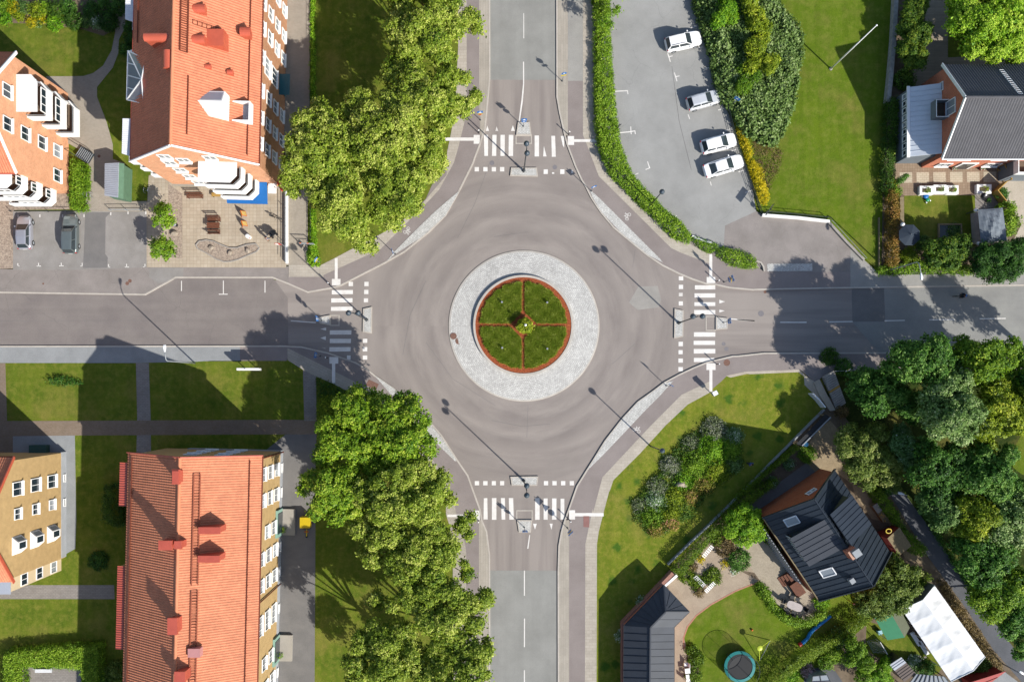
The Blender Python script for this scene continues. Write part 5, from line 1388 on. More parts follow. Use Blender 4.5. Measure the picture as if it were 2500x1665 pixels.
# ---------------------------------------------------------------- brick apartment house, north-west
aN = math.radians(90 - 1.4)
A1 = Frame((-25.45, 23.75), aN)          # v runs to the west
b1 = thing('apartment_house', 'tall red-tiled brick apartment house with white dormer and blue shop awning', 'apartment house', A1(0, 6.4, 0))
L1, W1, ZE1, ZR1 = 46.0, 12.85, 11.5, 17.6
gable_house(b1, A1, L1, W1, ZE1, ZR1, BM['brick_orange'], BM['tile'], oh=0.35, og=0.2)
MB().add([A1(-0.02, -0.02, 0), A1(L1, -0.02, 0), A1(L1, -0.02, ZE1 - .3), A1(-0.02, -0.02, ZE1 - .3)], [(0, 1, 2, 3)]).build('east_wall', BM['brick_brown'], b1)
gutter(b1, A1, L1, -0.42, ZE1 - 0.3, BM['brown_rail']); gutter(b1, A1, L1, W1 + 0.42, ZE1 - 0.3, BM['red_hood'])
mb = MB(); fbox(mb, A1, -0.05, 0.3, -0.06, W1 + 0.05, 0, 0.9); mb.build('plinth', BM['grey_plinth'], b1)
E1 = Vector(A1.v) * -1
cols = [(2.5, 1.4), (5.3, 1.4), (8.2, 1.5), (11.8, 1.5), (14.9, 1.5), (17.6, 1.4), (20.6, 1.4), (23.5, 1.4), (26.5, 1.4)]
for u, w in cols:
    for z in (1.6, 4.4, 7.2, 10.0):
        if u == 11.8 and z < 9:
            if z < 3: continue
            window(b1, A1(u - 0.4, -0.03, z + 0.7), A1.u, E1, 2.0, 1.9, 3)
        else:
            window(b1, A1(u, -0.03, z), A1.u, E1, w, 1.35, 2)
mb = MB(); fbox(mb, A1, 10.2, 12.6, -1.25, 0, 2.75, 2.87); mb.build('door_canopy', BM['teal'], b1)
mb = MB(); fbox(mb, A1, 10.9, 12.0, -0.12, -0.03, 0.1, 2.4); mb.build('door', BM['teal'], b1)
S1 = Vector(A1.u) * -1
for v, zz in ((9.3, (2.2, 5.0, 7.8, 10.6)), (7.4, (11.8,)), (4.2, (13.0,)), (8.9, (13.0,))):
    for z in zz: window(b1, A1(-0.03, v, z), A1.v, S1, 1.3, 1.3, 2, sill=0.3)
Wv = Vector(A1.v)
for u in (1.5, 7.5, 17.2, 20.5):
    for z in (1.6, 4.4, 7.2, 10.0): window(b1, A1(u, W1 + 0.03, z), A1.u, Wv, 1.2, 1.3, 2)


def xy(f, *uv): return [tuple(f(u, v)[:2]) for u, v in uv]


plan = xy(A1, (-0.02, 5.95), (-2.05, 5.95), (-2.05, 2.75), (-1.35, 2.05), (-0.02, 2.05))
for z in (3.1, 5.75, 8.4): balcony(b1, plan, z)
mb = MB(); mb.prism(xy(A1, (0, 6.05), (-2.15, 6.05), (-2.15, 2.7), (-1.4, 1.98), (0, 1.98)), 11.05, 11.25); mb.build('balcony_roof', BM['white_sheet'], b1)
mb = MB(); mb.add([A1(-0.05, 5.8, 3.0), A1(-0.05, 1.05, 3.0), A1(-2.45, 1.05, 2.55), A1(-2.45, 5.8, 2.55), A1(-2.45, 1.05, 2.3), A1(-2.45, 5.8, 2.3)], [(0, 1, 2, 3), (3, 2, 4, 5)]); mb.build('awning', BM['blue_awning'], b1)
mb = MB(); fbox(mb, A1, -1.2, -0.02, 0.1, 1.05, 2.4, 2.5); mb.build('shop_canopy', MAT['white'], b1)
mb = MB(); mb.bar(A1(-0.1, -0.3, 3.2), A1(-1.0, -0.75, 3.2), 0.18, 0.8); mb.build('shop_banner', MAT['red'], b1)
# west balconies with white roofs
for u0, u1 in ((0.35, 4.3), (14.6, 19.5)):
    pl = xy(A1, (u0, W1), (u0, W1 + 1.3), (u1, W1 + 1.3), (u1, W1))
    for z in (2.8, 5.6, 8.4): balcony(b1, pl, z)
    mb = MB(); n = int((u1 - u0) / 0.22)
    mb.prism(xy(A1, (u0 - .1, W1), (u0 + .35, W1 + 1.42), (u1 + .1, W1 + 1.42), (u1 + .1, W1)), 10.9, 11.02)
    for i in range(n): mb.bar(A1(u0 + .4 + i * .22, W1 + 0.02, 11.03), A1(u0 + .4 + i * .22, W1 + 1.4, 11.03), 0.05, 0.04)
    mb.build('balcony_roof', BM['white_sheet'], b1)
# glazed bay on the west side
mb = MB(); fbox(mb, A1, 6.6, 11.6, W1, W1 + 1.0, 0, 10.5); bay = mb.build('bay', BM['brick_orange'], b1)
pA, pB = A1(11.7, W1 + 1.15, 10.7), A1(6.5, W1 + 1.15, 10.7)
pN, pS, pT = at('a1', 1195, 490, 13.0), at('a1', 1180, 855, 13.0), at('a1', 1165, 655, 13.3)
mb = MB(); mb.add([pA, pB, pT, pN, pS], [(0, 1, 2), (0, 2, 3), (1, 4, 2)]); gl = mb.build('bay_glazing', MAT['glass_light'], b1)
mb = MB()
for a, b in ((pA, pB), (pA, pT), (pB, pT), (pA, pN), (pB, pS), (pN, pT), (pS, pT), (pA.lerp(pB, .5), pT), (pA.lerp(pB, .25), pA.lerp(pT, .5)), (pA.lerp(pB, .75), pB.lerp(pT, .5))): mb.bar(a + Vector((0, 0, .03)), b + Vector((0, 0, .03)), 0.1)
mb.build('glazing_bars', MAT['white'], b1)
rN, rM, rS = at('a1', 1245, 495, 14.1), at('a1', 1272, 655, 14.7), at('a1', 1225, 855, 14.0)
mb = MB(); mb.add([pN, pT, pS, rS, rM, rN], [(0, 1, 4, 5), (1, 2, 3, 4)]); mb.build('bay_roof', BM['red_sheet'], b1)
mb = MB(); mb.add([pN, rN, A1(11.7, W1 - .3, 11.6), pA, pS, rS, A1(6.5, W1 - .3, 11.6), pB], [(0, 3, 2, 1), (4, 5, 6, 7)]); mb.build('bay_cheek', MAT['white'], b1)


def on_slope(f, W, ze, zr, u, v):
    return f(u, v, ze + (zr - ze) * (1 - abs(v - W / 2) / (W / 2)) + 0.14)


# roof furniture: hooded stacks, hatch, vents, walkway, ladders, snow guard
for tile, x, y, zt, lx, ly, ax in (('r7', 1300, 125, 16.4, 1.55, 0.85, 'x'), ('r7', 1290, 615, 16.4, 1.6, 0.85, 'x'), ('r7', 665, 582, 17.0, 2.4, 0.8, 'x'), ('r7', 835, 940, 17.6, 0.85, 1.6, 'y')):
    p = at(tile, x, y, zt); barrel_stack(b1, p.x, p.y, zt - 3.0, zt - 0.25, lx, ly, ax)
p = at('r7', 1600, 600, 15.4); mb = MB(); mb.box((p.x, p.y, 14.4), (1.7, 1.7, 2.0)); mb.build('chimney', BM['red_hood'], b1)
for x, y, zt in ((1480, 1050, 15.6), (1830, 1140, 14.2), (2080, 500, 13.7)):
    p = at('r7', x, y, zt); s_ = 0.9 if x > 2000 else 0.45
    barrel_stack(b1, p.x, p.y, zt - 1.3, zt - 0.2, s_, s_, 'x', 'roof_vent')
mb = MB()
for v, o_ in ((5.85, .3), (5.3, .3)):
    q = on_slope(A1, W1, ZE1, ZR1, 23, v); q2 = on_slope(A1, W1, ZE1, ZR1, 9.2, v)
    mb.bar(q + Vector((0, 0, .2)), q2 + Vector((0, 0, .2)), 0.1)
for i in range(60):
    u = 9.2 + i * 0.23
    mb.bar(on_slope(A1, W1, ZE1, ZR1, u, 5.85) + Vector((0, 0, .2)), on_slope(A1, W1, ZE1, ZR1, u, 5.3) + Vector((0, 0, .2)), 0.05)
mb.build('roof_walkway', BM['brown_rail'], b1)
for u, v0, v1 in ((18.0, 5.0, 0.9), (12.7, 5.0, 2.9)):
    mb = MB(); n = int((v0 - v1) / 0.32)
    for dv in (0.0, 0.45):
        mb.bar(on_slope(A1, W1, ZE1, ZR1, u - dv, v0) + Vector((0, 0, .05)), on_slope(A1, W1, ZE1, ZR1, u - dv, v1) + Vector((0, 0, .05)), 0.045)
    for i in range(n + 1):
        v = v0 + (v1 - v0) * i / n
        mb.bar(on_slope(A1, W1, ZE1, ZR1, u, v) + Vector((0, 0, .06)), on_slope(A1, W1, ZE1, ZR1, u - 0.45, v) + Vector((0, 0, .06)), 0.05)
    mb.build('roof_ladder', BM['brown_rail'], b1)
for v, ua, ub in ((0.55, 0.5, 45), (5.2, 1.2, 7.0), (W1 - 0.5, 12, 45)):
    mb = MB(); mb.bar(on_slope(A1, W1, ZE1, ZR1, ua, v) + Vector((0, 0, .16)), on_slope(A1, W1, ZE1, ZR1, ub, v) + Vector((0, 0, .16)), 0.09)
    for i in range(int((ub - ua) / 1.2)): mb.bar(on_slope(A1, W1, ZE1, ZR1, ua + i * 1.2, v), on_slope(A1, W1, ZE1, ZR1, ua + i * 1.2, v) + Vector((0, 0, .16)), 0.05)
    mb.build('snow_guard', BM['brown_rail'], b1)
# white dormer with terrace
mb = MB()
d0, d1 = 3.55, 6.1; vf, vb = 2.1, 4.0; zd = 15.1; zp = 15.9; um = (d0 + d1) / 2
mb.add([A1(d0, vf, 13.0), A1(d1, vf, 13.0), A1(d1, vf, zd), A1(um, vf, zp), A1(d0, vf, zd), A1(d0, vb + .6, 13.0), A1(d1, vb + .6, 13.0), A1(d1, vb, zd), A1(um, vb + .6, zp), A1(d0, vb, zd)],
       [(0, 1, 2, 3, 4), (0, 4, 9, 5), (1, 6, 7, 2), (2, 7, 8, 3), (4, 3, 8, 9)])
mb.build('dormer', MAT['white'], b1)
mb = MB(); mb.quad(A1(um + .15, vf + .1, zp - .03), A1(d1 - .1, vf + .1, zd + .06), A1(d1 - .1, vb, zd + .06), A1(um + .15, vb + .3, zp - .03)); mb.build('dormer_skylight', BM['grey_sheet'], b1)
mb = MB(); fbox(mb, A1, d0 + .2, d1 - .5, 0.15, vf, 12.4, 12.6); mb.build('terrace_floor', BM['grey_sheet'], b1)
mb = MB(); mb.ribbon(xy(A1, (d0 + .2, vf), (d0 + .2, .12), (d1 - .4, .12), (d1 - .4, vf)), 0.12, 12.2, 13.4); mb.build('terrace_parapet', MAT['white'], b1)

# ---------------------------------------------------------------- brick apartment house at the left edge
A2 = Frame((-51.1, 23.1), math.radians(180))      # u to the west, v to the south
A2.v = Vector((0, 1, 0))
b2 = thing('apartment_house', 'brick apartment house on the left picture edge with herringbone gable and stacked balconies', 'apartment house', (-57, 29, 0))
gable_house(b2, A2, 22.0, 11.95, 11.4, 17.0, BM['brick_orange'], BM['tile'], oh=0.4, og=0.25)
gutter(b2, A2, 22, 12.4, 11.0, BM['red_hood']); gutter(b2, A2, 22, -0.45, 11.0, BM['red_hood'])
X = Vector((1, 0, 0)); Yv = Vector((0, 1, 0))
for y, zz in ((27.45, (2.7, 5.9, 9.2, 12.4)), (24.6, (2.7,)), (30.9, (12.5,))):
    for z in zz: window(b2, (-51.06, y, z), Yv, X, 1.5, 1.5, 2, sill=0.28)
pl = [(-51.1, 29.45), (-49.0, 29.45), (-49.0, 32.5), (-49.6, 33.2), (-51.1, 33.2)]
for z in (1.8, 4.75, 7.7):
    balcony(b2, pl, z)
    if z > 2: window(b2, (-49.02, 31.0, z + 1.55), Yv, X, 2.6, 1.1, 3, sill=0.1)
mb = MB(); mb.prism([(-51.1, 29.35), (-48.9, 29.35), (-48.9, 32.6), (-49.5, 33.3), (-51.1, 33.3)], 10.55, 10.7)
for i in range(17): mb.bar((-51.05, 29.45 + i * .22, 10.71), (-48.95 - (0.5 if i > 15 else 0), 29.45 + i * .22, 10.71), 0.06, 0.05)
mb.build('balcony_roof', BM['white_sheet'], b2)
pl = [(-56.5, 23.1), (-56.5, 21.3), (-52.3, 21.3), (-51.75, 21.8), (-51.75, 23.1)]
for z in (1.8, 4.75, 7.7):
    balcony(b2, pl, z)
    window(b2, (-51.73, 22.35, z + 1.5), Yv, X, 0.95, 1.1, 2, sill=0.1); window(b2, (-53.6, 21.3, z + 1.55), X, -Yv, 2.4, 1.1, 3, sill=0.1)
mb = MB(); mb.prism([(-56.6, 23.1), (-56.6, 21.2), (-52.2, 21.2), (-51.65, 21.7), (-51.65, 23.1)], 10.5, 10.65); mb.build('balcony_roof', BM['white_sheet'], b2)

# ---------------------------------------------------------------- beige apartment house, south-west
A3 = Frame((-25.47, -7.6), math.radians(-90 - 1.3))      # u to the south, v to the east (negative v is into the house)
A3.v = Vector((-math.cos(math.radians(1.3)), math.sin(math.radians(1.3)), 0))
b3 = thing('apartment_house', 'long beige plastered apartment house with ribbed red roof beside the service path', 'apartment house', A3(0, 6.9, 0))
L3, W3, ZE3, ZR3 = 44.0, 13.8, 9.85, 13.95
roof3 = gable_house(b3, A3, L3, W3, ZE3, ZR3, BM['plaster'], BM['tile_pink'], oh=0.3, og=0.2, barge=BM['red_sheet'])
gutter(b3, A3, L3, -0.36, ZE3 - 0.22, BM['brown_rail']); gutter(b3, A3, L3, W3 + .36, ZE3 - 0.22, BM['brown_rail'])
mb = MB(); mb.ribbon([A3(30, -.03)[:2], A3(-.03, -.03)[:2], A3(-.03, W3 * .8)[:2]], 0.12, 0, 1.0); mb.build('plinth', BM['plinth'], b3)
E3 = -Vector(A3.v); N3 = -Vector(A3.u)
for y, w, rows in ((-9.6, 1.5, (2.8, 5.5, 8.2)), (-12.5, 1.5, (2.8, 5.5, 8.2)), (-16.2, 1.5, (3.6, 6.3)), (-18.95, 1.5, (2.8, 5.5, 8.2)), (-21.9, 1.5, (2.8, 5.5, 8.2)), (-26.3, 2.2, (2.8, 5.5, 8.2)), (-31.0, 1.5, (3.6, 6.3)), (-33.9, 1.5, (2.8, 5.5, 8.2)), (-36.8, 1.5, (2.8, 5.5, 8.2))):
    for z in rows: window(b3, A3(-7.6 - y, -0.03, z), A3.u, E3, w, 1.45, 3 if w > 2 else 2, sill=0.26)
    if len(rows) == 3: window(b3, A3(-7.6 - y, -0.1, 0.6), A3.u, E3, 1.1, 0.5, 1, sill=0.08)
for v in (4.4, 7.8):
    for z in (2.6, 5.4, 8.2): window(b3, A3(-0.03, v, z), A3.v, N3, 1.5, 1.4, 2, sill=0.2)
mb = MB(); mb.tube([A3(15.9, -0.36, ZE3 - .2), A3(15.9, -0.12, ZE3 - 1.2), A3(15.9, -0.12, 0)], 0.07, 6); mb.build('downpipe', BM['brown_rail'], b3)
mb = MB(); mb.tube([A3(0.15, -0.12, ZE3 - .6), A3(0.15, -0.12, 0)], 0.07, 6); mb.build('downpipe', BM['brown_rail'], b3)
for u in (8.4, 23.4):
    mb = MB(); fbox(mb, A3, u - 1.6, u + 1.6, -0.25, -0.02, 0, 2.6); d = mb.build('entrance', plain('mint_frame', '#9cc4b4', 0.6, 0.08), b3)
    mb = MB(); fbox(mb, A3, u - 1.2, u + 1.2, -0.3, -0.2, 0.1, 2.4); g = mb.build('door_glass', MAT['glass'], b3)
    mb = MB(); fbox(mb, A3, u - 1.5, u + 1.6, -1.75, -0.25, -0.05, 0.45); mb.build('doorstep', BM['grey_plinth'], b3)
for u0, u1 in ((1.0, 5.5), (12.2, 16.5), (16.7, 21.0)):
    mb = MB(); fbox(mb, A3, u0, u1, W3, W3 + 1.3, 0, 9.0); mb.build('bay', BM['plaster'], b3)
    mb = MB(); tiled(mb, A3(u0 - .1, W3 + 1.45, 9.2), A3(u1 + .1, W3 + 1.45, 9.2), A3(u1 + .1, W3 - .2, 9.5), A3(u0 - .1, W3 - .2, 9.5), rib=.25, course=0, amp=.035); mb.build('bay_roof', BM['red_sheet'], b3)
for tile, x, y, zt, lx, ly in (('c1', 1443, 1225, 15.0, 0.8, 1.5), ('d1', 1355, 445, 15.3, 1.35, 0.95), ('d1', 1460, 442, 15.2, 0.75, 0.8), ('d1', 1415, 1110, 15.3, 1.0, 1.7), ('d1', 1475, 1530, 15.2, 1.1, 1.2)):
    p = at(tile, x, y, zt); mb = MB()
    mb.box((p.x, p.y, 13.6), (lx * .82, ly * .82, 3.0)); mb.box((p.x, p.y, zt - .15), (lx, ly, .3)); mb.build('chimney', BM['red_sheet'], b3)
for x, y in ((1720, 318), (1715, 552)):
    p = at('d1', x, y, 13.9); mb = MB()
    mb.box((p.x, p.y, 12.9), (2.1, 0.6, 2.0)); mb.box((p.x, p.y - .05, 13.9), (2.25, 0.7, .1)); mb.build('chimney', BM['red_sheet'], b3)
p = at('d1', 1590, 1330, 13.9); mb = MB(); mb.box((p.x, p.y, 13.4), (1.25, 0.9, 0.9)); mb.build('roof_hatch', plain('pink_hatch', '#d79a98', 0.5, 0.08), b3)
for ua, ub in ((1.5, 13.0), (13.6, 30.5)):
    mb = MB()
    for v in (5.6, 5.05): mb.bar(on_slope(A3, W3, ZE3, ZR3, ua, v) + Vector((0, 0, .22)), on_slope(A3, W3, ZE3, ZR3, ub, v) + Vector((0, 0, .22)), 0.09)
    for i in range(int((ub - ua) / 0.3)): mb.bar(on_slope(A3, W3, ZE3, ZR3, ua + i * .3, 5.6) + Vector((0, 0, .22)), on_slope(A3, W3, ZE3, ZR3, ua + i * .3, 5.05) + Vector((0, 0, .22)), 0.05)
    mb.build('roof_walkway', plain('rust_walkway', '#b0644a', 0.7, 0.12, 3), b3)
for v in (0.75, W3 - 0.35):
    mb = MB(); mb.bar(on_slope(A3, W3, ZE3, ZR3, 0.2, v) + Vector((0, 0, .14)), on_slope(A3, W3, ZE3, ZR3, 43, v) + Vector((0, 0, .14)), 0.08)
    for i in range(36): mb.bar(on_slope(A3, W3, ZE3, ZR3, 0.4 + i * 1.2, v), on_slope(A3, W3, ZE3, ZR3, 0.4 + i * 1.2, v) + Vector((0, 0, .14)), 0.1)
    mb.build('snow_guard', BM['brown_rail'], b3)

# ---------------------------------------------------------------- beige apartment house at the left edge
A4 = Frame((-51.4, -20.3), math.radians(180)); A4.v = Vector((0, 1, 0))
b4 = thing('apartment_house', 'beige apartment house on the left picture edge with three little bay windows', 'apartment house', (-57, -14, 0))
gable_house(b4, A4, 22.0, 12.5, 11.3, 16.2, BM['plaster'], BM['tile_pink'], oh=0.35, og=0.3, barge=BM['red_hood'])
gutter(b4, A4, 22, 12.9, 10.9, BM['brown_rail'])
mb = MB(); mb.ribbon([(-51.37, -20.2), (-51.37, -7.7)], 0.14, 0, 1.1); mb.build('plinth', BM['plinth'], b4)
for y, h in ((-10.9, 1.7), (-13.6, 1.1)):
    for z in (3.3, 6.7, 10.1): window(b4, (-51.36, y, z), Yv, X, 1.5 if h > 1.5 else 1.2, h, 2, sill=0.3)
for y in (-10.8, -13.7): window(b4, (-51.29, y, 0.6), Yv, X, 0.9, 0.45, 1, sill=0.08)
for z in (3.3, 6.7, 10.1):
    mb = MB(); mb.prism([(-51.4, -17.9), (-50.75, -17.35), (-50.75, -16.5), (-51.4, -15.95)], z - .85, z + .85); bw = mb.build('bay_window', MAT['white'], b4)
    q = [Vector((-50.74, y, zz)) for y, zz in ((-17.25, z - .6), (-16.6, z - .6), (-16.6, z + .6), (-17.25, z + .6))]
    mb = MB(); mb.quad(*q); g = mb.build('pane', MAT['glass'], b4)
    q = [Vector((-51.35 + .6 * t, -15.98 - .52 * t, zz)) for t, zz in ((0.2, z - .6), (0.85, z - .6), (0.85, z + .6), (0.2, z + .6))]
    mb = MB(); mb.quad(*[p + Vector((.012, .012, 0)) for p in q]); g = mb.build('pane', MAT['glass_light'], b4)
mb = MB(); mb.prism([(-56, -20.3), (-51.9, -20.3), (-51.9, -21.9), (-56, -21.9)], 0, 10.6); mb.build('stair_bay', BM['cream'], b4)
for z in (1.6, 4.6, 7.6):
    window(b4, (-51.88, -21.1, z + .3), Yv, X, 1.3, 1.3, 2, sill=0.05)
mb = MB(); mb.box((-53.9, -21.1, 10.68), (4.4, 1.9, .12)); mb.build('stair_roof', BM['grey_sheet'], b4)
mb = MB(); p = at('c1', 340, 995, 0.1); mb.box((p.x, p.y, .5), (2.0, 1.0, 1.0)); tag(mb.build('cellar_hatch', plain('dark_green_hatch', '#3c5f56', .6, .1)), 'dark green cellar hatch on the shaded pavement at the left beige house', 'hatch')

# ---------------------------------------------------------------- dark-roofed brick house, north-east
A5 = Frame((50.85, 26.2), 0.0)
b5 = thing('brick_house', 'red brick house with grey tiled roof and white-roofed side annexe', 'house', (56, 31, 0))
gable_house(b5, A5, 24.0, 9.9, 5.5, 9.8, BM['brick_red'], BM['dark_tile'], oh=0.35, og=0.3, ridge=BM['dark_tile'], rib=0.3, course=0.4)
gutter(b5, A5, 24, -0.42, 5.2, MAT['white_metal'])
mb = MB(); fbox(mb, A5, -3.05, 0, 0.5, 8.3, 0, 3.3); mb.build('annexe_wall', BM['grey_wall'], b5)
mb = MB(); seamed(mb, A5(-3.2, 8.4, 3.35), A5(-3.2, .4, 3.35), A5(-0.02, .4, 4.7), A5(-0.02, 8.4, 4.7), gap=.55); mb.build('annexe_roof', plain('pale_blue_sheet', '#dbe2ea', .45, .06, 1, g=1.4), b5)
mb = MB(); mb.box(A5(-3.2, 4.4, 3.42), (0.35, 8.2, 0.12)); mb.build('annexe_gutter', MAT['white'], b5)
for i in range(9): window(b5, A5(-3.08, 1.1 + i * .82, 2.4), (0, -1, 0), (-1, 0, 0), .62, .9, 1, sill=.1)
mb = MB(); fbox(mb, A5, -1.45, 0, 4.1, 6.0, 5.0, 5.15); mb.build('balcony', BM['floor_dark'], b5)
mb = MB(); mb.ribbon(xy(A5, (0, 6.0), (-1.42, 6.0), (-1.42, 4.1), (0, 4.1)), .08, 5.0, 6.0); mb.build('balcony_parapet', BM['grey_wall'], b5)
mb = MB(); mb.tube([A5(0, 6.0, 6.15), A5(-1.42, 6.0, 6.15), A5(-1.42, 4.1, 6.15), A5(0, 4.1, 6.15)], .06, 6); mb.build('balcony_railing', MAT['white'], b5)
window(b5, A5(-.03, 5.0, 6.6), (0, -1, 0), (-1, 0, 0), 1.7, 1.9, 2, sill=.1); window(b5, A5(-.03, 8.0, 4.5), (0, -1, 0), (-1, 0, 0), 1.0, 1.1, 1, sill=.15)
for u, z, w, h in ((2.4, 4.3, 2.6, .9), (1.9, 1.6, 1.6, 1.2), (7.6, 1.6, 1.8, 1.2), (7.0, 4.3, 1.8, .9)): window(b5, A5(u, -.03, z), (1, 0, 0), (0, -1, 0), w, h, 2, sill=.22)
mb = MB(); fbox(mb, A5, 3.6, 5.6, -.15, -.03, 0.05, 2.4); mb.build('door_surround', MAT['white'], b5)
mb = MB(); fbox(mb, A5, 3.9, 5.3, -.2, -.1, 0.1, 2.2); mb.build('door', MAT['glass'], b5)
mb = MB(); fbox(mb, A5, 9.2, 13.5, -1.6, 0, 0, 3.0); mb.build('side_bay', BM['grey_wall'], b5)
mb = MB(); mb.ribbon(xy(A5, (9.25, -.02), (9.25, -1.55), (13.4, -1.55)), .1, 3.0, 3.9); mb.build('bay_parapet', MAT['white'], b5)
mb = MB(); mb.quad(A5(9.3, -1.5, 3.02), A5(13.4, -1.5, 3.02), A5(13.4, -.05, 3.02), A5(9.3, -.05, 3.02)); mb.build('bay_terrace', BM['floor_dark'], b5)
mb = MB()
for i in range(14):
    v = 9.3 - i * .3
    q = on_slope(A5, 9.9, 5.5, 9.8, 5.6, v); mb.bar(q + Vector((0, 0, .07)), q + Vector((.45, 0, .07)), .05)
q = [on_slope(A5, 9.9, 5.5, 9.8, u, v) + Vector((0, 0, .05)) for u, v in ((5.6, 9.3), (5.6, 5.4), (6.05, 9.3), (6.05, 5.4))]
mb.bar(q[0], q[1], .05); mb.bar(q[2], q[3], .05); mb.build('roof_ladder', MAT['white_metal'], b5)

# ---------------------------------------------------------------- navy-roofed house, south-east
A6 = Frame((31.0, -14.96), math.atan2(-9.2, 6.2)); A6.v = Vector((0.8293, 0.5589, 0))
b6 = thing('navy_house', 'house with navy standing-seam roof and two box dormers among the gardens', 'house', A6(5.5, 4.7, 0))
L6, W6, ZE6, ZR6 = 11.1, 9.35, 4.2, 8.5
gable_house(b6, A6, L6, W6, ZE6, ZR6, brick_mat('rust_brick', '#c4683f', '#b35a34', '#bd8465'), BM['navy'], oh=0.25, og=0.15, barge=MAT['dark_metal'], seam=True)


def stripes(name, f, u0, u1, v, z0, z1, n, root):
    mb = MB(); fbox(mb, f, u0, u1, v, v + .06, z0, z1); w = mb.build(name, MAT['black'], root)
    mb = MB(); d = (u1 - u0) / n
    for i in range(n): fbox(mb, f, u0 + i * d, u0 + i * d + d * .55, v - .06, v + .0, z0, z1)
    o = mb.build('battens', BM['grey_sheet'], None)
    off = offset_of(root)
    for q in o.data.vertices: q.co -= off
    o.parent = w


stripes('veranda_screen', A6, 1.2, 9.0, -0.75, 0, 3.2, 20, b6)
stripes('dormer_front', A6, 2.6, 6.0, 0.6, 5.0, 7.1, 9, b6)
mb = MB(); fbox(mb, A6, 2.6, 6.0, 0.82, 4.6, 4.6, 7.3); mb.build('dormer_wall', MAT['dark_metal'], b6)
mb = MB(); seamed(mb, A6(2.4, .35, 7.25), A6(6.15, .35, 7.25), A6(6.15, 4.7, 8.45), A6(2.4, 4.7, 8.45), gap=.55); mb.build('dormer_roof', BM['slate'], b6)
mb = MB(); fbox(mb, A6, 2.4, 6.0, 5.1, 8.4, 4.6, 7.3); mb.build('dormer_wall', plain('mossy_boards', '#6f6c4c', .9, .2, 2), b6)
mb = MB(); seamed(mb, A6(6.1, 8.75, 7.2), A6(2.2, 8.75, 7.2), A6(2.1, 5.1, 8.9), A6(6.1, 5.1, 8.9), gap=.55); mb.build('dormer_roof', BM['navy'], b6)
mb = MB(); fbox(mb, A6, 6.3, 7.3, 4.2, 5.2, 7.0, 9.6); mb.build('chimney', BM['brick_red'], b6)
mb = MB(); fbox(mb, A6, 6.45, 7.25, 4.5, 5.35, 9.6, 9.9); mb.build('chimney_cap', MAT['grey_metal'], b6)
for u, v, m in ((1.3, 1.8, 'glass_light'), (8.3, 1.9, 'glass_light')):
    mb = MB(); q = [on_slope(A6, W6, ZE6, ZR6, u + a, v + b) + Vector((0, 0, .08)) for a, b in ((-.45, -.6), (.45, -.6), (.45, .6), (-.45, .6))]
    for a, b in zip(q, q[1:] + q[:1]): mb.bar(a, b, .12)
    w = mb.build('skylight', MAT['white_metal'], b6)
    mb = MB(); mb.quad(*q); mb.build('pane', MAT['glass_light'], b6)
q = on_slope(A6, W6, ZE6, ZR6, 9.9, 3.3); mb = MB(); mb.box(q + Vector((0, 0, .2)), (.55, .55, .7), A6.ang); mb.build('roof_vent', MAT['grey_metal'], b6)
window(b6, A6(-.03, 5.6, 5.6), -A6.v, -A6.u, 1.2, .9, 2, sill=.1)
mb = MB()
for i in range(4): fbox(mb, A6, 8.0 + i * .0, 9.3, -2.2 + i * .35, -1.85 + i * .35, 0, .18 + i * .18)
fbox(mb, A6, 9.3, 11.0, -1.6, -.4, 0, .9)
mb.build('porch_steps', MAT['wood'], b6)
gutter(b6, A6, L6, -.3, 4.1, MAT['old_wood'])

# ---------------------------------------------------------------- dark hipped garage, south-east
b7 = thing('garage', 'low dark slate-roofed angled outbuilding with a pink brick wall beside it', 'outbuilding', at('d3', 1300, 1300, 0))
e, r = 2.7, 4.2
P_ = {k: at('d3', x, y, z) for k, (x, y, z) in dict(A=(1090, 1105, e), B=(1415, 770, e), C=(1625, 990, e), D=(1500, 1115, e), E=(1500, 1900, e), F=(1085, 1900, e), R1=(1430, 990, r), R2=(1305, 1118, r), R3=(1298, 1900, r)).items()}
mb = MB()
for ks in (('A', 'B', 'R1', 'R2'), ('C', 'D', 'R2', 'R1'), ('D', 'E', 'R3', 'R2'), ('F', 'A', 'R2', 'R3')):
    seamed(mb, *[P_[k] for k in ks], gap=.85, th=.06)
mb.add([P_['B'], P_['C'], P_['R1']], [(0, 1, 2)])
for t in (.25, .5, .75): mb.bar(P_['B'].lerp(P_['C'], t) + Vector((0, 0, .03)), P_['B'].lerp(P_['C'], t).lerp(P_['R1'], .72) + Vector((0, 0, .03)), .035)
mb.build('roof', BM['slate'], b7)
mb = MB(); cc = sum((P_[k] for k in 'ABCDEF'), Vector()) / 6
for a, b in (('R1', 'R2'), ('R2', 'R3'), ('B', 'R1'), ('C', 'R1')): mb.bar(P_[a] + Vector((0, 0, .05)), P_[b] + Vector((0, 0, .05)), .16, .06)
mb.build('ridge_cap', BM['slate'], b7)
mb = MB(); mb.prism([P_[k].lerp(cc, .05) for k in 'ABCDEF'], -.05, e - .08); mb.build('wall', BM['brick_red'], b7)
mb = MB()
for a, b in (('A', 'B'), ('B', 'C'), ('C', 'D'), ('D', 'E'), ('F', 'A')): mb.bar(P_[a] - Vector((0, 0, .07)), P_[b] - Vector((0, 0, .07)), .12)
mb.build('gutter', MAT['dark_metal'], b7)
w = MB(); w.ribbon(pts('d3 1085,1900 1082,1092 1180,990 1320,850 1490,672', 1.2), .4, 0, 1.25); tag(w.build('brick_wall', plain('pink_brick', '#b9897a', .9, .2, 3)), 'low pink brick garden wall running behind the slate-roofed outbuilding', 'wall')
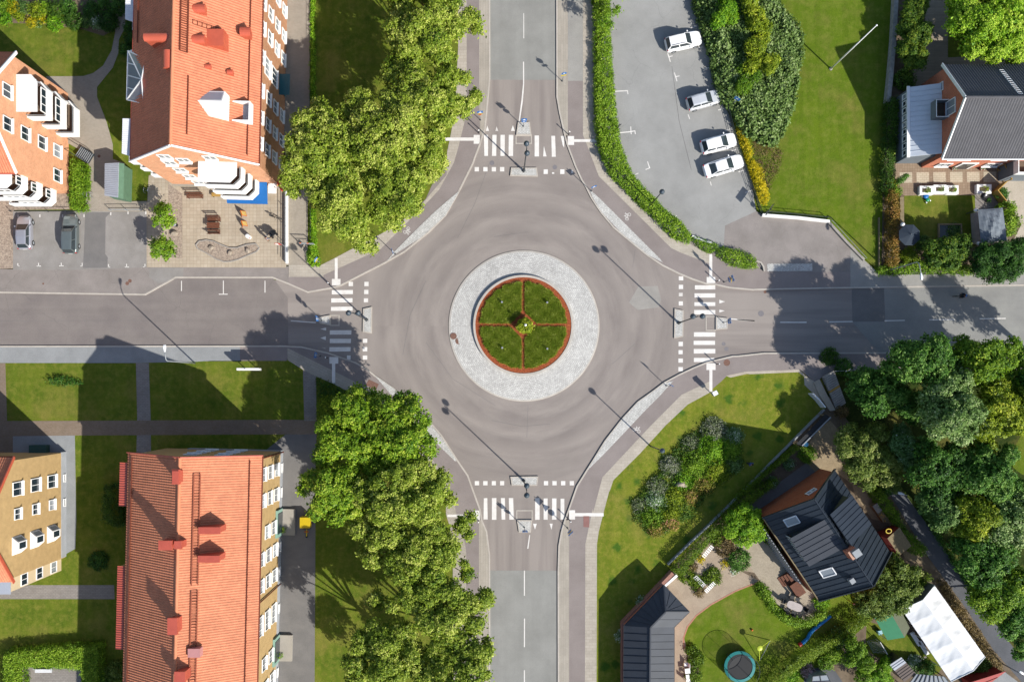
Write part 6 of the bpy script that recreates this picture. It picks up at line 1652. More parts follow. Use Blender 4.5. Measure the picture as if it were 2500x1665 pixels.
w = MB(); w.ribbon(pts('d3 1425,775 1522,688', 1.0), .28, 0, 1.15); tag(w.build('wall', MAT['white']), 'short white wall piece between the outbuilding and the clipped hedge', 'wall')
# ================================================================ STREET FURNITURE
def D(tile, x, y, z=0.0): return at(tile, x, y, z)


def lamp_double(label, base, g1, g2, z=9.3):
    b = D(*base, 0); p, q = D(*g1, z), D(*g2, z); m = (p + q) / 2
    root = thing('street_lamp', label, 'street lamp', (b.x, b.y, 0.13), 0, 'double-globe street lamps of the crossing')
    MB().lathe([(.2, 0), (.2, .12), (.13, .16), (.13, .9), (.1, .95), (.1, 1.0)], (b.x, b.y, .13), 12).build('base', MAT['dark_metal'], root, smooth=False)
    t = Vector((b.x, b.y, z + .15))
    MB().tube([(b.x, b.y, 1.0), (b.x, b.y, 5), t], [.085, .07, .055], 10).build('pole', MAT['dark_metal'], root, smooth=True)
    d = (p - q).normalized()
    for s in (1, -1):
        g = t + d * .52 * s
        MB().tube([t - Vector((0, 0, .5)), t + d * .28 * s - Vector((0, 0, .15)), g + Vector((0, 0, .02))], .035, 6).build('arm', MAT['dark_metal'], root)
        c = g + Vector((0, 0, -.05))
        sh = MB().lathe([(.3, -.12), (.31, 0), (.27, .14), (.18, .24), (.07, .3), (.03, .36)], c, 18).build('lamp_shade', MAT['lamp_shade'], root, smooth=True)
        gl = MB().ball(c - Vector((0, 0, .16)), .25, 14).build('globe', MAT['clear_lens'], None)
        off = offset_of(root)
        for v in gl.data.vertices: v.co -= off
        gl.parent = sh
    return root


lamp_double('dark double-globe lamp on the north traffic island', ('a3', 265, 1408), ('a3', 273, 1188), ('a3', 276, 1243))
lamp_double('dark double-globe lamp on the east traffic island', ('b3', 1535, 1308), ('b3', 1662, 1257), ('b3', 1719, 1256))
lamp_double('dark double-globe lamp on the south traffic island', ('c3', 265, 1255), ('c3', 285, 1307), ('c3', 285, 1365))
lamp_double('dark double-globe lamp on the west traffic island', ('b2', 995, 1283), ('b2', 865, 1222), ('b2', 925, 1222))


def lamp_single(label, base, z=7.0):
    b = D(*base, 0)
    root = thing('street_lamp', label, 'street lamp', (b.x, b.y, .1), 0)
    MB().tube([(b.x, b.y, .1), (b.x, b.y, 4), (b.x, b.y, z)], [.09, .07, .05], 10).build('pole', MAT['dark_metal'], root, smooth=True)
    c = Vector((b.x, b.y, z))
    MB().lathe([(.29, -.12), (.3, 0), (.27, .14), (.18, .24), (.07, .3), (.03, .36)], c, 18).build('lamp_shade', MAT['lamp_shade'], root, smooth=True)
    MB().ball(c - Vector((0, 0, .18)), .24, 14).build('globe', MAT['clear_lens'], root, smooth=True)


lamp_single('single-globe lamp at the edge of the planted oval lawn', ('c3', 1305, 972))
lamp_single('single-globe lamp rising from the long roadside hedge', ('b3', 1303, 345))


def lamp_curved(label, base, bend, head, z, name='street_lamp', group=None):
    b = D(*base, 0); e = D(*bend, z); h = D(*head, z + .1)
    root = thing(name, label, 'street lamp', (b.x, b.y, .1), 0, group)
    t = Vector((b.x, b.y, z)); d = (h - t); d.z = 0; d.normalize(); L = (Vector((h.x, h.y, 0)) - Vector((t.x, t.y, 0))).length
    MB().tube([(b.x, b.y, .1), (b.x, b.y, z * .5), (b.x, b.y, z - .5), (b.x + d.x * .15, b.y + d.y * .15, z - .15), (b.x + d.x * .5, b.y + d.y * .5, z), t + d * (L - .35) + Vector((0, 0, .1))], [.08, .07, .06, .055, .05, .04], 10).build('pole', MAT['grey_metal'], root, smooth=True)
    a = math.atan2(d.y, d.x); c = t + d * (L - .05) + Vector((0, 0, .1))
    mb = MB(); mb.add([c + Matrix.Rotation(a, 3, 'Z') @ Vector(p) for p in ((-.42, -.07, -.05), (-.42, .07, -.05), (.1, .17, -.06), (.1, -.17, -.06), (.38, -.13, -.05), (.38, .13, -.05), (-.4, -.05, .06), (-.4, .05, .06), (.08, .13, .12), (.08, -.13, .12), (.35, -.09, .08), (.35, .09, .08))],
        [(0, 1, 2, 3), (3, 2, 5, 4), (6, 9, 8, 7), (9, 10, 11, 8), (0, 6, 7, 1), (1, 7, 8, 2), (2, 8, 11, 5), (5, 11, 10, 4), (4, 10, 9, 3), (3, 9, 6, 0)])
    mb.build('lamp_head', MAT['white_metal'], root, bevel=.02)


lamp_curved('pale curved street lamp leaning from the west lawn over the road', ('c1', 1605, 292), ('c1', 1360, 262), ('c1', 1352, 165), 8.9)
lamp_curved('curved street lamp with white head in front of the pine beside the east road', ('b4', 1230, 880), ('b4', 1490, 805), ('b4', 1513, 930), 7.4)
lamp_curved('path lamp with white head at the start of the narrow dark path', ('c4', 1255, 1340), ('c4', 1290, 1350), ('c4', 1343, 1360), 4.5, 'path_lamp')
lamp_curved('path lamp with white head at the lower end of the narrow dark path', ('d4', 2170, 1410), ('d4', 2260, 1450), ('d4', 2335, 1488), 5.0, 'path_lamp')

SG = {'blue': MAT['blue'], 'white': MAT['white'], 'yellow': MAT['yellow'], 'red': MAT['red'], 'grey': MAT['grey_metal'], 'black': MAT['black']}


def plate(mb, c, nrm, shape, s, th=.03):
    r = Vector((-nrm.y, nrm.x, 0)); z = Vector((0, 0, 1))
    if shape == 'round': ring_ = [(math.cos(2 * math.pi * i / 20) * s / 2, math.sin(2 * math.pi * i / 20) * s / 2) for i in range(20)]
    elif shape == 'tri': ring_ = [(-s / 2, s * .4), (0, -s * .46), (s / 2, s * .4)][::-1]
    elif shape == 'triup': ring_ = [(-s / 2, -s * .4), (s / 2, -s * .4), (0, s * .46)]
    elif shape == 'diamond': ring_ = [(0, -s / 2), (s / 2, 0), (0, s / 2), (-s / 2, 0)]
    elif shape == 'wide': ring_ = [(-s, -s * .4), (s, -s * .4), (s, s * .4), (-s, s * .4)]
    else: ring_ = [(-s / 2, -s / 2), (s / 2, -s / 2), (s / 2, s / 2), (-s / 2, s / 2)]
    n = len(ring_)
    vs = [c + r * x + z * y + nrm * d for d in (-th / 2, th / 2) for x, y in ring_]
    fs = [tuple(range(n))[::-1], tuple(range(n, 2 * n))] + [(i, (i + 1) % n, (i + 1) % n + n, i + n) for i in range(n)]
    mb.add(vs, fs)


def sign(label, base, face, items, pole='grey_metal', name='road_sign'):
    """face: compass angle of the plates; items: (shape, height, size, colour, mark)"""
    b = D(*base, 0.12); nrm = Vector((math.cos(math.radians(face)), math.sin(math.radians(face)), 0))
    root = thing(name, label, 'road sign', b)
    top = max(i[1] + i[2] * .5 for i in items)
    MB().tube([b, b + Vector((0, 0, top))], .04, 8).build('post', MAT[pole], root, smooth=True)
    mb = MB(); mb.lathe([(.09, 0), (.09, .08), (.05, .1)], b, 10); mb.build('foot', MAT['dark_metal'], root)
    for sh, z, s, c, mk in items:
        pc = Vector((b.x, b.y, z)) + nrm * .06
        mb = MB(); plate(mb, pc, nrm, sh, s); p = mb.build('sign_plate', SG[c], root)
        if mk:
            mb = MB()
            for d in (.022, -.022): plate(mb, pc + nrm * d, nrm, mk[0], s * mk[1], .008)
            o = mb.build('symbol', SG[mk[2]], None); off = offset_of(root)
            for v in o.data.vertices: v.co -= off
            o.parent = p
    return root


CR = ('triup', .62, 'white'); AR = ('tri', .4, 'white')
sign('round blue path sign with a yellow plate below it on the north kerb strip', ('p3', 1745, 305), -80, [('round', 2.7, .62, 'blue', AR), ('wide', 2.1, .3, 'yellow', None)])
sign('blue pedestrian crossing sign on the north traffic island', ('p3', 1002, 1168), -88, [('square', 2.75, .66, 'blue', CR), ('round', 2.05, .6, 'blue', AR)])
sign('blue crossing sign with a striped post beside the lime branch', ('p3', 180, 1048), -85, [('square', 3.1, .66, 'blue', CR), ('tri', 2.3, .7, 'yellow', ('tri', .7, 'red'))])
sign('blue sign on the tip of the north-east cobbled edge', ('b3', 820, 226), -70, [('square', 2.5, .62, 'blue', CR)])
sign('tall stack of three traffic signs beside the east crossing', ('p4', 1315, 540), 20, [('square', 3.5, .7, 'blue', CR), ('triup', 2.75, .8, 'yellow', ('triup', .7, 'red')), ('round', 2.0, .64, 'blue', AR)])
sign('blue sign on the east traffic island', ('p4', 1300, 1315), 5, [('square', 2.75, .66, 'blue', CR), ('round', 2.05, .6, 'blue', AR)])
sign('blue sign on the west traffic island', ('b2', 625, 1285), 185, [('square', 2.75, .66, 'blue', CR), ('round', 2.05, .6, 'blue', AR)])
sign('thin blue sign on the north-west cobbled edge', ('b2', 1228, 742), 200, [('square', 2.5, .62, 'blue', CR)])
sign('blue parking sign with a yellow strip in the grass corner', ('p2', 945, 635), -30, [('square', 2.5, .62, 'blue', ('wide', .25, 'white')), ('wide', 1.9, .3, 'yellow', None)])
sign('blue sign standing in tree shade on the south-west cycle path', ('c2', 612, 232), 170, [('square', 2.7, .66, 'blue', CR), ('round', 2.0, .6, 'blue', AR)])
sign('blue sign at the tip of the south-east cobbled edge', ('p6', 287, 482), 60, [('square', 2.6, .62, 'blue', CR)])
sign('stack of three traffic signs on the kerb strip south of the island', ('p5', 1457, 1322), -45, [('square', 3.5, .7, 'blue', CR), ('triup', 2.75, .8, 'yellow', ('triup', .7, 'red')), ('round', 2.0, .64, 'blue', AR)])
sign('blue sign on the south traffic island', ('p5', 627, 1307), -90, [('square', 2.75, .66, 'blue', CR), ('round', 2.05, .6, 'blue', AR)])
sign('yellow and white diamond priority sign at the top of the concrete garden steps', ('r5', 1482, 326), 120, [('diamond', 2.3, .75, 'white', ('diamond', .72, 'yellow'))])
sign('blue car park sign on the fence below the juniper bank', ('a3', 1968, 872), -120, [('square', 2.7, .7, 'blue', ('wide', .2, 'white'))])
sign('small black sign post in the long roadside hedge', ('a3', 1028, 1075), -60, [('square', 2.3, .4, 'black', None)], 'dark_metal')
sign('big dark sign board seen edge-on at the lower corner of the car park', ('b4', 213, 416), 145, [('wide', 2.6, .8, 'black', ('wide', .85, 'grey')), ('round', 1.3, .5, 'black', None)], 'dark_metal')
for lb, base in (('black guide post at the lime-tree end of the north crossing', ('p3', 150, 1302)), ('black guide post at the hedge end of the north crossing', ('p3', 1868, 1330)), ('black guide post at the upper end of the east crossing', ('p4', 1165, 530)),
                 ('black guide post at the lower end of the east crossing', ('p6', 1250, 72)), ('black guide post at the right end of the south crossing', ('p5', 1500, 1172)), ('black guide post at the lower end of the west crossing', ('c2', 672, 247)),
                 ('black guide post at the upper end of the west crossing', ('p2', 1140, 1050)), ('black guide post at the left end of the south crossing', ('d2', 1912, 240))):
    b = D(*base, .12); root = thing('guide_post', lb, 'post', b, 0, 'guide posts at the crossings')
    MB().tube([b, b + Vector((0, 0, 1.15))], .055, 8).build('post', MAT['black'], root)
    MB().lathe([(.075, 0), (.08, .1), (.05, .16)], b + Vector((0, 0, 1.15)), 10).build('cap', MAT['white'], root)
b = D('p6', 1145, 625, .1); root = thing('control_cabinet', 'small grey box on a post at the lawn edge by the east crossing', 'cabinet', b)
MB().tube([b, b + Vector((0, 0, 1.0))], .05, 8).build('post', MAT['grey_metal'], root); MB().box(b + Vector((0, 0, 1.4)), (.5, .42, .9), .5).build('box', MAT['grey_metal'], root, bevel=.02); MB().box(b + Vector((0, 0, 1.88)), (.58, .5, .06), .5).build('lid', MAT['white_metal'], root)
z_ = 2.2; a_, c__ = D('c1', 1945, 341, z_), D('c1', 2132, 341, z_)
root = thing('sign_board', 'long white two-part sign board on posts at the edge of the west lawn', 'sign board', (a_ + c__) / 2 - Vector((0, 0, z_ - .1)))
for x0, x1, dz in ((a_.x, a_.x + .98, 0), (a_.x + 1.05, c__.x, .25)): MB().box(((x0 + x1) / 2, a_.y, 1.75 + dz), (x1 - x0, .26, 1.1)).build('board', MAT['white'], root, bevel=.02)
for x in (a_.x + .5, a_.x + 1.9): MB().tube([(x, a_.y, .1), (x, a_.y, 1.3)], .06, 8).build('post', MAT['grey_metal'], root)
p0, p1 = D('p2', 550, 262, 1.5), D('p2', 815, 272, 1.5)
root = thing('barrier', 'grey pipe barrier with orange end bands across the paved footpath', 'barrier', (p0.x, p0.y, .1))
for p in (p0, p1): MB().tube([(p.x, p.y, .1), (p.x, p.y, 1.55)], .05, 8).build('post', MAT['grey_metal'], root)
MB().tube([p0, p1], .05, 8).build('bar', MAT['grey_metal'], root); MB().tube([p0 - Vector((0, 0, .55)), p1 - Vector((0, 0, .55))], .04, 8).build('bar', MAT['grey_metal'], root)
for t in (0.02, .55): MB().tube([p0.lerp(p1, t), p0.lerp(p1, t + .14)], .056, 8).build('band', MAT['orange'], root)
p = D('p1', 1930, 1535, 2.4); root = thing('flag_sign', 'red and white shop flag fixed at the plaza wall', 'flag', (p.x, p.y, .12))
MB().tube([(p.x, p.y, .12), (p.x, p.y, 2.9)], .025, 6).build('pole', MAT['grey_metal'], root); MB().box((p.x - .35, p.y, 2.3), (.7, .03, 1.1)).build('cloth', MAT['red'], root); MB().box((p.x - .5, p.y, 2.3), (.3, .045, .9)).build('stripe', MAT['white'], root)

# flagpole
b = pt(2028, 169, .1); root = thing('flagpole', 'tall white flagpole standing on the north-east lawn', 'flagpole', b)
MB().tube([b, b + Vector((0, 0, 6)), b + Vector((0, 0, 11.7))], [.09, .075, .045], 12).build('pole', MAT['white'], root, smooth=True)
MB().ball(b + Vector((0, 0, 11.8)), .1, 10).build('finial', MAT['white'], root, smooth=True); MB().lathe([(.2, 0), (.2, .1), (.12, .14)], b, 12).build('base', MAT['concrete'], root)

# bollard lights on the roundabout
first = None
for lb, x, y in (('short round bollard light in the north-east quarter of the roundabout grass', 457, 1138), ('short round bollard light in the south-east quarter of the roundabout grass', 458, 1518), ('short round bollard light in the north-west quarter of the roundabout grass', 85, 1135), ('short round bollard light in the south-west quarter of the roundabout grass', 87, 1510)):
    b = D('b3', x, y, 1.1); b.z = .42
    if first is None:
        first = thing('bollard_light', lb, 'bollard light', b, 0, 'bollard lights of the roundabout')
        MB().lathe([(.09, 0), (.09, .55)], b, 14).build('post', MAT['grey_metal'], first, smooth=False); MB().lathe([(.1, .55), (.12, .6), (.12, .72), (.09, .76)], b, 14).build('light_head', MAT['grey_metal'], first)
    else: dup(first, b, 0, lb)
b = D('b3', 278, 1325, 2.2); b.z = .42; root = thing('post', 'slim pale post sticking out of the round shrub in the roundabout centre', 'post', b)
MB().tube([b, b + Vector((0, 0, 2.1))], .06, 8).build('shaft', MAT['grey_metal'], root); MB().ball(b + Vector((0, 0, 2.15)), .16, 12).build('cap', MAT['white_metal'], root, smooth=True)


# ================================================================ FENCES AND WALLS
def wall(name, label, spec, w, h, m, cat='wall', z0=0.0):
    return tag(MB().ribbon(pts(spec, h), w, z0, h).build(name, m), label, cat)


def rail_fence(label, spec, h, m, gap=2.0, rails=(.5, .95), name='fence', r=.03):
    P = pts(spec, h * .6); root = thing(name, label, 'fence', (P[0].x, P[0].y, .1))
    for k in rails: MB().tube([Vector((p.x, p.y, h * k)) for p in P], r, 6).build('rail', m, root)
    for a, c in zip(P, P[1:]):
        n = max(1, int((c - a).length / gap))
        for i in range(n):
            q = a.lerp(c, i / n); MB().tube([(q.x, q.y, 0), (q.x, q.y, h)], r * 1.3, 6).build('post', m, root)
    return root


rail_fence('low dark fence between the car park and the juniper bank', 'a3 1652,-100 1695,100 1862,630 1935,870 2025,1200 2145,1545 b3 2200,350 2225,415', .95, MAT['dark_metal'], 2.4, (.35, .7, .98))
rail_fence('thin dark fence on the lawn edge above the white retaining wall', 'b4 205,412 280,395 740,440 772,456', .9, MAT['dark_metal'], 2.0)
rail_fence('steel handrail along the plaza wall', 'b2 332,220 332,812', 1.3, MAT['grey_metal'], 2.0, (.75, 1.0))
rail_fence('low steel rail in front of the two parked cars', 'b1 80,388 690,392', .8, MAT['dark_metal'], 2.2, (.98,))
rail_fence('steel gate rail between the plaza and the parking bays', 'b1 900,380 1165,380', 1.0, MAT['grey_metal'], 1.4, (.5, .98))
rail_fence('light blue handrail beside the yellow road sign', 'r5 1390,332 1480,326 1800,316', 1.0, MAT['grey_metal'], 1.6, (.5, .98))
rail_fence('thin black fence along the planted strip of the paved footpath', 'a2 531,0 531,1000 b2 533,370 533,640', .7, MAT['dark_metal'], 3.0, (.98,), r=.02)
rail_fence('steel pipe fence on top of the slanting drive wall', 'b4 770,470 1055,780', .9, MAT['grey_metal'], 2.0, (.98,))
wall('retaining_wall', 'low white retaining wall between driveway and lawn', 'b4 208,420 500,442 760,472', .3, .55, MAT['white'])
wall('retaining_wall', 'grey slanting retaining wall from the driveway to the east pavement', 'b4 755,478 900,640 1045,788', .28, .45, MAT['concrete'])
wall('plaza_wall', 'long low white wall along the right side of the plaza', 'b2 332,215 333,815', .22, .7, MAT['white'])
wall('stone_wall', 'pale stone wall on the right edge of the north-east lawn', 'a4 1315,-150 1290,330 1265,620 1243,835', .5, .9, plain('rough_stone', '#b9b6ae', .9, .3, 3, fine=.15))
wall('timber_edge', 'dark timber edge along the russet hedge', 'b4 1168,440 1168,860', .12, .4, MAT['old_wood'])
wall('boundary_fence', 'long thin white boundary fence beside the clipped hedge', 'r5 1255,880 920,1215 730,1410 570,1568 r1 1990,0 1110,890 640,1350 400,1568 d3 1450,605', .16, .7, MAT['grey_metal'], 'fence')
wall('boundary_fence', 'short white fence piece beside the concrete steps', 'r5 1085,650 1180,740 1268,850', .14, 1.5, MAT['white_metal'], 'fence')
wall('kerb_wall', 'small white kerb wall behind the gappy hedge', 'b3 1650,592 1730,630 1812,650', .2, .5, MAT['white'])
wall('kerb_wall', 'curved pale kerb at the lower end of the roadside hedge', 'b3 2175,795 2215,812 2235,845 2242,882', .18, .3, MAT['granite'])
wall('timber_fence', 'new timber fence wrapping round the dark bush by the gravel drive', 'p7 2195,490 2015,665 2180,870', .1, 1.5, MAT['pale_wood'], 'fence')
wall('pergola_beam', 'weathered timber rail on the left side of the enclosed lawn', 'b4 1352,275 1355,490', .45, 1.1, MAT['old_wood'], 'rail')
wall('flat_wall', 'grey low wall left of the canvas gazebo', 'b4 1960,400 1975,650', .5, .8, MAT['concrete'])
P = [D('p7', x, y, z) for x, y, z in ((1975, 232, .1), (2120, 520, .1), (2225, 490, 1.7), (2085, 188, 1.7))]
P[2] = Vector((P[1].x, P[1].y, 1.7)); P[3] = Vector((P[0].x, P[0].y, 1.7))
root = thing('timber_gate', 'open timber lattice gate beside the front terrace', 'gate', P[0])
mb = MB()
for a, c in ((0, 1), (1, 2), (2, 3), (3, 0), (0, 2)): mb.bar(P[a], P[c], .09)
for t in (.33, .66): mb.bar(P[0].lerp(P[1], t), P[3].lerp(P[2], t), .07)
mb.build('frame', MAT['pale_wood'], root)

# garden steps in the south-east
A_, B_, C_, D_ = D('r5', 1205, 410), D('r5', 1350, 325), D('r5', 1550, 790), D('r5', 1410, 885)
root = thing('garden_steps', 'flight of grey concrete steps with a wooden landing leading down from the pavement', 'steps', A_)
n = 16
for i in range(n):
    t0, t1 = i / n, (i + .82) / n
    mb = MB(); mb.prism([A_.lerp(D_, t0), B_.lerp(C_, t0), B_.lerp(C_, t1), A_.lerp(D_, t1)], -.05, .75 - .035 * i)
    mb.build('landing' if i in (6, 7) else 'step', MAT['pale_wood'] if i == 7 else MAT['concrete'], root)
P = pts('r5 1100,490 1180,445 1265,620 1410,890 1330,900 1180,680', .3); tag(MB().prism(P, -.05, .3).build('ramp', GM['pale_gravel']), 'sandy ramp beside the concrete garden steps', 'ramp')
root = thing('stairs', 'short flight of brown steps in the path beside the maple', 'steps', D('c2', 530, 600, .1))
for x0, x1, y0, y1, h in ((482, 578, 500, 530, .16), (482, 578, 530, 552, .22), (482, 578, 685, 712, .16), (482, 578, 712, 740, .22)):
    MB().prism(pts(f'c2 {x0},{y0} {x1},{y0} {x1},{y1} {x0},{y1}'), 0, h).build('step', GM['paver_path'], root)

# ================================================================ CARS
def car(label, c, ang, L=4.3, W=1.76, Hh=1.48, paint='white', kind='hatch', rails=False, group=None, name='parked_car'):
    root = thing(name, label, 'car', (0, 0, 0), 0, group)
    x = lambda t: t * L
    hw = W / 2
    st = {'hatch': [(-.5, .72, .38, .72), (-.475, .88, .27, .90), (-.4, .97, .2, .98), (-.15, 1, .19, .97), (.12, 1, .19, .94), (.24, .99, .2, .92), (.36, .96, .2, .84), (.44, .88, .24, .74), (.485, .74, .32, .62), (.5, .6, .4, .54)],
          'sedan': [(-.5, .74, .38, .70), (-.48, .88, .27, .86), (-.38, .96, .2, .94), (-.15, 1, .19, .94), (.12, 1, .19, .92), (.2, .99, .2, .90), (.34, .96, .2, .83), (.44, .88, .24, .73), (.485, .76, .32, .61), (.5, .6, .4, .54)]}['sedan' if kind == 'sedan' else 'hatch']
    mb = MB(); vs, fs = [], []; m = 10
    for t, w, zb, zt in st:
        w *= hw
        for yy, zz in ((.0, zb), (.9, zb), (1, zb + .12), (1, zt - .22), (.97, zt - .08), (.86, zt), (0, zt + .03)): vs.append((x(t), yy * w, zz))
        for yy, zz in ((.86, zt), (.97, zt - .08), (1, zt - .22), (1, zb + .12), (.9, zb)): vs.append((x(t), -yy * w, zz))
    k = 12
    for i in range(len(st) - 1):
        for j in range(k):
            a, b_ = i * k + j, i * k + (j + 1) % k
            fs.append((a, a + k, b_ + k, b_))
    fs += [tuple(range(k)), tuple(range((len(st) - 1) * k, len(st) * k))[::-1]]
    mb.add(vs, fs); mb.build('body', paint, root, smooth=False, bevel=.015)
    rb, rt, ft, fb = {'hatch': (-.47, -.37, .04, .24), 'estate': (-.485, -.42, .02, .2), 'sedan': (-.37, -.22, .05, .22), 'van': (-.49, -.45, .06, .25)}[kind]
    zb = .92; bw, tw = hw * .86, hw * .68
    def sec(t, w, z): return [Vector((x(t), s * w, z)) for s in (1, -1)]
    B0, T0, T1, B1 = sec(rb, bw * .94, zb), sec(rt, tw * .95, Hh - .05), sec(ft, tw, Hh - .04), sec(fb, bw * .93, zb)
    M0 = sec((rt + ft) / 2, tw * 1.02, Hh)
    mb = MB()
    for s in (0, 1):
        q = [B0[s], B1[s], T1[s], M0[s], T0[s]]
        mb.add(q, [(0, 1, 2, 3, 4) if s else (4, 3, 2, 1, 0)])
    mb.quad(B0[0], B0[1], T0[1], T0[0]); mb.quad(B1[1], B1[0], T1[0], T1[1])
    ca, cb = [Vector((p.x, p.y * .7, p.z + .04)) for p in T0], [Vector((p.x, p.y * .7, p.z + .04)) for p in T1]
    cm = [Vector((p.x, p.y * .7, p.z + .04)) for p in M0]
    for (E, e), (F, f_) in (((T0, ca), (M0, cm)), ((M0, cm), (T1, cb))):
        mb.quad(E[0], F[0], f_[0], e[0]); mb.quad(e[0], f_[0], f_[1], e[1]); mb.quad(e[1], f_[1], F[1], E[1])
    mb.quad(T0[1], T0[0], ca[0], ca[1]); mb.quad(T1[0], T1[1], cb[1], cb[0])
    mb.build('roof', paint, root)
    gm = CARGLASS
    def pane(name, q, inset, out):
        c0 = sum(q, Vector()) / len(q); n_ = (q[1] - q[0]).cross(q[2] - q[0]).normalized()
        if n_.dot(c0 - Vector((c0.x * .6, 0, .9))) < 0: n_ = -n_
        mb_ = MB(); mb_.add([p.lerp(c0, inset) + n_ * out for p in q], [tuple(range(len(q)))]); mb_.build(name, gm, root)
    pane('windscreen', [B1[0], B1[1], T1[1], T1[0]], .07, .014); pane('rear_window', [B0[0], B0[1], T0[1], T0[0]], .12, .014)
    for s in (0, 1):
        mB, mT = B0[s].lerp(B1[s], .5), M0[s]
        pane('side_window', [B0[s].lerp(B1[s], .06), mB, mT, T0[s]], .09, .014); pane('side_window', [mB, B1[s], T1[s], mT], .09, .014)
        sg = 1 if s == 0 else -1
        mb = MB(); mb.box((x(fb) - .28, sg * (hw + .07), .98), (.14, .18, .13)); mb.build('mirror', paint, root, bevel=.03)
        mb = MB(); mb.add([(x(.40), sg * hw * .9, .62), (x(.47), sg * hw * .74, .6), (x(.485), sg * hw * .6, .64), (x(.45), sg * hw * .66, .75), (x(.39), sg * hw * .85, .8)], [(0, 1, 2, 3, 4) if sg > 0 else (4, 3, 2, 1, 0)]); mb.v = [tuple(Vector(p) + Vector((.02, sg * .012, .012))) for p in mb.v]; mb.build('headlight', MAT['clear_lens'], root)
        mb = MB(); mb.box((x(-.478), sg * hw * .78, .78), (.1, hw * .24, .22)); mb.build('tail_light', MAT['red_lens'], root, bevel=.02)
        for wx in (-.3, .31):
            R = .31; yc = sg * (hw - .08)
            mb = MB(); nn = 18; prof = [(R * .62, -.1), (R * .95, -.1), (R, -.07), (R, .07), (R * .95, .1), (R * .62, .1)]
            vs = [(x(wx) + r_ * math.cos(2 * math.pi * i / nn), yc + d, R + r_ * math.sin(2 * math.pi * i / nn)) for r_, d in prof for i in range(nn)]
            mb.add(vs, [(j * nn + i, j * nn + (i + 1) % nn, (j + 1) * nn + (i + 1) % nn, (j + 1) * nn + i) for j in range(5) for i in range(nn)])
            w = mb.build('wheel', MAT['rubber'], root)
            mb = MB(); mb.add([(x(wx) + R * .64 * math.cos(2 * math.pi * i / nn), yc + sg * .085, R + R * .64 * math.sin(2 * math.pi * i / nn)) for i in range(nn)], [tuple(range(nn))]); o = mb.build('rim', MAT['grey_metal'], None); o.parent = w
        if rails: MB().tube([(x(rt) + .1, sg * tw * .9, Hh + .05), (x((rt + ft) / 2), sg * tw * .9, Hh + .08), (x(ft) - .1, sg * tw * .9, Hh + .05)], .025, 6).build('roof_rail', MAT['dark_metal'], root)
    mb = MB(); mb.box((x(.492), 0, .45), (.04, hw * .9, .12)); mb.build('grille', MAT['black'], root)
    mb = MB(); mb.box((x(-.5), 0, .6), (.02, .5, .11)); mb.build('number_plate', MAT['white'], root)
    root.location = (c.x, c.y, .113); root.rotation_euler = (0, 0, math.radians(ang))
    return root


def car_paint(name, h, metal=0.0, g=1.5):
    t = NT(name); b = t.n('BsdfPrincipled', i_Roughness=.32, i_Metallic=metal); b.inputs['Base Color'].default_value = alb(h, g); b.inputs['Coat Weight'].default_value = .6; b.inputs['Coat Roughness'].default_value = .05
    t.l(b.outputs[0], t.out.inputs[0]); return t.m


CARGLASS = glass_mat('car_glass', '#4a565c', .05)
CP = 'cars parked beside the juniper bank'
W_ = car_paint('white_car_paint', '#fbfbfb', g=1.3)
car('white off-roader with roof rails parked furthest up the car park', D('a3', 1575, 342, .7), 13, 4.35, 1.8, 1.6, W_, 'estate', True, CP)
car('silver-white hatchback parked second from the top of the car park', D('a3', 1738, 826, .7), 16, 4.05, 1.72, 1.5, car_paint('silver_white_paint', '#e4e7ea', .3), 'hatch', False, CP)
car('white fastback car parked just above the sedan', D('a3', 1864, 1180, .7), 15, 4.3, 1.76, 1.45, W_, 'hatch', False, CP)
car('long white sedan with a boot parked lowest in the car park', D('a3', 1905, 1365, .7), 17, 4.85, 1.78, 1.42, W_, 'sedan', False, CP)
car('silver hatchback in the left parking bay by the apartment houses', D('b1', 203, 566, .7), 91, 4.0, 1.72, 1.48, car_paint('silver_paint', '#c3c5cf', .5), 'hatch', False, 'cars in the bays by the apartment houses')
car('grey-green estate car in the bay beside the dark asphalt strip', D('b1', 580, 578, .7), 90, 4.7, 1.78, 1.6, car_paint('grey_green_paint', '#7f8a8a', .5), 'estate', False, 'cars in the bays by the apartment houses')

p = D('r8', 668, 262, .7); root = thing('trailer', 'small yellow box trailer with a drawbar on the shaded service path', 'trailer', (p.x, p.y, .11))
MB().box((p.x, p.y, .85), (1.15, 1.3, 1.0)).build('body', MAT['yellow'], root, bevel=.04); MB().box((p.x, p.y, 1.38), (1.2, 1.25, .06)).build('lid', MAT['yellow'], root, bevel=.02)
MB().box((p.x + .1, p.y - .72, .9), (.9, .14, .5)).build('panel', MAT['dark_metal'], root)
MB().tube([(p.x, p.y - .6, .5), (p.x + .02, p.y - 1.2, .5), (p.x - .02, p.y - 1.75, .5)], .07, 8).build('drawbar', MAT['yellow'], root)
MB().tube([(p.x - .25, p.y - 1.2, .55), (p.x + .25, p.y - 1.2, .55)], .06, 6).build('handle', MAT['orange'], root)
for dx, dy, r_ in ((.62, .05, .3), (-.62, .05, .3)): MB().tube([(p.x + dx - .09, p.y + dy, .41), (p.x + dx + .09, p.y + dy, .41)], r_, 14).build('wheel', MAT['rubber'], root)
MB().tube([(p.x - .12, p.y - 1.78, .29), (p.x + .04, p.y - 1.78, .29)], .18, 12).build('jockey_wheel', MAT['rubber'], root)


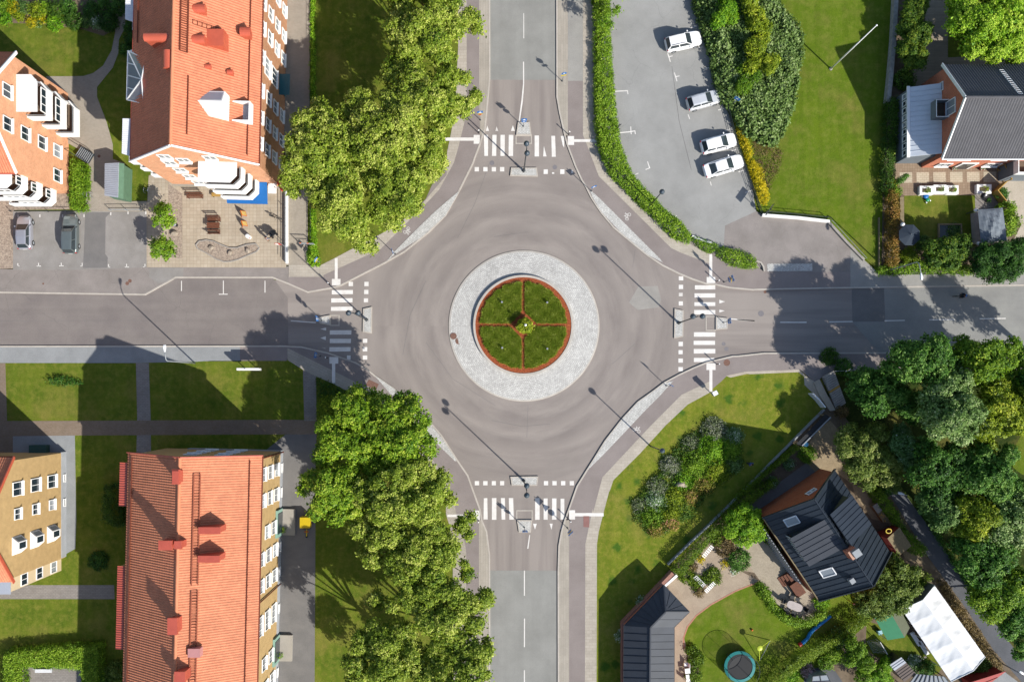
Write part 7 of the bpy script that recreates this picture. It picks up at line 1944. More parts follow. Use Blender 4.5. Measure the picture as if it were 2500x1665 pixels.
# ================================================================ PEOPLE AND BICYCLES
def skinned(name, verts, edges, radii, m, parent, root_i=0, sub=1):
    me = bpy.data.meshes.new(name); me.from_pydata([tuple(v) for v in verts], edges, []); me.materials.append(m)
    o = bpy.data.objects.new(name, me); COL.objects.link(o); o.parent = parent
    md = o.modifiers.new('skin', 'SKIN')
    if not me.skin_vertices: me.attributes
    for i, r in enumerate(radii):
        sv = me.skin_vertices[0].data[i]; sv.radius = (r, r); sv.use_root = (i == root_i)
    md.use_smooth_shade = True
    s = o.modifiers.new('sub', 'SUBSURF'); s.levels = sub; s.render_levels = sub
    return o


def person(label, loc, rz, pose, shirt, trousers, hair, group=None):
    """pose: joint -> local position (x forward, y left, z up)"""
    root = thing('person', label, 'person', loc, rz, group)
    J = {k: Vector(v) for k, v in pose.items()}
    V, E, R, idx = [], [], [], {}
    def add(k, p, r, par=None):
        idx[k] = len(V); V.append(p); R.append(r)
        if par is not None: E.append((idx[par], idx[k]))
    add('pelvis', J['pelvis'], .14); add('waist', J['pelvis'].lerp(J['chest'], .5), .125, 'pelvis'); add('chest', J['chest'], .15, 'waist'); add('neckb', J['chest'].lerp(J['head'], .42), .075, 'chest')
    add('neck', J['chest'].lerp(J['head'], .6), .055, 'neckb'); add('head', J['head'], .095, 'neck'); add('crown', J['head'] + (J['head'] - J['chest']).normalized() * .11, .07, 'head')
    fwd = J.get('face', Vector((1, 0, 0)))
    add('nose', J['head'] + fwd * .105 - Vector((0, 0, .015)), .018, 'head')
    for s in ('l', 'r'):
        add('sh' + s, J['sh' + s], .07, 'chest'); add('el' + s, J['el' + s], .048, 'sh' + s); add('wr' + s, J['wr' + s], .034, 'el' + s)
        d = (J['wr' + s] - J['el' + s]).normalized(); side = d.cross(Vector((0, 0, 1)))
        side = side.normalized() if side.length > .1 else Vector((0, 1, 0))
        add('palm' + s, J['wr' + s] + d * .06, .036, 'wr' + s)
        for f_, (o, l) in enumerate(((-.028, .07), (-.01, .085), (.01, .08), (.028, .06))):
            b_ = J['wr' + s] + d * .085 + side * o
            add(f'f{s}{f_}', b_, .011, 'palm' + s); add(f'g{s}{f_}', b_ + d * l * .55 - Vector((0, 0, .012)), .009, f'f{s}{f_}'); add(f'h{s}{f_}', b_ + d * l * .85 - Vector((0, 0, .035)), .008, f'g{s}{f_}')
        add(f'th{s}', J['wr' + s] + d * .04 + side * .045, .012, 'palm' + s); add(f'ti{s}', J['wr' + s] + d * .08 + side * .06, .009, f'th{s}')
        add('hip' + s, J['hip' + s], .095, 'pelvis'); add('kn' + s, J['kn' + s], .062, 'hip' + s); add('an' + s, J['an' + s], .042, 'kn' + s); add('toe' + s, J['toe' + s], .035, 'an' + s)
    skinned('body', V, E, R, MAT['skin'], root)
    T = lambda name, path, r, m: (MB().tube(path, r, 10)).build(name, m, root, smooth=True, world=False)
    P = J['pelvis']; C = J['chest']
    sk = MB(); sk.tube([P - Vector((0, 0, .02)), P.lerp(C, .5), C, C.lerp(J['head'], .42)], [.165, .155, .18, .09], 12)
    for s in ('l', 'r'): sk.tube([C.lerp(J['sh' + s], .4), J['sh' + s], J['sh' + s].lerp(J['el' + s], .6), J['el' + s], J['el' + s].lerp(J['wr' + s], .7)], [.09, .085, .068, .062, .05], 8)
    sk.build('jacket', shirt, root, smooth=True, world=False)
    tr = MB(); tr.tube([P + Vector((0, 0, .08)), P - Vector((0, 0, .06))], [.16, .165], 12)
    for s in ('l', 'r'): tr.tube([P.lerp(J['hip' + s], .7), J['hip' + s], J['kn' + s], J['an' + s] + Vector((0, 0, .02))], [.11, .112, .078, .06], 8)
    tr.build('trousers', trousers, root, smooth=True, world=False)
    for s in ('l', 'r'):
        T('shoe', [J['an' + s] - Vector((.03, 0, .03)), J['toe' + s] + Vector((.03, 0, 0))], [.055, .048], MAT['black'])
        e = J['head'] + fwd * .088 + Vector((-fwd.y, fwd.x, 0)) * (.034 if s == 'l' else -.034) + Vector((0, 0, .015)); MB().ball(e, .013, 8).build('eye', MAT['black'], root, world=False)
        e = J['head'] + Vector((-fwd.y, fwd.x, 0)) * (.098 if s == 'l' else -.098); MB().ball(e, .024, 8).build('ear', MAT['skin'], root, world=False)
    hb = MB(); hb.ball(J['head'] + (J['head'] - C).normalized() * .055 - fwd * .025, .118, 14, .85); hb.build('hair', hair, root, smooth=True, world=False)
    return root


STAND = dict(pelvis=(0, 0, .93), chest=(.02, 0, 1.32), head=(.05, 0, 1.62), shl=(.0, .19, 1.4), shr=(0, -.19, 1.4), ell=(.05, .24, 1.12), elr=(.05, -.24, 1.12), wrl=(.22, .2, .95), wrr=(.22, -.2, .95), hipl=(0, .1, .88), hipr=(0, -.1, .88),
             knl=(.06, .11, .5), knr=(0, -.11, .48), anl=(.0, .12, .08), anr=(-.12, -.11, .09), toel=(.16, .12, .04), toer=(.03, -.11, .04))
push = dict(STAND, ell=(.25, .24, 1.18), elr=(.25, -.24, 1.18), wrl=(.5, .2, 1.06), wrr=(.5, -.2, 1.06), chest=(.06, 0, 1.32), head=(.12, 0, 1.61))
cloth = lambda n, h: plain(n, h, .85, .15, 6)
dark_hair = cloth('dark_hair', '#3a2c26')
ps = D('p1', 1640, 1425, 1.3); ps.z = .12
person('person in a grey top with dark hair pushing the black pram across the plaza', ps, math.radians(35), push, cloth('grey_top', '#8d8f9c'), cloth('tan_trousers', '#c9a690'), dark_hair)
st_ = D('p1', 1775, 1345, .7); st_.z = .12
pr = thing('pram', 'black pram with raised hood standing on the plaza paving', 'pram', st_, math.radians(35))
MB().add([(x * .42, y * .24 * w, z) for x, w, z in ((-1, .9, .55), (1, .9, .55), (1, 1, .9), (-1, 1, .9)) for y in (-1, 1)], [(0, 1, 3, 2), (2, 3, 5, 4), (4, 5, 7, 6), (6, 7, 1, 0), (0, 2, 4, 6), (1, 7, 5, 3)]).build('carrycot', MAT['black'], pr, world=False, bevel=.05)
mb = MB(); n = 8
vs = [(-.1 + .38 * math.cos(a), y, .86 + .32 * math.sin(a)) for y in (-.27, .27) for a in [math.pi * i / n * .6 for i in range(n + 1)]]
mb.add(vs, [(i, i + 1, n + 2 + i, n + 1 + i) for i in range(n)]); mb.build('hood', MAT['black'], pr, world=False)
MB().box((-.18, 0, .93), (.4, .3, .06)).build('blanket', cloth('grey_blanket', '#8fa0a4'), pr, world=False, bevel=.02)
MB().tube([(-.42, .2, .85), (-.75, .2, 1.05), (-.75, -.2, 1.05), (-.42, -.2, .85)], .02, 6).build('handle', MAT['dark_metal'], pr, world=False)
for x_ in (-.3, .32):
    for y_ in (-.25, .25): MB().tube([(x_, y_ - .025, .14), (x_, y_ + .025, .14)], .14, 12).build('wheel', MAT['rubber'], pr, world=False)
for y_ in (-.22, .22): MB().tube([(-.3, y_, .14), (.2, y_, .55)], .015, 6).build('chassis', MAT['grey_metal'], pr, world=False); MB().tube([(.32, y_, .14), (-.2, y_, .55)], .015, 6).build('chassis', MAT['grey_metal'], pr, world=False)


def bicycle(label, loc, rz, m, lean=0.0, name='bicycle'):
    root = thing(name, label, 'bicycle', loc, rz)
    root.rotation_euler = (lean, 0, rz)
    for x_ in (-.53, .53):
        mb = MB(); mb.tube([(x_ + .33 * math.cos(a), 0, .35 + .33 * math.sin(a)) for a in [2 * math.pi * i / 20 for i in range(21)]], .02, 6, cap=False); w = mb.build('wheel', MAT['rubber'], root, world=False)
        mb = MB()
        for i in range(8): mb.bar((x_, 0, .35), (x_ + .32 * math.cos(i * .785), 0, .35 + .32 * math.sin(i * .785)), .008)
        o = mb.build('spokes', MAT['grey_metal'], None); o.parent = w
    mb = MB()
    for a, b_ in (((-.53, 0, .35), (-.08, 0, .3)), ((-.08, 0, .3), (-.2, 0, .8)), ((-.53, 0, .35), (-.18, 0, .72)), ((-.18, 0, .74), (.36, 0, .82)), ((-.08, 0, .3), (.37, 0, .72)), ((.36, 0, .95), (.53, 0, .35))): mb.tube([a, b_], .022, 6)
    mb.build('frame', m, root, world=False)
    MB().tube([(.18, .27, .98), (.34, .12, 1.0), (.36, 0, .97), (.34, -.12, 1.0), (.18, -.27, .98)], .018, 6).build('handlebar', MAT['dark_metal'], root, world=False)
    MB().add([(-.34, -.09, .86), (-.34, .09, .86), (-.05, .03, .87), (-.05, -.03, .87), (-.34, -.09, .82), (-.34, .09, .82), (-.05, .03, .83), (-.05, -.03, .83)], [(0, 3, 2, 1), (4, 5, 6, 7), (0, 1, 5, 4), (1, 2, 6, 5), (2, 3, 7, 6), (3, 0, 4, 7)]).build('saddle', MAT['black'], root, world=False, bevel=.02)
    for y_, x_ in ((.1, -.02), (-.1, -.14)): MB().box((x_, y_ * 1.4, .3), (.09, .1, .025)).build('pedal', MAT['black'], root, world=False)
    MB().box((-.52, 0, .74), (.38, .13, .02)).build('carrier', MAT['dark_metal'], root, world=False)
    return root


q = D('p1', 1830, 1010, .5); q.z = .12
bicycle('black bicycle parked beside the plaza wall', q, math.radians(-20), MAT['black'], math.radians(12))
q = D('p8', 745, 985, .7); q.z = .01
bk = bicycle('black bicycle ridden along the shaded east road', q, math.radians(180), MAT['black'])
RIDE = dict(pelvis=(-.22, 0, .96), chest=(.0, 0, 1.3), head=(.12, 0, 1.56), shl=(.02, .18, 1.36), shr=(.02, -.18, 1.36), ell=(.2, .25, 1.14), elr=(.2, -.25, 1.14), wrl=(.22, .25, 1.04), wrr=(.22, -.25, 1.04), hipl=(-.2, .1, .92), hipr=(-.2, -.1, .92),
            knl=(.18, .13, .72), knr=(.1, -.13, .62), anl=(-.02, .14, .36), anr=(-.16, -.14, .38), toel=(.1, .14, .33), toer=(-.02, -.14, .34))
cy = person('person in dark clothes with a light blue backpack riding the bicycle on the east road', q, math.radians(180), RIDE, cloth('navy_jacket', '#2c3444'), cloth('dark_trousers', '#2f3136'), dark_hair)
mb = MB(); mb.box((-.22, 0, 1.26), (.2, .3, .42), 0, Matrix.Rotation(math.radians(30), 3, 'Y')); tag(mb.build('backpack', cloth('blue_pack', '#6a9ae0'), cy, world=False, bevel=.05))
q = D('r1', 1515, 95, 1.2); q.z = .1
person('person in a blue jacket standing in the shade beside the oval bed', q, math.radians(-60), STAND, cloth('blue_jacket', '#3f5f96'), cloth('blue_jeans', '#3a4458'), dark_hair)

# ================================================================ PLAZA FURNITURE
def slat_bench(label, c, rz, L=2.0, back=True, m='wood', grp=None, name='bench'):
    root = thing(name, label, 'bench', c, rz, grp)
    for i in range(3): MB().box((0, -.16 + i * .16, .45), (L, .13, .04)).build('seat_slat', MAT[m], root, world=False)
    if back:
        for i in range(2): MB().box((0, .3 + i * .04, .66 + i * .17), (L, .035, .13)).build('back_slat', MAT[m], root, world=False)
    for s in (-1, 1):
        mb = MB(); mb.bar((s * L * .4, -.2, 0), (s * L * .4, -.2, .43), .06); mb.bar((s * L * .4, .22, 0), (s * L * .4, .34, .86 if back else .43), .06); mb.bar((s * L * .4, -.2, .4), (s * L * .4, .26, .4), .05); mb.build('leg', MAT['dark_metal'], root, world=False)
    return root


v = lambda t, x, y, zz, z0=.12: (lambda p: Vector((p.x, p.y, z0)))(at(t, x, y, zz))
slat_bench('brown slatted bench against the brick gable', v('p1', 285, 625, .5), 0, 2.0)
slat_bench('pale tan bench beside the balcony stack', v('p1', 712, 595, .5), 0, 1.35, False, 'pale_wood')
slat_bench('dark brown bench on the upper side of the picnic table', v('p1', 650, 1070, .5), 0, 1.6, True, 'wood', 'benches of the picnic table')
slat_bench('dark brown bench on the lower side of the picnic table', v('p1', 650, 1300, .5), math.pi, 1.5, True, 'wood', 'benches of the picnic table')
c = v('p1', 636, 1182, .75); root = thing('picnic_table', 'dark brown slatted table between two benches on the plaza', 'table', c)
for i in range(5): MB().box((0, -.28 + i * .14, .73), (1.5, .13, .04)).build('table_slat', MAT['wood'], root, world=False)
for s in (-1, 1):
    for t in (-1, 1): MB().bar((s * .6, t * .25, 0), (s * .6, t * .22, .71), .07).build('leg', MAT['dark_metal'], root, world=False)
for lb, x, y in (('upper orange-framed pavement sign on the plaza', 1195, 962), ('lower orange-framed pavement sign on the plaza', 1210, 1155)):
    c = v('p1', x, y, .5); root = thing('pavement_sign', lb, 'pavement sign', c, math.radians(-72), 'folding pavement signs on the plaza')
    for s in (-1, 1):
        R = Matrix.Rotation(-s * .32, 3, 'X')
        mb = MB(); mb.box((0, s * -.17, .5), (.62, .03, 1.02), 0, R); bd = mb.build('board', MAT['orange'], root, world=False)
        mb = MB(); mb.box((0, s * -.17 - s * .014, .52), (.48, .03, .84), 0, R); o = mb.build('poster', plain('yellow_poster', '#f0cf7c', .6, .2, 4), None); o.parent = bd
c = v('p1', 1305, 1395, .6); root = thing('litter_bin', 'white round litter bin with a red mark on the plaza', 'bin', c)
MB().lathe([(.22, 0), (.25, .05), (.25, .85), (.21, .95)], c, 18).build('drum', MAT['white'], root); MB().lathe([(.22, .95), (.22, 1.0), (.05, 1.04)], c, 18).build('lid', MAT['white_metal'], root); MB().box(c + Vector((.15, -.19, .6)), (.16, .08, .24), .6).build('mark', MAT['red'], root)
c = v('b1', 1440, 500, .5); root = thing('litter_bin', 'small black bin beside the upper sapling', 'bin', c); MB().lathe([(.2, 0), (.24, .75), (.2, .8)], c, 14).build('drum', MAT['black'], root); MB().lathe([(.26, .76), (.26, .8), (.2, .84)], c, 14).build('rim', MAT['grey_metal'], root)


def boulder(label, c, sx, sy, sz, m='stone', name='boulder'):
    bm = bmesh.new(); bmesh.ops.create_icosphere(bm, subdivisions=3, radius=1)
    ph = [random.uniform(0, 6) for _ in range(4)]
    for w in bm.verts:
        k = 1 + .14 * math.sin(w.co.x * 3 + ph[0]) * math.sin(w.co.y * 3.3 + ph[1]) + .09 * math.sin(w.co.z * 5 + ph[2] + w.co.x * 2) + .04 * math.sin(w.co.y * 9 + ph[3])
        w.co = Vector((w.co.x * sx * k, w.co.y * sy * k, w.co.z * sz * k))
    me = bpy.data.meshes.new(name); bm.to_mesh(me); bm.free(); me.materials.append(MAT[m])
    o = bpy.data.objects.new(name, me); COL.objects.link(o); o.location = c; o.rotation_euler = (0, 0, random.uniform(0, 3))
    return tag(o, label, 'boulder')


bedp = pts('b1 1615,670 1640,640 1700,630 1760,640 1830,672 1890,695 1950,695 2030,668 2105,660 2135,695 2110,725 2040,755 1960,790 1900,805 1845,808 1780,785 1690,730 1630,700')
struct('stone_bed', MB().prism(bedp, 0, .2), GM['rubble']); struct('stone_bed_edge', MB().ribbon(bedp, .12, 0, .26, True), MAT['concrete'])
for lb, x, y, a in (('boulder at the left end of the plaza stone bed', 1735, 686, .32), ('flat boulder in the middle of the plaza stone bed', 1888, 730, .3), ('boulder at the right end of the plaza stone bed', 2035, 712, .36), ('brown boulder between the two saplings', 1430, 570, .42), ('yellowish stone under the lower sapling', 1353, 738, .28)):
    boulder(lb, D('b1', x, y, .25), a, a * .8, a * .7)
boulder('big pale boulder in the planted oval bed', D('c3', 1560, 1285, .5) + Vector((0, 0, -.1)), .75, .42, .55)
c = D('b1', 1410, 735, .3); root = thing('notice_plate', 'tilted grey notice plate beside the lower sapling', 'plate', (c.x, c.y, .12)); MB().box((c.x, c.y, .5), (.75, .4, .04), 0, Matrix.Rotation(.4, 3, 'X')).build('plate', MAT['grey_metal'], root); MB().tube([(c.x, c.y, .1), (c.x, c.y, .48)], .04, 6).build('post', MAT['dark_metal'], root)


def hoop_rack(label, tile, xs, y):
    a = at(tile, xs[0], y, .4); root = thing('bike_rack', label, 'bike rack', (a.x, a.y, .1))
    for x in xs:
        p = at(tile, x, y, .4); MB().tube([(p.x, p.y - .25, .1), (p.x, p.y - .25, .8), (p.x + .05, p.y, .95), (p.x, p.y + .25, .8), (p.x, p.y + .25, .1)], .025, 6).build('hoop', MAT['grey_metal'], root)
    MB().tube([at(tile, xs[0], y, .3) , at(tile, xs[-1], y, .3)], .025, 6).build('rail', MAT['grey_metal'], root)


hoop_rack('steel bike rack at the end of the green bush row', 'b1', (665, 695, 725, 755), 258)
hoop_rack('steel bike rack on the lawn strip beside the recycling shed', 'b1', (1190, 1225), 222)
P = [D('a1', 862, 1345, 2.5), D('a1', 1018, 1345, 2.5), D('b1', 1010, 290, 2.5), D('b1', 860, 262, 2.5)]
root = thing('recycling_shed', 'green boarded shed with a pale corrugated roof beside the lawn strip', 'shed', (P[0].x, P[3].y, .1))
cc = sum(P, Vector()) / 4
MB().prism([p.lerp(cc, .06) for p in P], 0, 2.35).build('wall', BM['green_wall'], root)
mb = MB(); g0, g1 = P[0].lerp(P[1], .8), P[3].lerp(P[2], .8)
seamed(mb, P[0] + Vector((0, 0, .05)), P[3] + Vector((0, 0, .05)), g1 + Vector((0, 0, .35)), g0 + Vector((0, 0, .35)), gap=.2, h=.05); mb.build('roof', BM['grey_sheet'], root)
mb = MB(); mb.quad(g0 + Vector((0, 0, .3)), g1 + Vector((0, 0, .3)), P[2] - Vector((0, 0, .1)), P[1] - Vector((0, 0, .1))); mb.build('roof_edge', BM['green_wall'], root)
root = thing('metal_stair', 'dark grating cellar stair with handrails at the left brick house', 'stair', D('a1', 690, 1250, .1))
A_, B_, C_, D_ = D('a1', 690, 1215), D('a1', 780, 1275), D('a1', 735, 1350), D('a1', 640, 1290)
mb = MB(); mb.prism([A_, B_, C_, D_], .1, .5); mb.build('grating', MAT['dark_metal'], root)
for i in range(8):
    mb = MB(); mb.bar(A_.lerp(B_, i / 7) + Vector((0, 0, .53)), D_.lerp(C_, i / 7) + Vector((0, 0, .53)), .06); mb.build('grating_bar', MAT['grey_metal'], root)
for a, b_ in ((D('a1', 590, 1160), B_), (D('a1', 560, 1240), C_)): MB().tube([a + Vector((0, 0, 1.0)), b_ + Vector((0, 0, 1.2)), b_ + Vector((0, 0, .4))], .04, 6).build('handrail', MAT['dark_metal'], root)

# ================================================================ GARDENS: NORTH-EAST
bx = LM['conifer']
for i, (lb, x0, x1, y0, y1) in enumerate((('left planter of the three white planters in a row', 512, 773, 592, 742), ('middle planter of the three white planters in a row', 777, 1022, 572, 720), ('right planter of the three white planters in a row', 1027, 1253, 582, 733), ('separate white planter next to the new timber fence', 1603, 1888, 562, 720))):
    P = [D('p7', x, y, .6) for x, y in ((x0, y1), (x1, y1), (x1, y0), (x0, y0))]; cc = sum(P, Vector()) / 4
    root = thing('planter', lb, 'planter', (cc.x, cc.y, .1), 0, 'white planters on the terrace edge')
    mb = MB(); mb.ribbon([p.lerp(cc, .18) for p in P], .28, .1, .62, True); mb.build('box', MAT['white'], root)
    MB().prism([p.lerp(cc, .3) for p in P], .1, .5).build('soil', GM['soil'], root)
    r_ = .34 if i != 1 else .3
    cl = lobe_cloud([(cc.x + (.05 if i != 1 else .1), cc.y, .72, r_)], .17, 8, .08, tint=.5, depth=.1, sq=.9)
    tag(foliage('box_ball', cl, 'hedge' if i != 3 else 'gold', None), f'clipped box ball growing in the {lb.split(" of ")[0] if i < 3 else "separate planter by the timber fence"}', 'shrub', 'clipped box balls')
for lb, x in (('flower pot with white blooms left of the house door', 1160), ('flower pot with white blooms right of the house door', 1695)):
    c = v('p7', x, 250, .4, .1); root = thing('flower_pot', lb, 'flower pot', c, 0, 'flower pots at the brick house door')
    MB().lathe([(.16, 0), (.25, .38), (.27, .42), (.22, .42)], c, 16).build('pot', plain('red_pot', '#9c3f34', .7, .15), root)
    foliage('flowers', lobe_cloud([(c.x, c.y, .6, .27)], .14, 7, .09, tint=.7), 'white_flower', root)
for lb, t, x, y in (('white globe garden light at the corner of the canvas gazebo', 'p7', 1575, 1050), ('white globe garden light beside the dark blue parasol', 'p7', 175, 1325), ('white globe garden light below the canvas gazebo', 'b4', 1975, 658)):
    c = v(t, x, y, 1.9, .1); root = thing('globe_light', lb, 'garden light', c, 0, 'white globe garden lights')
    MB().tube([c, c + Vector((0, 0, 1.75))], .035, 8).build('post', MAT['dark_metal'], root); MB().ball(c + Vector((0, 0, 1.95)), .24, 16).build('globe', MAT['white'], root, smooth=True)
cv = [D('b4', x, y, z) for x, y, z in ((1975, 378, 2.4), (2180, 362, 2.4), (2215, 630, 2.4), (2000, 650, 2.4))]
pk = D('b4', 2125, 520, 3.0); root = thing('gazebo', 'garden gazebo with a sagging grey canvas roof', 'gazebo', (cv[3].x, cv[3].y, .1))
n = 14; vs, fs = [], []
for i in range(n + 1):
    for j in range(n + 1):
        a, b_ = i / n, j / n
        p = cv[0].lerp(cv[1], a).lerp(cv[3].lerp(cv[2], a), b_); k = min(1, 2.1 * min(a, 1 - a, b_, 1 - b_) + .0)
        p.z += .55 * k + .07 * math.sin(a * 23 + b_ * 9) * k + .05 * math.sin(b_ * 31 - a * 12) * k - .06 * math.sin(math.pi * a) * (b_ in (0, 1))
        vs.append(p)
fs = [(i * (n + 1) + j, (i + 1) * (n + 1) + j, (i + 1) * (n + 1) + j + 1, i * (n + 1) + j + 1) for i in range(n) for j in range(n)]
MB().add(vs, fs).build('canvas', plain('grey_canvas', '#828c96', .8, .12, 2), root)
for p in cv: MB().tube([(p.x, p.y, .1), p], .04, 8).build('post', MAT['dark_metal'], root)
c = v('b4', 1415, 585, 2.3, .1); root = thing('parasol', 'dark blue octagonal parasol at the end of the timber rail', 'parasol', c)
o8 = [(c.x + 1.3 * math.cos(.39 + i * .785), c.y + 1.3 * math.sin(.39 + i * .785), 2.25) for i in range(8)]
mb = MB(); mb.add(o8 + [(c.x, c.y, 2.65)], [(i, (i + 1) % 8, 8) for i in range(8)]); mb.build('canopy', plain('navy_cloth', '#3a4654', .85, .1), root)
MB().tube([c, c + Vector((0, 0, 2.7))], .03, 8).build('pole', MAT['grey_metal'], root); MB().lathe([(.3, 0), (.3, .1), (.05, .14)], c, 14).build('foot', MAT['concrete'], root)
P = pts('b4 1657,497 1840,497 1842,620 1657,620', .3); struct('pond_water', MB().prism(P, 0, .16), NT('pond_water_surface').surf(alb('#2c3a36'), .05, .6)); tag(MB().ribbon(P, .16, 0, .34, True).build('pond_frame', MAT['old_wood']), 'square timber frame round the small garden pond', 'pond frame')
blob('water_plants', 'dark water plants filling the square pond', 'plant', 2330, 566, 20, .3, 'grey', tint=.25, spacing=.24, leaf=.12)
c = v('p7', 650, 790, .5, .1); root = thing('ride_toy', 'blue and green plastic ride-on toy on the small lawn', 'toy', c, .6)
MB().ball((0, .15, .34), .34, 14, .5).build('body', MAT['blue'], root, world=False, smooth=True); MB().ball((-.05, -.35, .26), .26, 12, .5).build('seat', plain('green_plastic', '#28a070', .4, .05), root, world=False, smooth=True)
MB().tube([(.3, .15, .3), (.1, .55, .45), (-.2, .45, .4)], .05, 6).build('handle', MAT['orange'], root, world=False)
for x_, y_ in ((-.3, -.55), (.2, -.6), (-.3, .3), (.35, .3)): MB().tube([(x_ - .05, y_, .12), (x_ + .05, y_, .12)], .12, 10).build('wheel', MAT['white'], root, world=False)
c = v('p7', 1708, 780, .5, .1); root = thing('barbecue', 'small dark barbecue beside the separate white planter', 'barbecue', c)
MB().lathe([(.05, .45), (.3, .6), (.34, .8), (.2, .95), (.05, 1.0)], c, 16).build('kettle', MAT['black'], root, smooth=True); MB().box(c + Vector((.1, 0, .97)), (.25, .2, .04)).build('cloth', MAT['white'], root)
for a in (0, 2.1, 4.2): MB().tube([c + Vector((.3 * math.cos(a), .3 * math.sin(a), 0)), c + Vector((.1 * math.cos(a), .1 * math.sin(a), .6))], .02, 6).build('leg', MAT['dark_metal'], root)
c = v('p7', 1825, 860, .4, .1); root = thing('plant_pot', 'dark plant pot in front of the new timber fence', 'flower pot', c); MB().lathe([(.2, 0), (.3, .4), (.24, .4)], c, 16).build('pot', MAT['black'], root); foliage('plant', lobe_cloud([(c.x, c.y, .5, .26)], .15, 7, .1, tint=.2), 'dark', root)

# ================================================================ GARDENS: SOUTH-EAST
def pitched(name, label, cat, W0, W1, E0, E1, R0, R1, ze, zr, m1, m2, wall_m, wh=None, open_=False):
    """two roof planes from traced eave and ridge ends"""
    w0, w1, e0, e1, r0, r1 = W0(ze), W1(ze), E0(ze), E1(ze), R0(zr), R1(zr)
    root = thing(name, label, cat, (w0.x, w0.y, .1))
    mb = MB(); seamed(mb, w1, w0, r0, r1, gap=9, th=.04); mb.build('roof', m1, root)
    mb = MB(); seamed(mb, e0, e1, r1, r0, gap=9, th=.04); mb.build('roof', m2, root)
    cc = (w0 + w1 + e0 + e1) / 4
    q = [p.lerp(cc, .04) for p in (w0, w1, e1, e0)]
    if open_:
        for p in q: MB().tube([(p.x, p.y, .1), (p.x, p.y, ze)], .04, 8).build('post', MAT['white_metal'], root)
    else:
        mb = MB(); mb.prism(q, 0, ze - .06)
        for a, b_, r in ((q[0], q[3], r0), (q[1], q[2], r1)): mb.add([Vector((a.x, a.y, ze - .06)), Vector((b_.x, b_.y, ze - .06)), r - Vector((0, 0, .08))], [(0, 1, 2)])
        mb.build('wall', wall_m, root)
    return root


F = lambda t, x, y: (lambda z: at(t, x, y, z))
# the big white party tent, cloth sagging between the frames
we0, we1, ee0, ee1, rr0, rr1 = D('r4', 757, 466, 2.3), D('r4', 1400, 1408, 2.3), D('r4', 1186, 152, 2.3), D('r4', 1848, 1085, 2.3), D('r4', 1035, 342, 3.5), D('r4', 1692, 1268, 3.5)
tent = thing('party_tent', 'big white pitched party tent with five bays beside the dark path', 'tent', (we0.x, we0.y, .1))
NU, NV = 60, 12
TW = plain('white_tent_cloth', '#f4f6f8', .6, .04, 1, g=1.45)
for a0, a1, nm in ((we0, we1, 'roof'), (ee0, ee1, 'roof')):
    vs = []
    for i in range(NU + 1):
        t = i / NU; bay_ = abs(math.sin(math.pi * t * 5))
        for j in range(NV + 1):
            s = j / NV; p = a0.lerp(a1, t).lerp(rr0.lerp(rr1, t), s)
            p.z -= .13 * bay_ * math.sin(math.pi * s * .9 + .15) + .02 * math.sin(s * 14 + t * 60) * math.sin(math.pi * s) + .015 * math.sin(t * 140 + s * 3) * (1 - s)
            vs.append(p)
    MB().add(vs, [(i * (NV + 1) + j, (i + 1) * (NV + 1) + j, (i + 1) * (NV + 1) + j + 1, i * (NV + 1) + j + 1) for i in range(NU) for j in range(NV)]).build(nm, TW, tent, smooth=True)
for a0, a1 in ((we0, we1), (ee0, ee1)):
    for i in range(6): p = a0.lerp(a1, i / 5); MB().tube([(p.x, p.y, .1), p], .04, 8).build('post', MAT['white_metal'], tent)
mb = MB(); mb.quad(ee0, ee1, Vector((ee1.x, ee1.y, .1)), Vector((ee0.x, ee0.y, .1))); mb.build('side_wall', TW, tent)
for a, b_, r in ((we0, ee0, rr0), (we1, ee1, rr1)):
    MB().tube([a, r, b_], .05, 8).build('gable_tube', MAT['white_metal'], tent)
mb = MB(); mb.add([we0, ee0, rr0, Vector((we0.x, we0.y, .1)), Vector((ee0.x, ee0.y, .1))], [(0, 1, 2), (3, 4, 1, 0)]); mb.build('gable_wall', plain('grey_tent_wall', '#9aa0a6', .7, .08), tent)
for lb, x, y, r_ in (('folded grey tent wall lying beside the party tent', 930, 860, .45), ('crumpled white tent cloth lying below the folded one', 1030, 975, .5)):
    P = [D('r4', x + dx, y + dy, .2) for dx, dy in ((-70, -90), (-20, -110), (90, 70), (40, 90))]; tag(MB().prism(P, .08, .3).build('tent_cloth', TW, bevel=.08), lb, 'cloth')
pitched('green_shelter', 'green pitched garden shelter between hedge and party tent', 'shelter', F('r4', 402, 578), F('r4', 570, 868), F('r4', 750, 490), F('r4', 862, 705), F('r4', 625, 532), F('r4', 795, 832), 2.1, 2.6, plain('green_roof_cloth', '#3c9468', .6, .1, 1.5), plain('olive_roof_cloth', '#72785f', .7, .1, 1.5), MAT['white'], None, True)
pitched('garden_shed', 'weathered timber garden shed with a red end wall near the navy house', 'shed', F('r2', 1705, 990), F('r2', 1880, 1270), F('r2', 1976, 862), F('r2', 2145, 1130), F('r2', 1800, 1022), F('r2', 1970, 1268), 2.0, 2.5, plain('dark_red_board', '#7c2f2a', .8, .12, 2), MAT['old_wood'], plain('red_board', '#9a3a30', .8, .12, 2))
c = D('r2', 1810, 912, 2.3); tag(MB().tube([(c.x + .32 * math.cos(a), c.y + .26 * math.sin(a), 2.42 + .03 * math.sin(a)) for a in [6.283 * i / 16 for i in range(17)]], .07, 6, cap=False).build('swim_ring', MAT['yellow']), 'yellow ring lying on the garden shed', 'ring')
P = pts('r2 1585,562 1652,515 1812,745 1750,795', .9); root = thing('log_pile', 'long covered log pile beside the sandy yard', 'log pile', (P[0].x, P[0].y, .1))
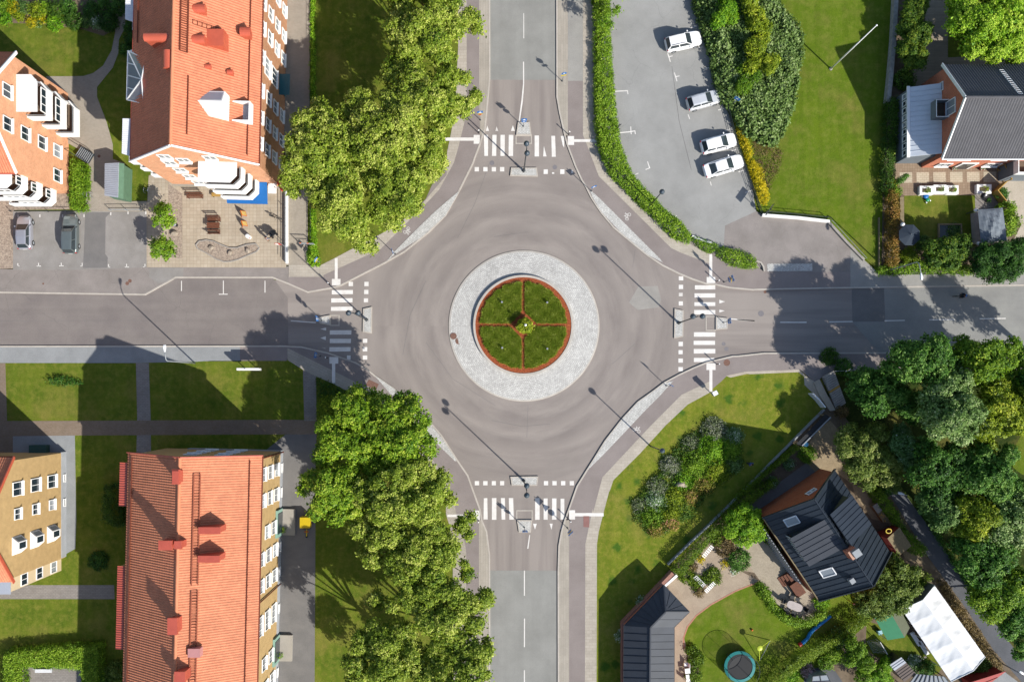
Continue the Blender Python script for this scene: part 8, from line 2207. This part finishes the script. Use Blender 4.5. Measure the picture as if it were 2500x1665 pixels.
cc = sum(P, Vector()) / 4; MB().prism(P, .05, .85).build('stack', MAT['old_wood'], root)
MB().prism([P[0], P[1], P[1].lerp(P[2], .45), P[0].lerp(P[3], .45)], .852, .95).build('cover', MAT['concrete'], root)
for i in range(26):
    t, s = random.uniform(.5, .97), random.uniform(.12, .88); a = P[0].lerp(P[3], t).lerp(P[1].lerp(P[2], t), s); d = Vector((random.uniform(-1, 1), random.uniform(-1, 1), 0)).normalized() * .14
    MB().tube([Vector((a.x, a.y, .9)) - d, Vector((a.x, a.y, .92)) + d], .06, 7).build('log', MAT['pale_wood' if i % 3 == 0 else 'old_wood'], root)
P = [D('r5', x, y, 2.3) for x, y in ((848, 1368), (1262, 945), (1335, 988), (925, 1398))]; root = thing('carport', 'narrow dark flat carport roof along the white boundary fence', 'carport', (P[0].x, P[0].y, .1))
MB().prism(P, 2.2, 2.32).build('roof', MAT['black'], root); MB().bar(P[2] + Vector((0, 0, .05)), P[3] + Vector((0, 0, .05)), .12, .2).build('edge', MAT['grey_metal'], root)
for p in P: q_ = p.lerp(sum(P, Vector()) / 4, .06); MB().tube([(q_.x, q_.y, 0), (q_.x, q_.y, 2.2)], .05, 8).build('post', MAT['old_wood'], root)
c = v('r5', 980, 1375, .8, .1); root = thing('barrel', 'bright blue barrel at the lower end of the carport', 'barrel', c); MB().lathe([(.25, 0), (.29, .2), (.29, .7), (.25, .88)], c, 16).build('drum', MAT['blue'], root); MB().lathe([(.27, .88), (.27, .93), (.05, .94)], c, 16).build('lid', plain('light_blue_lid', '#5ab0e0', .5, .05), root)
wall('timber_edge', 'weathered plank edge below the blue barrel', 'r5 945,1400 1020,1510 1080,1600', .15, .5, MAT['old_wood'])

cz, R_ = .9, 1.85
c = D('d3', 2040, 1440, cz); root = thing('trampoline', 'round trampoline with a turquoise edge and black safety net', 'trampoline', (c.x, c.y, .1))
MB().lathe([(.01, 0), (R_ - .3, 0), (R_ - .3, .01)], (c.x, c.y, cz - .03), 40).build('mat', MAT['black'], root)
mb = MB(); annulus(mb, Vector((c.x, c.y, 0)), R_ - .34, R_, cz + .03, cz, 40); mb.v = [(x, y, z if z > 0 else cz - .1) for x, y, z in mb.v]; mb.build('edge_pad', plain('turquoise_pad', '#2aa5a4', .5, .08), root)
for i in range(8):
    a = i * .785; x_, y_ = c.x + R_ * math.cos(a), c.y + R_ * math.sin(a)
    MB().tube([(x_, y_, .1), (x_, y_, 2.55)], .025, 6).build('pole', MAT['dark_metal'], root)
t = NT('safety_net'); tr = t.n('BsdfTransparent'); df = t.n('BsdfDiffuse'); df.inputs[0].default_value = (.01, .01, .012, 1); ms = t.n('MixShader', i_0=.3); t.l(tr.outputs[0], ms.inputs[1]); t.l(df.outputs[0], ms.inputs[2]); t.l(ms.outputs[0], t.out.inputs[0])
mb = MB(); n = 40; vs = [(c.x + R_ * .99 * math.cos(6.283 * i / n), c.y + R_ * .99 * math.sin(6.283 * i / n), z) for z in (cz, 2.5) for i in range(n)]; mb.add(vs, [(i, (i + 1) % n, (i + 1) % n + n, i + n) for i in range(n)]); mb.build('net', t.m, root)
MB().tube([(c.x + R_ * math.cos(6.283 * i / n), c.y + R_ * math.sin(6.283 * i / n), 2.52) for i in range(n + 1)], .03, 6, cap=False).build('top_ring', MAT['dark_metal'], root)
pa, pb, pc_ = D('d3', 2202, 1392, 0.1), D('d3', 2197, 1292, 1.6), D('d3', 2290, 1222, .1)
root = thing('swing_frame', 'lime green tubular play frame with an oval seat beside the trampoline', 'play frame', pa); LG = plain('lime_plastic', '#cfe04a', .4, .05)
MB().tube([pa, pb], .04, 8).build('leg', LG, root); MB().tube([pb, pc_], .04, 8).build('leg', LG, root); MB().tube([pa, pc_], .03, 8).build('base_tube', MAT['grey_metal'], root); MB().ball(pb + Vector((.05, .1, .05)), .36, 14, .3).build('seat', LG, root, smooth=True)
c = v('d3', 2140, 1138, .2, .1); tag(MB().ball(c + Vector((0, 0, .12)), .13, 14).build('ball', MAT['orange'], smooth=True), 'orange ball lying on the round lawn', 'ball')
tp = [D('r3', x, y, .25) + Vector((0, 0, .05)) for x, y in ((885, 700), (840, 745), (790, 780), (730, 830), (665, 885), (620, 935), (590, 995), (550, 1035), (515, 1060))]
root = thing('play_tunnel', 'long blue cloth play tunnel lying on the shaded lawn', 'play tunnel', (tp[0].x, tp[0].y, .1))
MB().tube([Vector((p.x, p.y, .32)) for p in tp], [.22, .2, .22, .2, .22, .22, .2, .21, .22], 12).build('tube', plain('blue_tunnel', '#2191d8', .6, .1, 3), root, smooth=True)
e1, e2 = tp[-1], D('r3', 480, 1085, .3); MB().tube([Vector((e1.x, e1.y, .33)), Vector((e2.x, e2.y, .33))], .25, 12).build('end_ring', MAT['red'], root)
mb = MB(); mb.tube([Vector((p.x + .12, p.y - .1, .18)) for p in tp[:5]], .16, 8); mb.build('lining', MAT['red'], root)
c = v('r3', 425, 580, .8, .106); root = thing('oval_table', 'grey oval garden table with rounded ends on the shaded patio', 'table', c, math.radians(-22))
ov = [(.95 * math.copysign(abs(math.cos(a)) ** .6, math.cos(a)), .48 * math.copysign(abs(math.sin(a)) ** .6, math.sin(a))) for a in [6.283 * i / 28 for i in range(28)]]
mb = MB(); mb.prism(ov, .7, .76); mb.build('table_top', plain('table_top', '#c4bab6', .5, .15, 4), root, world=False)
for x_ in (-.6, .6):
    for y_ in (-.28, .28): MB().tube([(x_, y_, 0), (x_ * .95, y_ * .95, .7)], .03, 6).build('leg', MAT['dark_metal'], root, world=False)
ch0 = None
for i, (dx, dy, a, w) in enumerate(((-.55, .85, 180, 'upper left'), (.15, .85, 180, 'upper middle'), (-.55, -.85, 0, 'lower left'), (.3, -.85, 0, 'lower right'), (-1.3, 0, -90, 'left end'), (1.3, .1, 90, 'right end'))):
    R2 = Matrix.Rotation(math.radians(-22), 2) @ Vector((dx, dy)); p_ = Vector((c.x + R2.x, c.y + R2.y, .106)); lb = f'dark garden chair at the {w} of the oval table' if 'end' in w else f'dark garden chair at the {w} side of the oval table'
    if ch0 is None:
        ch0 = thing('garden_chair', lb, 'chair', p_, math.radians(a - 22), 'chairs round the oval table')
        MB().box((0, 0, .42), (.5, .48, .05)).build('seat', MAT['black'], ch0, world=False, bevel=.02); MB().box((0, -.25, .72), (.5, .05, .55), 0, Matrix.Rotation(.2, 3, 'X')).build('backrest', MAT['black'], ch0, world=False, bevel=.02)
        for x_ in (-.22, .22):
            for y_ in (-.2, .2): MB().tube([(x_, y_, 0), (x_, y_, .42)], .02, 6).build('leg', MAT['dark_metal'], ch0, world=False)
    else: dup(ch0, p_, math.radians(a - 22), lb)
for lb, x, y in (('white garden chair at the top of the row beside the outbuilding', 1598, 1420), ('white garden chair at the bottom of the row beside the outbuilding', 1612, 1545)):
    c = v('d3', x, y, .4, .1); ch = thing('garden_chair', lb, 'chair', c, math.radians(90 if y < 1500 else -80), 'white garden chairs by the outbuilding')
    MB().box((0, 0, .42), (.5, .48, .05)).build('seat', MAT['white'], ch, world=False, bevel=.02); MB().box((0, -.25, .72), (.5, .05, .55), 0, Matrix.Rotation(.2, 3, 'X')).build('backrest', MAT['white'], ch, world=False, bevel=.02)
    for x_ in (-.22, .22):
        for y_ in (-.2, .2): MB().tube([(x_, y_, 0), (x_, y_, .42)], .02, 6).build('leg', MAT['white'], ch, world=False)
for lb, y, s in (('large square white garden table beside the outbuilding', 1470, .62), ('small square white side table beside the outbuilding', 1513, .4)):
    c = v('d3', 1607, y, .6, .1); tb = thing('garden_table', lb, 'table', c, .1); MB().box((0, 0, .68), (s, s * .95, .05)).build('table_top', MAT['white'], tb, world=False, bevel=.01)
    for x_ in (-1, 1):
        for y_ in (-1, 1): MB().tube([(x_ * s * .42, y_ * s * .4, 0), (x_ * s * .42, y_ * s * .4, .66)], .025, 6).build('leg', MAT['white'], tb, world=False)
g = [D('r3', x, y, 1.0) for x, y in ((1525, 1040), (1620, 1195))]; gb = [D('r3', x, y, .1) for x, y in ((1365, 1030), (1450, 1185))]
root = thing('goal', 'small white football goal with a net on the back lawn', 'goal', (g[0].x, g[0].y, .1))
for p in g: MB().tube([(p.x, p.y, .1), (p.x, p.y, 1.2)], .04, 8).build('goal_post', MAT['white'], root)
MB().tube([(g[0].x, g[0].y, 1.2), (g[1].x, g[1].y, 1.2)], .04, 8).build('crossbar', MAT['white'], root); MB().tube([(g[0].x, g[0].y, .12), gb[0], gb[1], (g[1].x, g[1].y, .12)], .025, 6).build('ground_bar', MAT['grey_metal'], root)
t = NT('goal_net'); tr = t.n('BsdfTransparent'); df = t.n('BsdfDiffuse'); df.inputs[0].default_value = (.5, .5, .5, 1); ms = t.n('MixShader', i_0=.16); t.l(tr.outputs[0], ms.inputs[1]); t.l(df.outputs[0], ms.inputs[2]); t.l(ms.outputs[0], t.out.inputs[0])
mb = MB(); mb.quad((g[0].x, g[0].y, 1.2), (g[1].x, g[1].y, 1.2), gb[1], gb[0]); mb.build('net', t.m, root)
c = v('r3', 1520, 912, .3, .1); root = thing('storage_box', 'light blue plastic box in front of the green shelter', 'box', c, .3); MB().box((0, 0, .25), (.45, .42, .5)).build('box', plain('light_blue_plastic', '#86c4d8', .5, .05), root, world=False, bevel=.02); MB().box((0, 0, .52), (.49, .46, .05)).build('lid', plain('pale_blue_lid', '#a0d4e4', .5, .05), root, world=False)
pa, pb = v('r3', 1100, 495, .1, .1), v('r3', 1185, 545, 1.6, .1); root = thing('garden_pole', 'thin red garden pole with a round top beside the navy house', 'pole', pb); MB().tube([pb, pb + Vector((0, 0, 1.7))], .04, 8).build('shaft', MAT['red'], root); MB().ball(pb + Vector((0, 0, 1.75)), .13, 12).build('cap', plain('rose_cap', '#d89a88', .6, .05), root, smooth=True)
for lb, x, y, a, L_ in (('white lattice trellis at the upper end of the gravel garden bed', 1772, 492, 50, 1.6), ('white lattice trellis in the lower gravel garden bed', 1705, 735, -45, 1.5), ('white lattice trellis at the lower right of the gravel garden bed', 1790, 785, 45, 1.4)):
    c = v('d3', x, y, .4, .1); tr_ = thing('trellis', lb, 'trellis', c, math.radians(a), 'white trellises in the gravel garden bed')
    mb = MB()
    for k in range(3): mb.bar((-L_ / 2, -.2 + k * .2, .45 + k * .06), (L_ / 2, -.2 + k * .2, .45 + k * .06), .05)
    for k in range(7): mb.bar((-L_ / 2 + L_ * k / 6, -.25, .46), (-L_ / 2 + L_ * k / 6, .25, .6), .05)
    mb.build('lattice', MAT['white'], tr_, world=False)
    for s in (-1, 1): MB().tube([(s * L_ * .45, 0, 0), (s * L_ * .45, 0, .5)], .03, 6).build('post', MAT['white'], tr_, world=False)
for i, (x, y) in enumerate(((862, 1080), (918, 1080), (992, 1080), (1065, 1090))):
    c = D('r4', x, y, .1); lb = ('first', 'second', 'third', 'fourth')[i] + ' pale stepping stone from the left below the party tent'
    tag(MB().prism([(c.x + .16 * math.cos(a), c.y + .14 * math.sin(a)) for a in (.3, 1.2, 2.3, 3.4, 4.4, 5.4)], .05, .13).build('stepping_stone', MAT['concrete']), lb, 'stone', 'stepping stones below the party tent')
P = [D('r4', x, y, 2.3) for x, y in ((600, 1192), (752, 1090), (942, 1300), (790, 1412))]; cc = sum(P, Vector()) / 4
root = thing('small_shed', 'small grey-roofed shed at the bottom edge left of the party tent', 'shed', (P[0].x, P[0].y, .1)); MB().prism([p.lerp(cc, .06) for p in P], 0, 2.2).build('wall', MAT['dark_metal'], root)
mb = MB(); seamed(mb, P[3], P[0].lerp(P[3], .35), P[1].lerp(P[2], .35), P[2], gap=.3); mb.build('roof', plain('brown_felt', '#7d716b', .85, .1, 2), root); mb = MB(); seamed(mb, P[0].lerp(P[3], .34), P[0], P[1], P[1].lerp(P[2], .34), gap=.25); mb.build('skylight', BM['grey_sheet'], root)
P = [D('r4', x, y, 2.4) for x, y in ((945, 1312), (1320, 1345), (1420, 1480), (800, 1500))]; cc = sum(P, Vector()) / 4
root = thing('glass_veranda', 'dark framed glass roof at the bottom edge beside the party tent', 'glass roof', (P[0].x, P[0].y, .1)); MB().prism(P, 2.3, 2.36).build('glazing', MAT['glass_light'], root)
for i in range(9):
    a, b_ = P[0].lerp(P[1], i / 8), P[3].lerp(P[2], i / 8); MB().bar(a + Vector((0, 0, .02)), b_ + Vector((0, 0, .02)), .07).build('bar', MAT['dark_metal'], root)
for p in P: q_ = p.lerp(cc, .05); MB().tube([(q_.x, q_.y, 0), (q_.x, q_.y, 2.3)], .05, 8).build('post', MAT['dark_metal'], root)
P = [D('r4', x, y, 2.4) for x, y in ((1640, 1425), (2122, 1272), (2122, 1560), (1640, 1560))]; P = [P[0], P[1], D('r4', 1900, 1440, 2.4), D('r4', 1700, 1560, 2.4)]; cc = sum(P, Vector()) / 4
root = thing('red_shed', 'corner of a red-roofed shed on the bottom edge right of the party tent', 'shed', (P[0].x, P[0].y, .1)); MB().prism([p.lerp(cc, .1) for p in P], 0, 2.2).build('wall', plain('red_planks', '#a8362e', .8, .1, 2), root); mb = MB(); seamed(mb, P[0], P[3], P[2], P[1], gap=.5); mb.build('roof', plain('red_roof_sheet', '#c0403a', .5, .1, 1), root)
P = [D('r3', x, y, 1.9) for x, y in ((660, 1490), (850, 1470), (930, 1640), (640, 1640))]; cc = sum(P, Vector()) / 4
root = thing('greenhouse', 'small dark-framed greenhouse at the bottom edge below the diagonal hedge', 'greenhouse', (cc.x, cc.y, .1)); MB().prism([p.lerp(cc, .03) for p in P], .1, 1.85).build('glazing', MAT['glass_light'], root)
for a, b_ in list(zip(P, P[1:] + P[:1])) + [(P[0].lerp(P[1], .5), P[3].lerp(P[2], .5)), (P[0].lerp(P[3], .5), P[1].lerp(P[2], .5))]: MB().bar(a, b_, .07).build('frame_bar', MAT['dark_metal'], root)
tag(MB().prism(pts('r3 520,1640 560,1480 660,1390 800,1350 950,1420 1050,1568 1050,1650'), .05, .108).build('grey_terrace', GM['dark_path']), kind='structure')
c = D('d1', 350, 1475, .6); root = thing('garden_bench', 'pale lattice bench on the hedged patio', 'bench', (c.x, c.y, .106))
for i in range(5): MB().box((c.x, c.y - .2 + i * .1, .45), (2.0, .07, .04)).build('seat_slat', MAT['white_metal'], root)
for s in (-.9, .9): MB().box((c.x + s, c.y, .28), (.07, .45, .34)).build('leg', MAT['grey_metal'], root)
MB().box((c.x, c.y + .28, .75), (2.0, .05, .3)).build('backrest', MAT['white_metal'], root)
for lb, x, y in (('potted box plant beside the lower entrance of the beige house', 1290, 1355), ('potted plant beside the upper entrance of the beige house', 310, 325)):
    t_ = 'd2' if x < 600 else 'd2'; xx = x if x < 600 else 285
    c = v(t_, xx, y, .4, .11); root = thing('flower_pot', lb, 'flower pot', c); MB().lathe([(.2, 0), (.28, .35), (.22, .36)], c, 14).build('pot', MAT['concrete'], root); foliage('plant', lobe_cloud([(c.x, c.y + .1, .6, .33)], .16, 7, .1, tint=.4), 'hedge', root)
# a tree off the top edge throws its shadow onto the north road pavement
tree('street tree just beyond the top edge beside the north road', 'lime', lobes('1500,-60,50 1470,-40,34 1530,-40,34 1490,-100,50 1450,-70,26'), 9, name='lime_tree', tint=.5)
